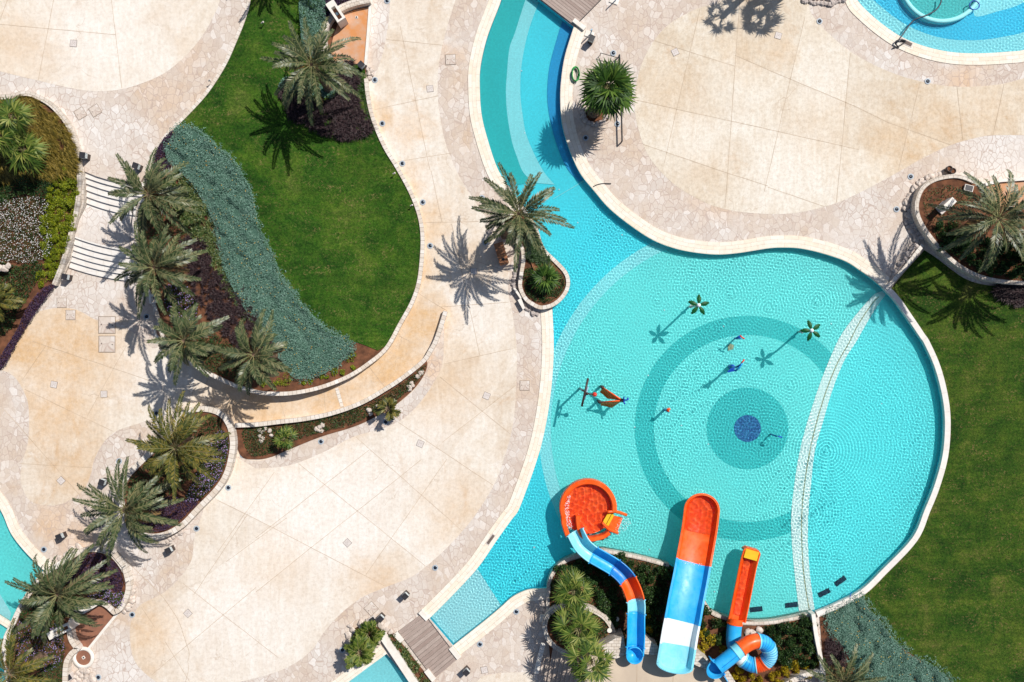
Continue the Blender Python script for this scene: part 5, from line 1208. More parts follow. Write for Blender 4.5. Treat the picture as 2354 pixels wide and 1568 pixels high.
# lower left bed
cover('purple_plants', cat([(112, 1322), (150, 1295), (190, 1276), (225, 1272), (255, 1285), (275, 1310), (283, 1345), (270, 1362), (235, 1340), (215, 1330), (170, 1340), (130, 1345)], True), .38, 6800, .10, .08, .42, M['purple'], 'purple leaved carpet in the top of the lower left bed', 'ground cover', .8)
cover('flower_bed', cat([(225, 1335), (262, 1362), (283, 1360), (284, 1385), (268, 1398), (240, 1378), (205, 1372), (190, 1355)], True), .38, 2000, .09, .06, .28, M['green'], 'mauve flowers above the curved wall of the brown patio', 'flowers', .7, flowers=(280, 'petal_m', .065))
cover('flower_bed', cat([(40, 1430), (90, 1420), (130, 1430), (145, 1470), (150, 1495), (135, 1530), (100, 1545), (60, 1530), (22, 1520), (18, 1475)], True), .38, 6000, .09, .06, .3, M['greendk'], 'mauve flowers under the bottom left palms', 'flowers', .7, flowers=(560, 'petal_m', .065))
cover('shrubbery', cat([(60, 1365), (110, 1340), (160, 1350), (165, 1400), (140, 1425), (90, 1420), (45, 1425), (50, 1395)], True), .38, 3600, .12, .05, .4, M['greendk'], 'dark undergrowth below the leaning palm at the small pool', 'ground cover', .7)
cover('ground_ivy', cat([(100, 1540), (140, 1515), (148, 1545), (142, 1600), (60, 1600), (70, 1560)], True), .38, 3600, .09, .03, .2, M['green'], 'bright green creeping cover in the bottom left corner', 'ground cover', .6)
# strip bed
cover('strip_planting', cat([(560, 985), (640, 980), (740, 962), (830, 935), (900, 897), (945, 865), (976, 838), (976, 852), (955, 882), (905, 925), (862, 950), (800, 978), (740, 993), (680, 1012), (630, 1040), (575, 1045)], True), .06, 6800, .10, .03, .28, M['green'], 'low leafy planting along the curved strip bed', 'ground cover', .7)
# right edge bed
cover('shrubbery', cat([(2145, 525), (2180, 520), (2230, 545), (2290, 560), (2400, 560), (2400, 640), (2316, 636), (2260, 624), (2212, 598), (2172, 562)], True), .72, 3200, .13, .02, .3, M['greendk'], 'dark undergrowth inside the right edge brick wall', 'ground cover', .7)
mass('shrub', cat([(2145, 525), (2180, 520), (2230, 545), (2290, 560), (2400, 560), (2400, 640), (2316, 636), (2260, 624), (2212, 598), (2172, 562)], True), 34, 11, 21, .9, .72, 'greendk', 'dark green shrub inside the right edge brick wall', 'dark shrubs in the right edge bed')
cover('weeds', cat([(2130, 440), (2180, 425), (2230, 440), (2240, 480), (2200, 520), (2150, 520), (2122, 480)], True), .72, 900, .12, .02, .16, M['green'], 'sparse weeds on red soil in the right edge bed', 'ground cover', .6)
# slide garden
cover('shrubbery', cat([(1275, 1325), (1300, 1300), (1340, 1290), (1380, 1300), (1430, 1330), (1440, 1400), (1438, 1465), (1415, 1460), (1400, 1425), (1360, 1395), (1290, 1385), (1268, 1400), (1264, 1350)], True), .22, 2600, .13, .02, .25, M['greendk'], 'dark undergrowth left of the S-bend slide', 'ground cover', .7)
mass('shrub', cat([(1275, 1325), (1300, 1300), (1340, 1290), (1380, 1300), (1430, 1330), (1440, 1400), (1438, 1465), (1415, 1460), (1400, 1425), (1360, 1395), (1290, 1385), (1268, 1400), (1264, 1350)], True), 20, 11, 19, .75, .22, 'greendk', 'dark shrub in the planting left of the S-bend slide', 'dark shrubs left of the S-bend slide')
cover('shrubbery', cat([(1420, 1280), (1480, 1292), (1532, 1306), (1530, 1360), (1520, 1440), (1508, 1480), (1480, 1455), (1482, 1380), (1470, 1330)], True), .22, 2600, .13, .02, .3, M['greendk'], 'dark undergrowth between the S-bend and the wide slide', 'ground cover', .7)
mass('shrub', cat([(1420, 1280), (1480, 1292), (1532, 1306), (1530, 1360), (1520, 1440), (1508, 1480), (1480, 1455), (1482, 1380), (1470, 1330)], True), 24, 11, 20, 1.0, .22, 'green', 'leafy green shrub between the S-bend and the wide slide', 'green shrubs between the open slides')
cover('shrubbery', cat([(1755, 1440), (1815, 1432), (1862, 1424), (1874, 1480), (1882, 1515), (1840, 1530), (1790, 1520), (1770, 1480)], True), .22, 2600, .13, .02, .3, M['greendk'], 'dark undergrowth right of the tube slide coil', 'ground cover', .7)
mass('shrub', cat([(1755, 1440), (1815, 1432), (1862, 1424), (1874, 1480), (1882, 1515), (1840, 1530), (1790, 1520), (1770, 1480)], True), 26, 11, 18, 1.0, .22, 'green', 'green shrub in the mass right of the tube slide coil', 'green shrubs right of the tube slide')
mass('shrub', cat([(1612, 1385), (1640, 1418), (1668, 1430), (1668, 1470), (1640, 1480), (1605, 1450)], True), 9, 10, 16, .8, .22, 'green', 'green shrub between the wide slide and the tube slide', 'green shrubs left of the tube slide')
for i, (x, y, r, hh, lb, mt) in enumerate([(1390, 1330, 17, .7, 'rounded dark bush nearest the top of the slide garden', 'green'), (1330, 1300, 12, .5, 'small round bush under the upper end of the S-bend slide', 'green'), (1350, 1308, 11, .5, 'small round bush second from the slide garden wall', 'green'), (1310, 1306, 10, .4, 'small round bush closest to the slide garden corner', 'green'), (1392, 1385, 27, 1.1, 'big dark green bush left of the S-bend slide', 'green'), (1405, 1425, 18, .9, 'dark green bush by the rim of the round planter', 'greendk')]):
    bush('shrub', x, y, r, hh, .22, M[mt], lb, 'shrub', 900, .14, None, 40 + i)
for i, (x, y, r, hh, lb) in enumerate([(1489, 1412, 11, .8, 'upper golden yellow shrub beside the S-bend slide'), (1488, 1440, 14, .9, 'lower golden yellow shrub beside the S-bend slide'), (1612, 1452, 14, .8, 'golden shrub just right of the wide slide'), (1627, 1470, 19, .9, 'largest golden shrub between the wide slide and tube slide'), (1612, 1490, 15, .8, 'golden shrub above the pier of the wide slide'), (1648, 1470, 8, .6, 'small golden shrub left of the lower blue tube'), (1660, 1490, 9, .5, 'small golden green shrub under the straight tube')]):
    bush('golden_shrub', x, y, r, hh, .22, M['gold'], lb, 'shrub', 700, .12, None, 60 + i)
mass('golden_shrub', cat([(1680, 1540), (1700, 1528), (1735, 1545), (1780, 1545), (1810, 1528), (1850, 1520), (1880, 1505), (1886, 1530), (1860, 1545), (1825, 1556), (1795, 1575), (1780, 1600), (1700, 1600)], True), 32, 9, 15, .85, .22, 'gold', 'golden yellow shrub in the row along the bottom below the tube slide', 'golden shrubs below the tube slide', .11)
cover('shrubbery', cat([(1262, 1420), (1285, 1402), (1350, 1406), (1388, 1426), (1400, 1450), (1380, 1480), (1330, 1490), (1280, 1475)], True), .66, 3000, .12, .02, .25, M['greendk'], 'low growth in the round planter below the fan palm', 'ground cover', .6)
# planting strip beside the boardwalk and the small cycad bed
STP = [(888, 1455), (900, 1450), (935, 1492), (990, 1562), (1010, 1600), (985, 1600), (950, 1555), (912, 1500)]
sheet('bed_soil', STP, M['soil'], .02)
x, y = scatter(STP, 80); V, F = tuft_arrays(x, y, np.full(80, .02), 14, .42, .06, .7)
o = link('strap_plants', np_mesh('strap_plants', V, F), M['strap'], None, 'stuff'); o['label'] = 'strap leaved plants in the strip beside the lower boardwalk'; o['category'] = 'ground cover'
CYB = cat([(812, 1448), (835, 1438), (865, 1440), (878, 1458), (870, 1478), (852, 1492), (835, 1512), (815, 1505), (808, 1475)], True)
sheet('bed_soil', CYB, M['soil'], .03)
cover('weeds', CYB, .03, 700, .10, .02, .15, M['green'], 'sparse green plants in the small cycad bed', 'ground cover', .6)
BIGP = cat([(1345, 262), (1365, 245), (1390, 250), (1400, 270), (1385, 285), (1360, 288)], True)
sheet('bed_soil', BIGP, M['soil'], .03)

# ------------------------------------------------------------------ boardwalks
def boardwalk(a, b, c, d, z, n, stones, label):
    """planks run parallel to a-b; c is opposite b, d opposite a"""
    A, B, Cc, D = (P(*p) for p in (a, b, c, d)); t = thing('boardwalk', label, 'footbridge', (A + B + Cc + D) / 4)
    mb = MB()
    for i in range(n):
        f0 = (i + .04) / n; f1 = (i + .95) / n; zz = z + R.uniform(-.004, .004)
        q = [A.lerp(D, f0), B.lerp(Cc, f0), B.lerp(Cc, f1), A.lerp(D, f1)]
        top = [Vector((p.x, p.y, zz)) for p in q]; bot = [Vector((p.x, p.y, zz - .05)) for p in q]
        L = (B - A).length; uv = [(0, i * .7), (L, i * .7), (L, i * .7 + .12), (0, i * .7 + .12)]
        if (top[1] - top[0]).cross(top[2] - top[0]).z < 0: top = top[::-1]; bot = bot[::-1]; uv = uv[::-1]
        mb.face(top, uv)
        for k in range(4): mb.face([bot[k], bot[(k + 1) % 4], top[(k + 1) % 4], top[k]])
    link('deck', mb.mesh('deck', weld=True), M['wooddeck'], t)
    for e in ((A, D), (B, Cc)):
        mb = MB(); n_ = (e[1] - e[0]).normalized(); 
        mb.tube([e[0] + Vector((0, 0, z - .12)), e[1] + Vector((0, 0, z - .12))], .06, 6); link('beam', mb.mesh('beam'), M['black'], t)
    for s in stones:
        p = P(*s[:2]); mb = MB(); mb.box((p.x, p.y, z * .5 + .06), s[2] * S, s[3] * S, z + .12, -s[4], top=.96); link('end_stone', mb.mesh('end_stone'), M['white'], t)
boardwalk((916, 1450), (972, 1408), (1053, 1514), (998, 1560), .10, 15, [(975, 1413, 26, 11, .80), (917, 1463, 25, 12, .86), (1046, 1499, 33, 11, .90), (989, 1550, 30, 12, .90)], 'weathered timber boardwalk over the lower end of the channel')
boardwalk((1238, -4), (1321, 60), (1400, -20), (1318, -85), .10, 17, [(1331, 58, 34, 10, .66)], 'weathered timber boardwalk crossing the channel at the top edge')
wall('white_wall', [(878, 1460), (913, 1512), (950, 1568), (985, 1620)], 17, -.4, .35, M['white'], label='white wall between the lower pool and the strip planting', cat_='wall')

# ------------------------------------------------------------------ slides
def sweep(mb, prof, path, mi=0, closed_prof=True, caps=True, up=Vector((0, 0, 1))):
    rings = []; n = len(prof)
    for i, p in enumerate(path):
        t = (path[min(i + 1, len(path) - 1)] - path[max(i - 1, 0)]).normalized()
        sd = t.cross(up).normalized(); u = sd.cross(t)
        rings.append([p + sd * a + u * b for a, b in prof])
    m = n if closed_prof else n - 1
    for i in range(len(rings) - 1):
        for k in range(m):
            mb.face([rings[i][k], rings[i][(k + 1) % n], rings[i + 1][(k + 1) % n], rings[i + 1][k]], mi=mi)
    if caps and closed_prof: mb.face(rings[0][::-1], mi=mi); mb.face(rings[-1], mi=mi)
    return rings
def leg(t, dx, dy, h0, h1, top=None, r=.07, name='support_post'):
    c = P(dx, dy, h1); mb = MB(); mb.tube([(c.x, c.y, h0), (c.x, c.y, h1)], r, 8); mb.box((c.x, c.y, h1 - .03), .5, .12, .06); link(name, mb.mesh(name), M['grey'], t)
def water_patch(nm, pts, z, amp, parent, step=.035, seed=2):
    pp = [(p.x, p.y) for p in pts]; x0 = min(p[0] for p in pp); x1 = max(p[0] for p in pp); y0 = min(p[1] for p in pp); y1 = max(p[1] for p in pp)
    X, Y = np.meshgrid(np.arange(x0, x1, step), np.arange(y0, y1, step)); k = inside(pp, X, Y); idx = np.arange(X.size).reshape(X.shape)
    fk = k[:-1, :-1] & k[1:, :-1] & k[:-1, 1:] & k[1:, 1:]
    F = np.stack([idx[:-1, :-1][fk], idx[:-1, 1:][fk], idx[1:, 1:][fk], idx[1:, :-1][fk]], -1); used = np.unique(F); rm = np.full(X.size, -1); rm[used] = np.arange(len(used))
    x = X.ravel()[used]; y = Y.ravel()[used]; q = np.random.default_rng(seed); Z = np.zeros_like(x)
    for i in range(30):
        l = q.uniform(.16, .5); a = q.uniform(0, 6.28); kk = 2 * np.pi / l
        Z += .05 * l * l * np.sin(kk * (np.cos(a) * x + np.sin(a) * y) + q.uniform(0, 6.28) + 1.5 * np.sin(x * q.uniform(.5, 2) + y * q.uniform(.5, 2)))
    o = link(nm, np_mesh(nm, np.stack([x, y, z + amp * Z / 2.0], -1), rm[F], True), M['wateror'], parent); o.cycles.is_caustics_caster = True
    return o

# S-bend flume with a round splash bowl
T1 = thing('water_slide', 'S-bend flume of blue and orange sections ending in a round orange bowl', 'water slide', P(1352, 1168, 0))
fl = lerp_path([(1458, 1505, 2.35), (1459.5, 1490, 2.3), (1461, 1460, 2.22), (1461, 1425, 2.12), (1461.5, 1385, 2.02), (1452, 1352, 1.92), (1437, 1325, 1.84), (1413, 1303, 1.76), (1385, 1286, 1.68), (1358, 1270, 1.60), (1337, 1250, 1.52), (1322, 1222, 1.42)], 8)
fp = [P(*p) for p in fl]
def fidx(y): return min(range(len(fl)), key=lambda i: abs(fl[i][1] - y))
rr = .50
arc = [(-rr * math.cos(a), -rr * math.sin(a) + .08) for a in np.linspace(0, math.pi, 15)]
arc = [(-rr - .10, .27), (-rr - .01, .29)] + arc + [(rr + .01, .29), (rr + .10, .27)]
outer = [(a * 1.0, b - .045) for a, b in arc[::-1]]
prof = arc + outer
cuts = [0, fidx(1488), fidx(1410), fidx(1382), fidx(1333), fidx(1304), fidx(1275), len(fl) - 1]
for (a, b), mt, lb in zip(zip(cuts, cuts[1:]), ('blue', 'blue', 'sky', 'orange', 'blue2', 'blue', 'sky'), (None, 'blue section', 'light blue section', 'orange red section', 'dark blue section', 'mid blue section', 'light blue lowest section')):
    if b <= a: continue
    mb = MB(); sweep(mb, prof, fp[a:b + 1]); o = link('flume_section', mb.mesh('flume_section', True, True), M[mt], T1)
    if lb: o['label'] = lb
    mb = MB(); tt = (fp[b] - fp[b - 1]).normalized(); sweep(mb, [(p * 1.10, q * 1.0 + (.012 if k < len(arc) else -.05)) for k, (p, q) in enumerate(prof)], [fp[b] - tt * .03, fp[b] + tt * .03] if b < len(fp) - 1 else [fp[b] - tt * .05, fp[b]]); link('flange', mb.mesh('flange'), M[mt], o)
mb = MB(); c = fp[0]; mb.lathe((c.x, c.y, 0), [(.02, c.z - .42), (.30, c.z - .36), (.50, c.z + .02), (.52, c.z + .23), (.57, c.z + .22), (.55, c.z - .05), (.34, c.z - .42), (.02, c.z - .46)], 24)
link('start_tub', mb.mesh('start_tub', True, True), M['blue'], T1)
for x, y, h in ((1461, 1450, 1.7), (1459, 1380, 1.5), (1424, 1312, 1.3), (1362, 1272, 1.05)): leg(T1, x, y, .15, h)
BC = (1352.5, 1168.5); BR = 66; bz = 1.15
def rimprof(w, hh, base): return [(-w / 2, base), (-w / 2, hh - .06), (-w / 3, hh), (w / 3, hh), (w / 2, hh - .06), (w / 2, base)]
cen = P(*BC, bz); Rw = BR * S * (1 - bz / H)
a0, a1 = math.radians(-8), math.radians(212)   # survey angles, y up
ring = [Vector((cen.x + (Rw - .17) * math.cos(a), cen.y + (Rw - .17) * math.sin(a), 0)) for a in np.linspace(a0, math.radians(198), 60)]
ring += [P(1294, 1196, 0), P(1298, 1210, 0), P(1303.5, 1226, 0)]
mb = MB(); sweep(mb, rimprof(.34, bz, .45), ring); link('bowl_rim', mb.mesh('bowl_rim', True), M['orange'], T1)
lip = [P(x, y, 0) for x, y in cat([(1325, 1178), (1325.5, 1190), (1327, 1204), (1332, 1219), (1341, 1229), (1354, 1232.5), (1370, 1230), (1384, 1226), (1397, 1217)])]
mb = MB(); sweep(mb, rimprof(.28, bz, .45), lip); link('inner_lip', mb.mesh('inner_lip', True), M['orange'], T1)
mb = MB(); mb.prism([(cen.x + (Rw - .1) * math.cos(a), cen.y + (Rw - .1) * math.sin(a)) for a in np.linspace(0, 2 * math.pi, 64)[:-1]], .48, .58)
o = link('bowl_floor', mb.mesh('bowl_floor'), M['orange'], T1); o.cycles.is_caustics_receiver = True
water_patch('bowl_water', [Vector((cen.x + (Rw - .2) * math.cos(a), cen.y + (Rw - .2) * math.sin(a), 0)) for a in np.linspace(0, 2 * math.pi, 64)[:-1]], .78, 1.3, T1)
def patch3(nm, pts, mat, parent, thick=.06):
    mb = MB(); top = [P(*p) for p in pts]; bot = [p - Vector((0, 0, thick)) for p in top]; n = len(top)
    if (top[1] - top[0]).cross(top[2] - top[0]).z < 0: top = top[::-1]; bot = bot[::-1]
    mb.face(top); mb.face(bot[::-1])
    for k in range(n): mb.face([bot[k], bot[(k + 1) % n], top[(k + 1) % n], top[k]])
    return link(nm, mb.mesh(nm), mat, parent)
patch3('exit_ramp', [(1397, 1182, .84), (1432, 1190, .15), (1418, 1226, .15), (1385, 1206, .84)], M['orange'], T1)
patch3('yellow_pad', [(1397, 1180, .88), (1405, 1182, .87), (1392, 1207, .87), (1384, 1203, .88)], M['yellow'], T1)
patch3('yellow_pad', [(1406.5, 1182, .84), (1412, 1184, .76), (1399, 1209, .76), (1393.5, 1207, .84)], M['yellow'], T1)
for nm, pts in (('exit_rail', [(1396, 1177, 1.08), (1412, 1176, 1.0), (1424, 1178, .8), (1440, 1184, .5)]), ('exit_rail', [(1384, 1201, 1.08), (1394, 1212, 1.0), (1404, 1219, .8), (1420, 1225, .5)])):
    mb = MB(); mb.tube([P(*p) for p in lerp_path(pts, 4)], .105, 10); link(nm, mb.mesh(nm, True, True), M['orange'], T1)
mb = MB(); mb.tube([P(1390, 1211, .98), P(1402, 1221, .85), P(1421, 1229, .45)], .035, 6); link('steel_tube', mb.mesh('steel_tube'), M['lightcover'], T1)
for x, y in ((1300, 1180), (1390, 1130), (1402, 1222), (1352, 1228)): leg(T1, x, y, FZ, .5, r=.06)
mb = MB(); A_ = [P(1352, 1228, .42), P(1402, 1222, .42), P(1386, 1240, FZ + .05), P(1358, 1236, FZ + .05)]
for a, b in ((0, 1), (1, 2), (2, 3), (3, 0), (0, 2)): mb.tube([A_[a], A_[b]], .035, 6)
link('brace_frame', mb.mesh('brace_frame'), M['black'], T1)

def foam(parent, pts, h, n, r):
    q = np.random.default_rng(len(pts) + n); x, y = scatter(pts, n); z = h + q.uniform(0, .05, n); l = q.uniform(.3, 1.2, n) * r * .55; a = q.uniform(0, 6.28, n)
    d = np.stack([np.cos(a), np.sin(a), q.normal(0, .2, n)], -1) * l[:, None]; s_ = np.stack([-np.sin(a), np.cos(a), q.normal(0, .2, n)], -1) * (l * .6)[:, None]
    V, F = quads(world(x, y, z), d, s_); o = link('foam', np_mesh('foam', V, F), M['foam'], parent, 'stuff')
foam(T1, cat([(1300, 1216), (1316, 1214), (1310, 1190), (1308, 1160), (1312, 1140), (1302, 1145), (1297, 1175)], True), .86, 340, .055)
foam(T1, [(1424, 1188), (1432, 1190), (1420, 1226), (1412, 1222)], .30, 70, .04)
foam(T1, [(1428, 1186), (1446, 1190), (1452, 1205), (1432, 1226), (1416, 1228)], -.06, 190, .045)
foam(T1, cat([(1318, 1224), (1330, 1220), (1345, 1254), (1338, 1260)], True), 1.02, 50, .04)

# wide straight slide
T2 = thing('water_slide', 'wide straight blue slide with a white band and orange run-out', 'water slide', P(1590, 1290, 0))
ctr = lerp_path([(1548, 1524, 2.35), (1553, 1495, 2.32), (1560, 1452, 2.22), (1567, 1415, 2.05), (1575, 1370, 1.70), (1583, 1330, 1.32), (1590, 1293, .98), (1598, 1250, .66), (1605, 1210, .46), (1610, 1170, .40)], 6)
cp = [P(*p) for p in ctr]
def widx(y): return min(range(len(ctr)), key=lambda i: abs(ctr[i][1] - y))
hw = 1.06
def wprof(w, wh):
    i = [(-w - .16, wh), (-w - .02, wh + .02), (-w + .06, wh * .5), (-w + .14, wh * .14), (-w + .26, 0), (0, -.01), (w - .26, 0), (w - .14, wh * .14), (w - .06, wh * .5), (w + .02, wh + .02), (w + .16, wh)]
    return i + [(a, b - .07) for a, b in i[::-1]]
def wsec(a, b, mt, lb, w0=hw, wh=.52):
    mb = MB(); sweep(mb, wprof(w0, wh), cp[a:b + 1]); o = link('slide_section', mb.mesh('slide_section', True, True), M[mt], T2); o['label'] = lb
    o.cycles.is_caustics_receiver = True
    md = o.modifiers.new('edges', 'EDGE_SPLIT'); md.split_angle = .6
c1, c2, c3 = widx(1478), widx(1430), widx(1293)
wsec(0, c1, 'sky', 'light blue top section'); wsec(c1, c2, 'pale', 'white section'); wsec(c2, c3, 'blue', 'long blue section'); wsec(c3, len(ctr) - 1, 'orange', 'orange run-out section')
# rounded end of the run-out and the tub at the top
def endcap(nm, c, d, w, wh, zf, mat, bulge=1.0):
    d = d.normalized(); sd = d.cross(Vector((0, 0, 1))); mb = MB(); n = 22
    A = [(math.cos(a), math.sin(a)) for a in np.linspace(0, math.pi, n)]
    pr = [(w - .26, 0.0), (w - .14, wh * .14), (w - .06, wh * .5), (w + .02, wh + .02), (w + .16, wh), (w + .16, wh - .10), (w, -.07), (w - .3, -.09)]
    rings = [[c + sd * (r * x) + d * (r * y * bulge) + Vector((0, 0, z)) for r, z in pr] for x, y in A]
    for i in range(n - 1):
        for k in range(len(pr) - 1): mb.face([rings[i][k], rings[i + 1][k], rings[i + 1][k + 1], rings[i][k + 1]])
    for i in range(n - 1): mb.face([c, rings[i][0], rings[i + 1][0]])
    o = link(nm, mb.mesh(nm, False, True), mat, T2); o.cycles.is_caustics_receiver = True
endcap('runout_end', cp[-1], Vector((cp[-1] - cp[-2]).xy.to_3d()), hw, .52, 0, M['orange'], .95)
endcap('start_tub', cp[0], Vector((cp[0] - cp[1]).xy.to_3d()), hw, .52, 0, M['sky'], .42)
i0 = widx(1285); wp = []
for i in range(i0, len(cp)):
    t = (cp[min(i + 1, len(cp) - 1)] - cp[i - 1]).normalized(); sd = t.cross(Vector((0, 0, 1))).normalized(); wp.append((cp[i] - sd * (hw - .02), cp[i] + sd * (hw - .02)))
d = (cp[-1] - cp[-2]).xy.to_3d().normalized(); sd = d.cross(Vector((0, 0, 1)))
capw = [cp[-1] + sd * ((hw - .03) * math.cos(a)) + d * ((hw - .03) * .95 * math.sin(a)) for a in np.linspace(0, math.pi, 18)]
k0 = widx(1225); wl = wp[k0 - i0:]
water_patch('slide_water', [a for a, b in wl] + capw[::-1] + [b for a, b in wl[::-1]], .60, 1.0, T2)
for x, y, h in ((1556, 1480, 2.0), (1566, 1420, 1.85), (1583, 1335, 1.1), (1600, 1235, .4)):
    for s in (-22, 22): leg(T2, x + s, y, FZ if y < 1300 else .1, h, r=.06)

foam(T2, [(1568, 1288), (1614, 1296), (1615, 1302), (1567, 1294)], 1.0, 60, .05)

# tube slide with a coil and an orange run-out trough
T3 = thing('water_slide', 'narrow tube slide coiling once into a long orange run-out', 'water slide', P(1700, 1440, 0))
rp = [P(*p) for p in lerp_path([(1690, 1424, .62), (1697, 1390, .52), (1707, 1340, .44), (1716, 1295, .42), (1724, 1266, .42)], 5)]
w3 = .50
def tprof(w, wh):
    i = [(-w - .10, wh), (-w - .02, wh + .03), (-w * .52, .08), (-w * .44, 0), (w * .44, 0), (w * .52, .08), (w + .02, wh + .03), (w + .10, wh)]
    return i + [(a * 1.02, b - .08) for a, b in i[::-1]]
mb = MB(); sweep(mb, tprof(w3, .5), rp); o = link('runout_trough', mb.mesh('runout_trough', False, True), M['orange'], T3); o.cycles.is_caustics_receiver = True
e = rp[-1]; d = (rp[-1] - rp[-2]).xy.to_3d().normalized(); sd = d.cross(Vector((0, 0, 1)))
mb = MB(); q = [e + sd * a + d * b for a, b in ((-w3 - .1, 0), (-w3 - .06, .12), (-w3 + .1, .25), (w3 - .1, .25), (w3 + .06, .12), (w3 + .1, 0))]
mb.prism([(p.x, p.y) for p in (q if area([(p.x, p.y) for p in q]) > 0 else q[::-1])], e.z - .1, e.z + .52); link('runout_end', mb.mesh('runout_end'), M['orange'], T3)
mb = MB(); c = e - d * .16; mb.box((c.x, c.y, e.z + .42), .92, .62, .26, math.atan2(sd.y, sd.x)); link('yellow_pad', mb.mesh('yellow_pad'), M['yellow'], T3)
wl = [(p - (sd * .2), p + (sd * .2)) for p in rp[2:-1]]
water_patch('trough_water', [a - sd * .14 for a, b in wl] + [b + sd * .14 for a, b in wl[::-1]], .74, .8, T3)
tb = lerp_path([(1650, 1533, 2.45), (1672, 1516, 2.43), (1691, 1501, 2.40), (1703, 1491, 2.36), (1721, 1479, 2.28), (1739, 1474, 2.18), (1757, 1478, 2.06), (1768, 1492, 1.92), (1769, 1508, 1.78), (1760, 1521, 1.64), (1746, 1528, 1.52), (1731, 1529, 1.42), (1717, 1523, 1.32), (1704, 1513, 1.24), (1693, 1498, 1.14), (1687, 1478, 1.04), (1686.5, 1458, .96), (1689, 1434, .90), (1691, 1421, .88)], 7)
tp = [P(*p) for p in tb]; cir = [(.5 * math.cos(a), .5 * math.sin(a)) for a in np.linspace(0, 2 * math.pi, 21)[:-1]]
names = [(0, 14, 'blue', 'straight upper blue tube'), (14, 21, 'sky', 'light blue collar section'), (21, 36, 'orange', 'orange curved section'), (36, 47, 'blue', 'blue coil section'), (47, 64, 'sky', 'ribbed light blue coil section'), (64, 74, 'orange', 'orange section under the coil'), (74, 88, 'blue', 'blue section at the foot of the coil'), (88, 96, 'pale', 'pale section entering the lower bend'), (96, 119, 'blue', 'lower blue tube'), (119, len(tp) - 1, 'orange', 'orange mouth section')]
TS = []
for a, b, mt, lb in names:
    mb = MB(); sweep(mb, cir, tp[a:b + 1], caps=False); o = link('tube_section', mb.mesh('tube_section', True, True), M[mt], T3); o['label'] = lb; TS.append((a, b, o))
    if a:
        tt = (tp[a + 1] - tp[a - 1]).normalized(); mb = MB()
        sweep(mb, [(.55 * math.cos(x), .55 * math.sin(x)) for x in np.linspace(0, 2 * math.pi, 21)[:-1]], [tp[a] - tt * .035, tp[a] + tt * .035]); link('flange', mb.mesh('flange'), M['sky' if mt != 'orange' else 'orange'], o)
for i in list(range(38, 74, 2)) + [78, 82, 86]:
    tt = (tp[i + 1] - tp[i - 1]).normalized(); mb = MB()
    sweep(mb, [(.515 * math.cos(x), .515 * math.sin(x)) for x in np.linspace(0, 2 * math.pi, 21)[:-1]], [tp[i] - tt * .015, tp[i] + tt * .015]); link('rib', mb.mesh('rib'), M['blue2' if i < 64 or i > 74 else 'red'], next(o for a, b, o in TS if a <= i < b))
mb = MB(); a = tp[1]; tt = (tp[14] - tp[1]).normalized(); up = Vector((0, 0, .505)); sdx = tt.cross(Vector((0, 0, 1))).normalized()
mb.tube([a + tt * .1 + up, tp[13] + up], .022, 6); link('seam', mb.mesh('seam'), M['blue2'], T3)
mb = MB(); d3 = (tp[0] - tp[4]).xy.to_3d().normalized(); sd3 = d3.cross(Vector((0, 0, 1))); c = tp[0]
n = 18; pr = [(.02, -.42), (.40, -.36), (.52, 0.0), (.56, .24), (.64, .22), (.60, -.05), (.44, -.44), (.02, -.48)]
rings = [[c + sd3 * (r * math.cos(a)) + d3 * (r * math.sin(a) * 1.35) + Vector((0, 0, z - .02)) for r, z in pr] for a in np.linspace(-.15, math.pi + .15, n)]
for i in range(n - 1):
    for k in range(len(pr) - 1): mb.face([rings[i][k], rings[i + 1][k], rings[i + 1][k + 1], rings[i][k + 1]])
link('start_tub', mb.mesh('start_tub', False, True), M['blue'], T3)
for s in (-1, 1):
    mb = MB()
    pts = [c + sd3 * s * .55, c + sd3 * s * .95 + d3 * .05, c + sd3 * s * .95 + d3 * .05 + Vector((0, 0, .5)), c + sd3 * s * .55 + Vector((0, 0, .5))]
    q = [p - d3 * .03 for p in pts]; w_ = [p + d3 * .03 for p in pts]; mb.face(q[::-1]); mb.face(w_)
    for k in range(4): mb.face([q[k], q[(k + 1) % 4], w_[(k + 1) % 4], w_[k]])
    link('entry_panel', mb.mesh('entry_panel'), M['blue'], T3)
for x, y, h in ((1672, 1516, 1.95), (1739, 1474, 1.7), (1769, 1508, 1.3), (1731, 1529, .95), (1688, 1465, .5)): leg(T3, x, y, .1, h)
for y, x in ((1300, 1715), (1390, 1697)): leg(T3, x, y, FZ, .4, r=.06)

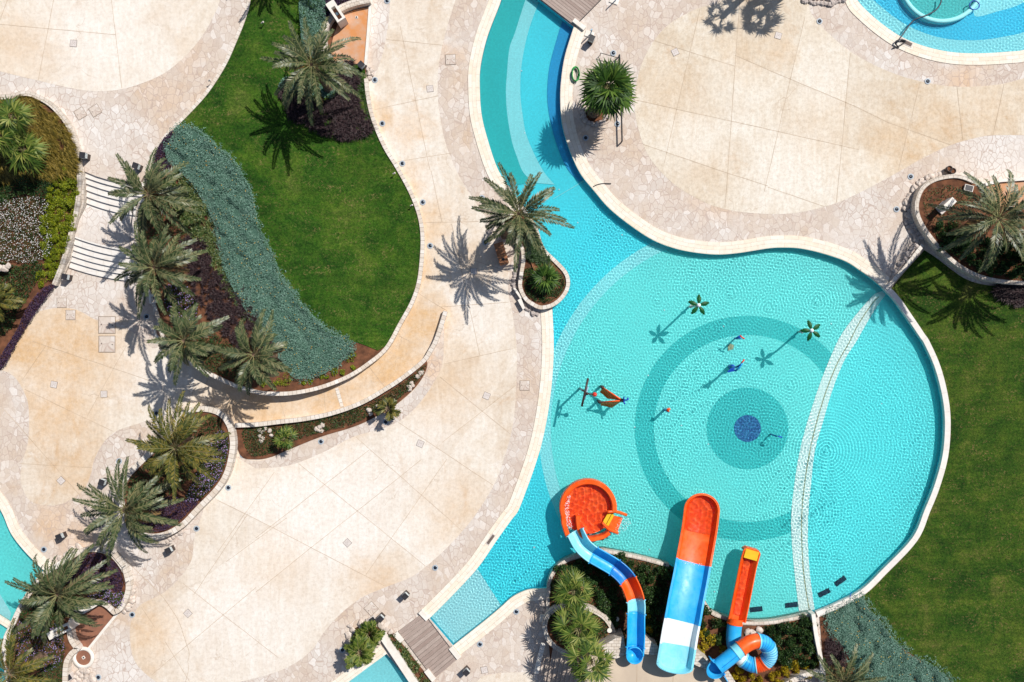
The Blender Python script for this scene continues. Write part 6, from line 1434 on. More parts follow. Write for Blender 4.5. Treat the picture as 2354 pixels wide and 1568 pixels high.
# ------------------------------------------------------------------ splash toys in the pool
def palm_fountain(base, crown, h, rot, label):
    b = P(base[0], base[1], FZ); c = P(crown[0], crown[1], h); t = thing('palm_fountain', label, 'water toy', Vector((b.x, b.y, FZ)), 'palm-shaped water fountains')
    pts = [Vector((b.x, b.y, FZ)), Vector((b.x, b.y, 0)).lerp(c, .15) + Vector((0, 0, h * .25)), Vector((b.x, b.y, 0)).lerp(c, .45) + Vector((0, 0, h * .3)), c]
    mb = MB(); mb.tube([Vector(p[:3]) for p in lerp_path([tuple(p) for p in pts], 5)], .07, 8); link('pole', mb.mesh('pole', True, True), M['lightcover'], t)
    for k in range(5):
        a = rot + k * 2 * math.pi / 5; o = Vector((math.cos(a), math.sin(a), 0)); sd = Vector((-o.y, o.x, 0)); mb = MB()
        prev = None; mid = []
        L_ = .68
        st = [(0, .03), (.10, .04), (.22, .10), (.30, .09), (.36, .145), (.46, .115), (.52, .16), (.62, .115), (.70, .14), (.76, .075), (.86, .085), (.92, .02), (1, .0)]
        for s, w_ in st:
            p = c + o * (.06 + L_ * s) + Vector((0, 0, .10 * math.sin(s * 2.2) - .20 * s * s)); mid.append((p, w_))
        for (p, w0), (q, w1) in zip(mid, mid[1:]):
            for sg in (-1, 1):
                f = [p, q, q + sd * sg * w1 - Vector((0, 0, w1 * .3)), p + sd * sg * w0 - Vector((0, 0, w0 * .3))]
                mb.face(f if sg < 0 else f[::-1])
        me = mb.mesh('leaf', weld=True); o_ = link('leaf', me, M['greenpaint'], t); md = o_.modifiers.new('thickness', 'SOLIDIFY'); md.thickness = .03
    mb = MB(); mb.lathe((c.x, c.y, c.z - .05), [(.001, -.02), (.1, .0), (.14, .1), (.1, .2), (.001, .23)], 14); link('cap', mb.mesh('cap', True, True), M['foam'], t)
    mb = MB(); q = Vector((b.x, b.y, .22)); mb.lathe(q, [(.001, -.1), (.1, -.05), (.12, .03), (.001, .1)], 10); mb.lathe(q + Vector((.14, .05, .02)), [(.001, -.08), (.08, -.03), (.09, .03), (.001, .08)], 10); link('coconut', mb.mesh('coconut', True, True), M['lightcover'], t)
palm_fountain((1582, 706), (1606, 702), 3.1, .26, 'green palm-shaped fountain nearer the middle of the pool')
palm_fountain((1833, 763), (1865.5, 760), 3.1, .62, 'green palm-shaped fountain nearer the white floor strip')
# twin-arm water cannon
t = thing('water_cannon', 'dark water cannon on a post with long cross bar and orange ball', 'water toy', P(1340, 898, 0))
def tb_(pp, pts, r, nm, mt, n=8):
    mb = MB(); mb.tube([P(*p) for p in pts], r, n); link(nm, mb.mesh(nm, True, True), M[mt], pp)
b = P(1340, 898, 2.2); mb = MB(); mb.tube([(b.x, b.y, FZ), (b.x, b.y, 2.2)], .075, 10); link('post', mb.mesh('post'), M['grey'], t)
c_ = P(1345, 902, 2.5)
tb_(t, [(1339.5, 897, 2.3), (1349.5, 905, 2.5)], .06, 'arm', 'grey'); tb_(t, [(1352, 869.5, 2.6), (1337.5, 934.5, 2.5)], .075, 'cross_bar', 'brown_metal')
tb_(t, [(1352, 889, 2.3), (1344, 917, 2.3)], .05, 'blue_bar', 'bluelight'); tb_(t, [(1350, 905, 2.5), (1363, 906.5, 2.5)], .055, 'barrel', 'brown_metal')
mb = MB(); q = P(1367, 907, 2.5)
mb.lathe(q, [(.001, -.16), (.1, -.12), (.16, 0), (.1, .12), (.001, .16)], 16); link('ball', mb.mesh('ball', True, True), M['redball'], t)
mb = MB(); q = P(1349.5, 905, 2.5); mb.lathe(q, [(.001, -.12), (.1, -.06), (.1, .06), (.001, .12)], 12); link('joint', mb.mesh('joint', True, True), M['brown_metal'], t)
# orange net climber
t = thing('net_climber', 'orange mesh climbing net of two wings strung between low posts', 'water toy', P(1405, 915, 0))
for (x, y, h) in ((1384.5, 890, .6), (1378.5, 924, .65), (1431, 920.5, 1.5)):
    b = P(x, y, h); mb = MB(); mb.tube([(b.x, b.y, FZ), (b.x, b.y, h)], .09, 8); mb.lathe(b, [(.001, -.1), (.13, -.04), (.13, .06), (.001, .12)], 10); link('post', mb.mesh('post', True, True), M['brown_metal'], t)
def wing(pts):
    mb = MB(); A, B, Cc, D = (P(*p) for p in pts); n = 8; g = [[(A.lerp(B, j / n)).lerp(D.lerp(Cc, j / n), i / n) - Vector((0, 0, .25 * math.sin(math.pi * i / n) * math.sin(math.pi * j / n))) for j in range(n + 1)] for i in range(n + 1)]
    for i in range(n):
        for j in range(n): mb.face([g[i][j], g[i][j + 1], g[i + 1][j + 1], g[i + 1][j]])
    o = link('net', mb.mesh('net', True, True), M['net'], t); md = o.modifiers.new('thickness', 'SOLIDIFY'); md.thickness = .03
wing([(1385, 891, .6), (1430, 920, 1.45), (1397, 916, .15), (1379, 901, .2)]); wing([(1380, 925, .65), (1430, 921, 1.45), (1407, 937, .1), (1381, 931.5, .25)])
tb_(t, [(1385, 890.5, .62), (1430, 920, 1.48)], .05, 'top_rope', 'orange'); tb_(t, [(1380, 924.5, .67), (1430, 921, 1.48)], .05, 'top_rope', 'orange')
mb = MB()
for pts in ([(1431, 920.5, 1.5), (1437, 920, 1.7), (1442, 919, 1.75), (1444, 916, 1.75), (1441, 915.5, 1.75)], [(1435, 920, 1.62), (1434, 915, 1.75), (1435.5, 912, 1.75)], [(1435, 920, 1.62), (1434.5, 925, 1.72), (1437, 929, 1.72)]): mb.tube([P(*p) for p in lerp_path(pts, 4)], .05, 8)
link('blue_fork', mb.mesh('blue_fork', True, True), M['bluepaint'], t)
# arrow spout, small sprayer and others
t = thing('fish_spout', 'blue arched spout with a dark blue arrow tail and red tip', 'water toy', P(1683, 843, 0))
b = P(1683, 843, 0); mb = MB(); mb.lathe((b.x, b.y, FZ), [(.16, 0), (.16, FZ * -1 + .15), (.12, FZ * -1 + .25), (.001, FZ * -1 + .27)], 12); link('base', mb.mesh('base', True, True), M['bluepaint'], t)
tb_(t, lerp_path([(1683, 843, .2), (1689, 845, 1.2), (1697, 842, 1.9), (1704, 838, 2.2)], 4), .075, 'arm', 'bluepaint'); tb_(t, [(1706, 835, 2.25), (1699, 846, 2.0), (1690, 853, 1.8)], .07, 'neck', 'blue')
tb_(t, [(1703, 837, 2.2), (1711, 826.5, 2.35)], .05, 'red_tip', 'redball')
patch3('arrow_tail', [(1690.5, 843.5, 1.8), (1687, 849, 1.8), (1695.5, 850, 1.8), (1688, 853.5, 1.8), (1674, 856.5, 1.7), (1672, 854.5, 1.7), (1680, 847, 1.75)], M['bluepaint'], t, .1)
t = thing('spray_post', 'short blue spray post with a red nozzle between the palm fountains', 'water toy', P(1694, 778, 0))
b = P(1694, 778, 0); mb = MB(); mb.tube([(b.x, b.y, FZ), (b.x, b.y, .9)], .06, 8); link('post', mb.mesh('post'), M['bluepaint'], t)
tb_(t, [(1693, 777.5, .95), (1702, 772.5, 1.2)], .07, 'arm', 'bluepaint'); tb_(t, [(1701, 771, 1.2), (1705, 775, 1.25), (1711, 779, 1.2)], .05, 'nozzle', 'redball')
t = thing('spray_cannon', 'small orange and blue water cannon left of the dark floor ring', 'water toy', P(1531, 943, 0))
b = P(1531, 943, 0); mb = MB(); mb.tube([(b.x, b.y, FZ), (b.x, b.y, .8)], .09, 8); link('post', mb.mesh('post'), M['bluepaint'], t)
tb_(t, [(1533, 945, .95), (1540, 939, 1.05)], .08, 'barrel', 'orange'); tb_(t, [(1533.5, 939, .95), (1538, 947, .95)], .05, 'handle', 'orange')
t = thing('spout', 'small dark blue bent spout at the edge of the dark floor disc', 'water toy', P(1777, 1000, 0))
b = P(1777, 1000, 0); mb = MB(); mb.tube([(b.x, b.y, FZ), (b.x, b.y, .8), (b.x + .12, b.y, .95), (b.x + .34, b.y - .06, .92)], .05, 8); link('pipe', mb.mesh('pipe', True, True), M['bluepaint'], t)
o = None
mb = MB(); q = P(1680, 798, -.57); mb.prism([(q.x - .2, q.y - .25), (q.x + .15, q.y - .12), (q.x + .2, q.y + .12), (q.x - .05, q.y + .25), (q.x - .22, q.y + .1)], FZ + .06, FZ + .1); o = link('floor_plate', mb.mesh('floor_plate'), M['pool_line'], label='small tan heart-shaped plate on the pool floor by the spray post', cat_='plate'); o.cycles.is_caustics_receiver = True

# ------------------------------------------------------------------ lamps, lights, covers
def box_lamp(dx, dy, rz, label, h=0.0, first=[None]):
    c = P(dx, dy, h)
    if first[0] is None:
        t = thing('bollard_lamp', label, 'lamp', (0, 0, 0), 'box-shaped bollard lamps')
        mb = MB(); mb.box((0, 0, .38), .36, .36, .76); bd = link('body', mb.mesh('body'), M['brown_metal'], t)
        mb = MB(); mb.box((0, 0, .775), .39, .39, .03); link('cap', mb.mesh('cap'), M['black'], t)
        mb = MB()
        for f in range(4):
            a = f * math.pi / 2; m = Matrix.Rotation(a, 3, 'Z')
            for i in range(4):
                for j in range(4):
                    p = m @ Vector((.182, -.12 + .08 * i + (.015 if j % 2 else -.015), .46 + .08 * j)); mb.box(p, .012 if f % 2 == 0 else .055, .055 if f % 2 == 0 else .012, .055)
        link('perforations', mb.mesh('perforations'), M['foam'], bd); first[0] = t; t.location = c; t.rotation_euler = (0, 0, rz)
    else: dup(first[0], c, rz, label)
for x, y, rz, lb, h in ((202, 362, -.12, 'brown box bollard lamp at the top of the stairs by the left wall', 1.8), (322, 386, -.35, 'brown box bollard lamp at the top of the stairs by the lawn kerb', 1.8), (834, 156, .8, 'dark box bollard lamp at the lower tip of the orange patio', .1), (1358, 96, 1.1, 'brown box bollard lamp between the top boardwalk and big fan palm', 0), (161, 638, -.2, 'brown box bollard lamp at the foot of the stairs', 0), (245, 1105, -.35, 'brown box bollard lamp left of the oval bed', 0), (148, 1229, .4, 'brown box bollard lamp near the coping of the small left pool', 0), (396, 1260, .45, 'brown box bollard lamp below the oval bed', 0), (934, 1364, .8, 'brown box bollard lamp above the lower boardwalk', 0), (878, 1415, .8, 'brown box bollard lamp by the small cycad bed', 0), (1073, 1537, .75, 'brown box bollard lamp right of the lower boardwalk', 0)):
    box_lamp(x, y, rz, lb, h)

def disc_light(first=[None]):
    t = thing('ground_light', 'x', 'ground light', (0, 0, 0), 'round recessed ground lights')
    mb = MB(); mb.lathe((0, 0, 0), [(.205, -.01), (.205, .026), (.13, .032), (.13, .02)], 24); link('ring', mb.mesh('ring', False, True), M['lightring'], t)
    mb = MB(); mb.lathe((0, 0, 0), [(.13, .014), (.12, .026), (.001, .034)], 20); link('lens', mb.mesh('lens', True, True), M['lens'], t); return t
M['lightring'] = plain('light_ring', (.40, .45, .50), (.34, .39, .44), 8, .5)
M['lens'] = plain('light_lens', (.02, .028, .045), None, 3, .2)
DL = [(862, 184, 'by the rocks at the top kerb'), (879, 284, 'in the concrete beside the purple grass'), (925, 376, 'beside the kerb below the purple grass'), (890, 2, 'at the top edge right of the orange patio'), (972, 465, 'by the kerb level with the upper lawn bulge'), (989, 565, 'by the kerb at the widest point of the lawn'), (1116, 558, 'beside the timber box under the leaning palm'), (1108, 455, 'above the leaning palm on the paving'), (1410, 122, 'just above the big fan palm'), (1419.5, 285, 'just below the big fan palm'), (1346.5, 317, 'in the shadow of the big fan palm'), (1884, 49, 'below the dark boulders at the top edge'), (2132.5, 187, 'on the edge of the concrete below the spa pool'), (2093.5, 406, 'above the boulder row of the right edge bed'), (2061, 481, 'left of the boulder row of the right edge bed'), (2190, 394, 'beside the two dark pots at the right'), (337, 728, 'in the palm shadow below the stairs'), (360, 950, 'above left of the oval bed'), (274, 1060, 'left of the oval bed among flagstones'), (558, 1046, 'right of the oval bed wall on flagstones'), (525, 1121, 'outside the lower right of the oval bed wall'), (887, 970, 'below the small palm of the strip bed'), (738, 1015, 'below the middle of the strip bed'), (101, 1263, 'by the coping of the small left pool'), (452, 1215, 'right of the oval bed foot'), (304, 1413, 'right of the brown patio'), (226, 1557, 'right of the boulder heap at the bottom left'), (1000.5, 1305, 'beside the pool coping above the lower boardwalk'), (787, 1494, 'left of the small cycad bed'), (1103.5, 1481, 'right of the lower boardwalk end'), (1187, 1406, 'beside the south coping near the round planter')]
d0 = None
for x, y, lb in DL:
    s = 'round recessed ground light ' + lb; c = P(x, y, .012)
    if d0 is None: d0 = disc_light(); d0.location = c; d0['label'] = s
    else: dup(d0, c, 0, s)

def plate(first=[None]):
    t = thing('drain_cover', 'x', 'cover', (0, 0, 0), 'square drain covers in the paving')
    mb = MB(); mb.box((0, 0, .006), .46, .46, .016); link('frame', mb.mesh('frame'), M['joint_dark'], t)
    mb = MB(); mb.box((0, 0, .014), .42, .42, .014)
    for i, j in ((-1, -1), (1, -1), (1, 1), (-1, 1), (0, 0)): mb.box((i * .08, j * .08, .022), .025, .025, .004, 0, 1)
    link('lid', mb.mesh('lid'), [M['lightcover'], M['joint_dark']], t); return t
M['joint_dark'] = plain('cover_gap', (.16, .12, .10), None, 4, .8)
p0 = None
for x, y, rz, h, lb in ((169, 100, -.1, 1.806, 'on the upper left concrete'), (988.5, 204, .1, .006, 'on the concrete left of the channel'), (1089, 624, 0, .006, 'in the shadow of the leaning palm'), (1552, 120, .45, .006, 'on the right plaza near the big fan palm'), (1789, 82, -.3, .006, 'on the right plaza below the palm shadows'), (124, 884, -.2, .006, 'on the lower left terrace, left of two'), (239, 906, 0, .006, 'on the lower left terrace, right of two'), (140.5, 1105, .75, .006, 'on the lower left terrace left of the oval bed'), (1118.5, 910, -.4, .006, 'on the middle terrace nearest the pool'), (966, 1020, -.4, .006, 'on the middle terrace below the strip bed tip'), (432, 1410, .75, .006, 'on the bottom terrace right of the brown patio'), (798.5, 1248, .75, .006, 'in the middle of the bottom terrace'), (1113.5, 1540, .2, .006, 'at the bottom right of the lower boardwalk')):
    s = 'small square pale drain cover ' + lb; c = P(x, y, h)
    if p0 is None: p0 = plate(); p0.location = c; p0.rotation_euler = (0, 0, rz); p0['label'] = s
    else: dup(p0, c, rz, s)
M['joint_mid'] = plain('cover_frame', (.34, .26, .20), None, 4, .8)
def hatch():
    t = thing('inspection_cover', 'x', 'cover', (0, 0, 0), 'stone inspection covers')
    mb = MB(); w_ = .66
    for i in range(4):
        a = i * math.pi / 2; mb.box((math.cos(a) * w_ / 2, math.sin(a) * w_ / 2, .010), .022 if i % 2 == 0 else w_ + .02, w_ + .02 if i % 2 == 0 else .022, .02 + .002 * (i % 2))
    link('frame', mb.mesh('frame'), M['joint_mid'], t)
    mb = MB(); mb.box((0, 0, .007), w_ - .03, w_ - .03, .014); link('lid', mb.mesh('lid'), M['crazy'], t)
    mb = MB()
    for s in (-1, 1): mb.box((s * .22, -s * .02, .018), .05, .04, .012)
    link('lifting_points', mb.mesh('lifting_points'), M['joint_dark'], t); return t
h0 = None
for x, y, rz, h, sc_, lb in ((185, 261, .55, 1.81, 1, 'left of two on the upper paving by the left bed'), (219, 254, .55, 1.81, 1, 'right of two on the upper paving by the left bed'), (142, 696, 0, .012, 1, 'on the paving below the stairs'), (162.5, 724, 0, .012, 1, 'on the ochre concrete below the stairs'), (246, 747, 0, .012, 1.75, 'the large one in the stair palm shadow'), (246, 791, 0, .012, 1.7, 'the large one below the stair palm shadow'), (1036, 137, .05, .012, 1.05, 'on the paving left of the channel'), (1206.5, 886, 0, .012, 1, 'on the paving strip left of the pool'), (853.5, 1399, .75, .012, 1.1, 'on the paving above the small cycad bed')):
    s = 'square stone-filled inspection cover ' + lb; c = P(x, y, h)
    if h0 is None: h0 = hatch(); h0.location = c; h0.rotation_euler = (0, 0, rz); h0['label'] = s
    else: dup(h0, c, rz, s, (sc_, sc_, 1))
# skimmer lids in the coping
for x, y, rz, lx, ly, lb in ((1490 / 4 + 1765.5 - 1e9 if False else 2083, 98, -.42, .95, .34, 'dark open skimmer slot in the spa pool coping'), (1128, 1240, .95, .85, .26, 'open skimmer slot in the pool coping above the lower boardwalk')):
    c = P(x, y, .04); mb = MB(); mb.box((c.x, c.y, .045), lx, ly, .02, rz); mb.box((c.x + .0, c.y, .058), lx * .86, ly * .7, .016, rz, 1)
    link('skimmer', mb.mesh('skimmer'), [M['lightcover'], M['joint_dark']], label=lb, cat_='skimmer')

# ------------------------------------------------------------------ troughs, benches, pots and oddments
def trough(a, b, wpx, h, label):
    """white raised water trough: high block at a, open channel towards b"""
    A, B = P(a[0], a[1], h), P(b[0], b[1], h); m = (A + B) / 2; t = thing('stone_trough', label, 'trough', Vector((m.x, m.y, 0)))
    L_ = (B - A).length; rz = math.atan2(B.y - A.y, B.x - A.x); w_ = wpx * S; q = Matrix.Rotation(rz, 3, 'Z')
    mb = MB()
    for sx, sy, lx, ly in ((-L_ * .36, 0, L_ * .28, w_), (L_ * .46, 0, L_ * .08, w_), (L_ * .10, w_ * .36, L_ * .66, w_ * .26), (L_ * .10, -w_ * .36, L_ * .66, w_ * .26)):
        p = q @ Vector((sx, sy, 0)); mb.box((m.x + p.x, m.y + p.y, h / 2), lx, ly, h + (.002 if ly < w_ else 0), rz)
    link('body', mb.mesh('body'), M['white'], t)
    p = q @ Vector((L_ * .10, 0, 0)); mb = MB(); mb.box((m.x + p.x, m.y + p.y, h * .4), L_ * .66, w_ * .48, h * .6, rz); link('channel', mb.mesh('channel'), M['rustbrown'], t)
    p = q @ Vector((L_ * .04, 0, 0)); mb = MB(); mb.box((m.x + p.x, m.y + p.y, h * .74), .2, .14, .06, rz); link('outlet', mb.mesh('outlet'), M['bluelight'], t)
trough((757, 4), (785, 46), 21, 1.5, 'white raised stone trough with an ochre channel at the top patio')
trough((110, 1464), (160, 1440), 17, 1.2, 'white raised stone trough left of the brown patio under palms')
trough((350, 676), (352, 697), 17, 1.0, 'pale bluish stone trough under the lower stair palm')
def block(name, cat_, pts, h0, h1, mat, label):
    mb = MB(); mb.prism([tuple(P(a, b, h1).xy) for a, b in pts], h0, h1); return link(name, mb.mesh(name), mat, label=label, cat_=cat_)
block('stone_slab', 'slab', [(205, 1377), (217, 1381), (229, 1389), (190, 1413), (166, 1400), (172, 1393)], .3, .75, M['white'], 'white angled stone slab behind the brown patio under the palm')
block('stone_bench', 'bench', [(1180, 664), (1184, 661), (1200, 683), (1196, 687)], 0, .42, M['white'], 'upper short stone bench left of the drop-shaped planter')
block('stone_bench', 'bench', [(1190, 690), (1198, 685), (1207, 708), (1202, 712)], 0, .42, M['white'], 'lower short stone bench left of the drop-shaped planter')
block('stone_block', 'block', [(1242, 1414), (1254, 1414), (1252, 1431), (1240, 1430)], 0, .35, M['white'], 'small white stone block left of the round planter')
# slatted white bench on the stair landing
t = thing('slat_bench', 'narrow white slatted bench beside the stairs to the slide platform', 'bench', P(1240, 1512, 0))
A, B = P(1249, 1478, .45), P(1232, 1549, .45); mb = MB(); dv = (B - A); rz = math.atan2(dv.y, dv.x)
for i in range(9): c = A.lerp(B, (i + .5) / 9); mb.box((c.x, c.y, .43), dv.length / 9 - .02, .32, .05, rz)
link('seat', mb.mesh('seat'), M['white'], t)
for f in (.15, .85):
    c = A.lerp(B, f); mb = MB(); mb.box((c.x, c.y, .2), .1, .26, .4, rz); link('leg', mb.mesh('leg'), M['grey'], t)
# timber box beside the leaning palm
t = thing('timber_box', 'brown timber planter box leaning below the palm by the drop-shaped planter', 'box', P(1154, 582, 0))
A, B = P(1145, 558, .8), P(1160, 607, .8); dv = B - A; rz = math.atan2(dv.y, dv.x); m = (A + B) / 2; sdv = Vector((-dv.y, dv.x, 0)).normalized()
mb = MB()
for i in range(5): c = m + sdv * (-.26 + .13 * i); mb.box((c.x, c.y, .80), dv.length, .12, .04, rz)
link('lid', mb.mesh('lid'), M['woodbox'], t)
mb = MB(); mb.box((m.x, m.y, .39), dv.length * .96, .6, .76, rz); link('body', mb.mesh('body'), M['woodbox'], t)
c = A.lerp(B, .78); mb = MB(); mb.lathe((c.x, c.y, .82), [(.11, 0), (.10, .03), (.001, .035)], 12); link('hole_ring', mb.mesh('hole_ring'), M['black'], t)
# white box on timber feet in the right bed
t = thing('service_box', 'white metal box on a small timber plinth in the right edge bed', 'box', P(2172, 472, .72))
c = P(2178, 470, 1.5); mb = MB(); mb.box((c.x, c.y, 1.45), .85, .42, .8, .75); link('body', mb.mesh('body'), M['white'], t)
mb = MB(); c2_ = P(2166, 478, .8); mb.box((c2_.x, c2_.y, .8), .7, .62, .14, .75); link('plinth', mb.mesh('plinth'), M['lightcover'], t)
c = P(2228, 432, .95); mb = MB(); mb.box((c.x, c.y, .88), .6, .42, .12, -.25); mb.box((c.x, c.y, .95), .5, .34, .02, -.25, 1); link('vent_grille', mb.mesh('vent_grille'), [M['white'], M['black']], label='dark square vent grille set in a pale frame in the right bed', cat_='vent')
# timber grille in the drop-shaped planter
t = thing('floor_grille', 'reddish timber grille cover in the neck of the drop-shaped planter', 'grille', P(1237, 611, .4)); c = P(1237, 611, .5); mb = MB()
for i in range(9): q = Matrix.Rotation(.3, 3, 'Z') @ Vector((-.36 + .09 * i, 0, 0)); mb.box((c.x + q.x, c.y + q.y, .52), .05, .66, .03, .3)
for i in range(7): q = Matrix.Rotation(.3, 3, 'Z') @ Vector((0, -.3 + .1 * i, 0)); mb.box((c.x + q.x, c.y + q.y, .50), .78, .04, .03, .3)
link('slats', mb.mesh('slats'), M['woodbox'], t); mb = MB(); mb.box((c.x, c.y, .45), .8, .7, .06, .3); link('base', mb.mesh('base'), M['joint'], t)
c = P(856, 1424, .1); mb = MB(); mb.box((c.x, c.y, .14), .5, .42, .2, .6); mb.box((c.x, c.y, .25), .40, .33, .02, .6, 1); link('vent_grille', mb.mesh('vent_grille'), [M['lightcover'], M['black']], label='small dark grille in the stones above the cycad bed', cat_='vent')
c = P(159, 1557, .3); mb = MB(); mb.box((c.x, c.y, .2), .5, .45, .4, .6); mb.box((c.x, c.y, .41), .42, .36, .02, .6, 1); link('vent_grille', mb.mesh('vent_grille'), [M['lightcover'], M['black']], label='dark square grille below the round brown basin', cat_='vent')
# pots
for i, (x, y, lb) in enumerate(((2175, 391, 'left one of two dark round pots above the right edge bed'), (2183, 396, 'right one of two dark round pots above the right edge bed'))):
    c = P(x, y, 0); t = thing('plant_pot', lb, 'pot', c, 'two dark pots'); mb = MB(); mb.lathe((c.x, c.y, 0), [(.13, 0), (.2, .3), (.21, .5), (.17, .52), (.16, .42)], 16); link('pot', mb.mesh('pot', True, True), M['brown_metal'], t)
    mb = MB(); mb.lathe((c.x, c.y, 0), [(.165, .43), (.001, .44)], 14); link('soil', mb.mesh('soil'), M['soil'], t)
# shower posts, foot plates
for x, y, lb in ((1355, 79, 'small white shower post beside the top boardwalk end'), (1412, 2, 'small white shower post at the top edge')):
    c = P(x, y, 0); t = thing('shower_post', lb, 'shower', c); mb = MB(); mb.box((c.x, c.y, .03), .62, .42, .06, -.35); link('foot_plate', mb.mesh('foot_plate'), M['white'], t)
    mb = MB(); mb.tube([(c.x + .08, c.y, .05), (c.x + .08, c.y, 1.0), (c.x + .0, c.y - .1, 1.05)], .04, 8); link('post', mb.mesh('post'), M['bluelight'], t)
# lawn spotlights
for x, y, lb in ((947, 475, 'thin dark spotlight stake on the lawn near the kerb'), (607, 58, 'white spotlight stake on the shaded upper lawn'), (486, 190, 'dark spotlight stake at the kerb of the upper lawn'), (907, 402, 'dark spotlight stake in the top right bend of the lawn')):
    hh = hL(x, y); c = P(x, y, hh); t = thing('spotlight', lb, 'garden light', c, 'spotlight stakes on the lawn'); mb = MB(); mb.tube([(c.x, c.y, hh), (c.x, c.y, hh + .45)], .02, 6); link('stake', mb.mesh('stake'), M['black'], t)
    mb = MB(); mb.tube([(c.x - .06, c.y - .02, hh + .42), (c.x + .1, c.y + .04, hh + .52)], [.04, .06], 8); link('head', mb.mesh('head'), M['lightcover'], t)
# railings by the big fan palm
rail('railing', [(1424, 126, 0), (1427, 200, 0), (1430, 325, 0)], [(1424, 126, 0), (1427, 225, 0), (1430, 324, 0)], 'dark straight railing on the paving behind the big fan palm', .5, .055, 'black', 'railing')
rail('railing', [(1381, 122, 0), (1424, 134, 0)], [(1381, 122, 0), (1423, 133.6, 0)], 'thin dark rail above the big fan palm', .5, .025, 'black', 'railing')
def hose(nm, pts, r, mat, label, cat_='hose'):
    mb = MB(); mb.tube([P(*p) for p in lerp_path(pts, 5)], r, 7); return link(nm, mb.mesh(nm, True, True), M[mat], label=label, cat_=cat_)
coil = [(1322 + (7 + .5 * (i % 5)) * math.cos(i * .55) + i * .03, 170 + (15 + .8 * (i % 4)) * math.sin(i * .55), .04 + .012 * i / 3) for i in range(70)]
hose('hose_coil', coil, .022, 'hose_green', 'bright green garden hose coil left of the big fan palm')
hose('pool_hose', [(1364, 429, .06), (1372, 425, .06), (1385, 422, .06), (1405, 422, .06)], .03, 'black', 'short black hose lying across the north pool coping')
hose('pool_hose', [(2066, 110, .07), (2058, 98, .2), (2066, 92, .2), (2082, 94, .14), (2070, 104, .09), (2052, 111, .08)], .045, 'black', 'black hose loop on the spa pool coping')
hose('pool_hose', [(2060, 100, .1), (2076, 78, .0), (2095, 52, -.05), (2110, 42, -.02), (2130, 35, -.02), (2150, 24, -.02), (2162, 8, -.02), (2164, -8, -.02)], .05, 'hose', 'long dark cleaning hose running into the round spa')
hose('cord', [(2052, 1366, .18), (2053.5, 1372, .18), (2052, 1382, .1)] if False else [(1957, 1361, -.05), (1955, 1368, .18), (1953, 1380, .1)], .025, 'bluepaint', 'thin blue cord over the right coping near the grates', 'cord')
# round spa wall in the upper right pool
t = thing('spa_ring', 'pale round ring wall of the spa inside the upper right pool', 'spa', P(2168, -48, -.6))
c = P(2168, -48, 0); mb = MB(); rr_ = 100 * S; mb.lathe((c.x, c.y, 0), [(rr_, -.6), (rr_, -.10), (rr_ - .06, -.035), (rr_ - .22, -.035), (rr_ - .30, -.10), (rr_ - .30, -.6)], 96, 0, False); o = link('ring_wall', mb.mesh('ring_wall', True, True), M['pool_light'], t); o.cycles.is_caustics_receiver = True
mb = MB(); mb.lathe((c.x, c.y, 0), [(rr_ - .28, -.565), (.001, -.565)], 64, 0, False); o = link('spa_floor', mb.mesh('spa_floor'), M['pool_teal'], t); o.cycles.is_caustics_receiver = True
coil2 = [(2240 + 11 * math.cos(i * .5) * (1 + .03 * (i % 3)), 12 + 10 * math.sin(i * .5), -.04 + .006 * (i % 7)) for i in range(40)]
hose('hose_coil', coil2, .03, 'bluepaint', 'blue hose coil floating inside the round spa')
# white round lamps in the slide garden
for x, y, hh, lb in ((1401, 1449, .95, 'small white round light on the rim of the round planter'), (1418, 1423, .4, 'small white globe light under the S-bend slide')):
    c = P(x, y, hh); t = thing('garden_light', lb, 'garden light', Vector((c.x, c.y, hh - .3))); mb = MB(); mb.tube([(c.x, c.y, hh - .32), (c.x, c.y, hh)], .05, 8); link('stem', mb.mesh('stem'), M['grey'], t)
    mb = MB(); mb.lathe((c.x, c.y, hh), [(.16, 0), (.16, .05), (.05, .06), (.001, .06)], 18); link('disc', mb.mesh('disc'), M['white'], t)
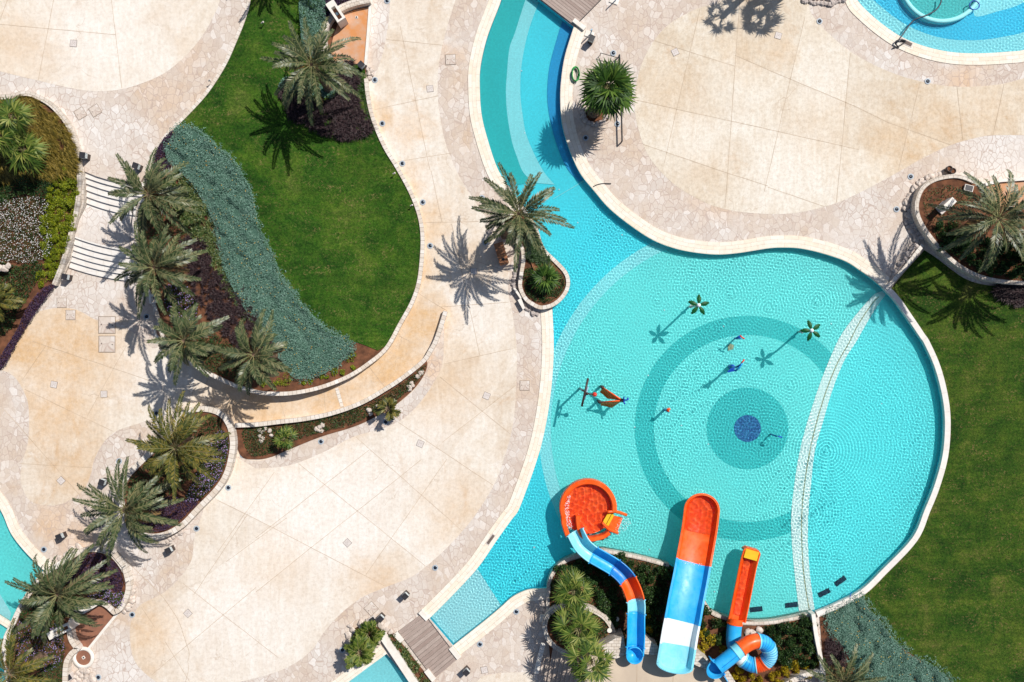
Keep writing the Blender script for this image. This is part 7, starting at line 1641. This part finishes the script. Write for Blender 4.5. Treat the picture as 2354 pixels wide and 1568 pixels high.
# white inlets dotted over the pool floor
for i, (x, y) in enumerate([(1199, 163), (1206, 306), (1285, 436), (1328, 512), (1430, 540), (1527, 713), (1663, 750), (1490, 863), (1459, 982), (1566, 978), (1628, 1021), (1910, 744), (2026, 928), (1228, 1258), (1493, 1263), (1642, 1360), (1561, 577)]):
    k = S * (1 - AZ / H); c = Vector(((x - 1177) * k, (784 - y) * k, FZ + .03))
    if i == 0:
        mb = MB(); mb.lathe((0, 0, 0), [(.05, 0), (.05, .02), (.02, .035), (.001, .035)], 12)
        f0 = link('floor_inlet', mb.mesh('floor_inlet', True, True), M['foam'], label='small white round inlet dotted on the pool floor', cat_='inlet', group='white inlets on the pool floor'); f0.location = c; f0.cycles.is_caustics_receiver = True
    else: dup(f0, c)

# ------------------------------------------------------------------ light, camera
sc.cycles.max_bounces = 8; sc.cycles.diffuse_bounces = 3; sc.cycles.glossy_bounces = 3; sc.cycles.transmission_bounces = 6; sc.cycles.transparent_max_bounces = 6
w = bpy.data.worlds.new('World'); sc.world = w; w.use_nodes = True
nt = w.node_tree; bg = nt.nodes['Background']; sky = nt.nodes.new('ShaderNodeTexSky'); sky.sky_type = 'NISHITA'; sky.sun_disc = False
sky.sun_elevation = math.atan(1 / SUN_K); sky.sun_rotation = math.atan2(-SUN_D[0], -SUN_D[1])
nt.links.new(sky.outputs[0], bg.inputs[0]); bg.inputs[1].default_value = .07
L = bpy.data.lights.new('sun', 'SUN'); L.energy = 4.4; L.angle = math.radians(.5); L.color = (1, .96, .90)
so = bpy.data.objects.new('sun', L); C.objects.link(so); L.cycles.is_caustics_light = True
so.rotation_euler = Vector((SUN_D[0] * SUN_K, SUN_D[1] * SUN_K, -1)).to_track_quat('-Z', 'Y').to_euler(); so.location = (20, 20, 40)
cam = bpy.data.cameras.new('camera'); cam.sensor_width = 36; cam.lens = 36 * H / (2354 * S); cam.clip_end = 3000
co = bpy.data.objects.new('camera', cam); C.objects.link(co); co.location = (0, 0, H); sc.camera = co
sc.view_settings.view_transform = 'Standard'; sc.view_settings.look = 'None'; sc.view_settings.exposure = 0.10; sc.view_settings.gamma = 1.0
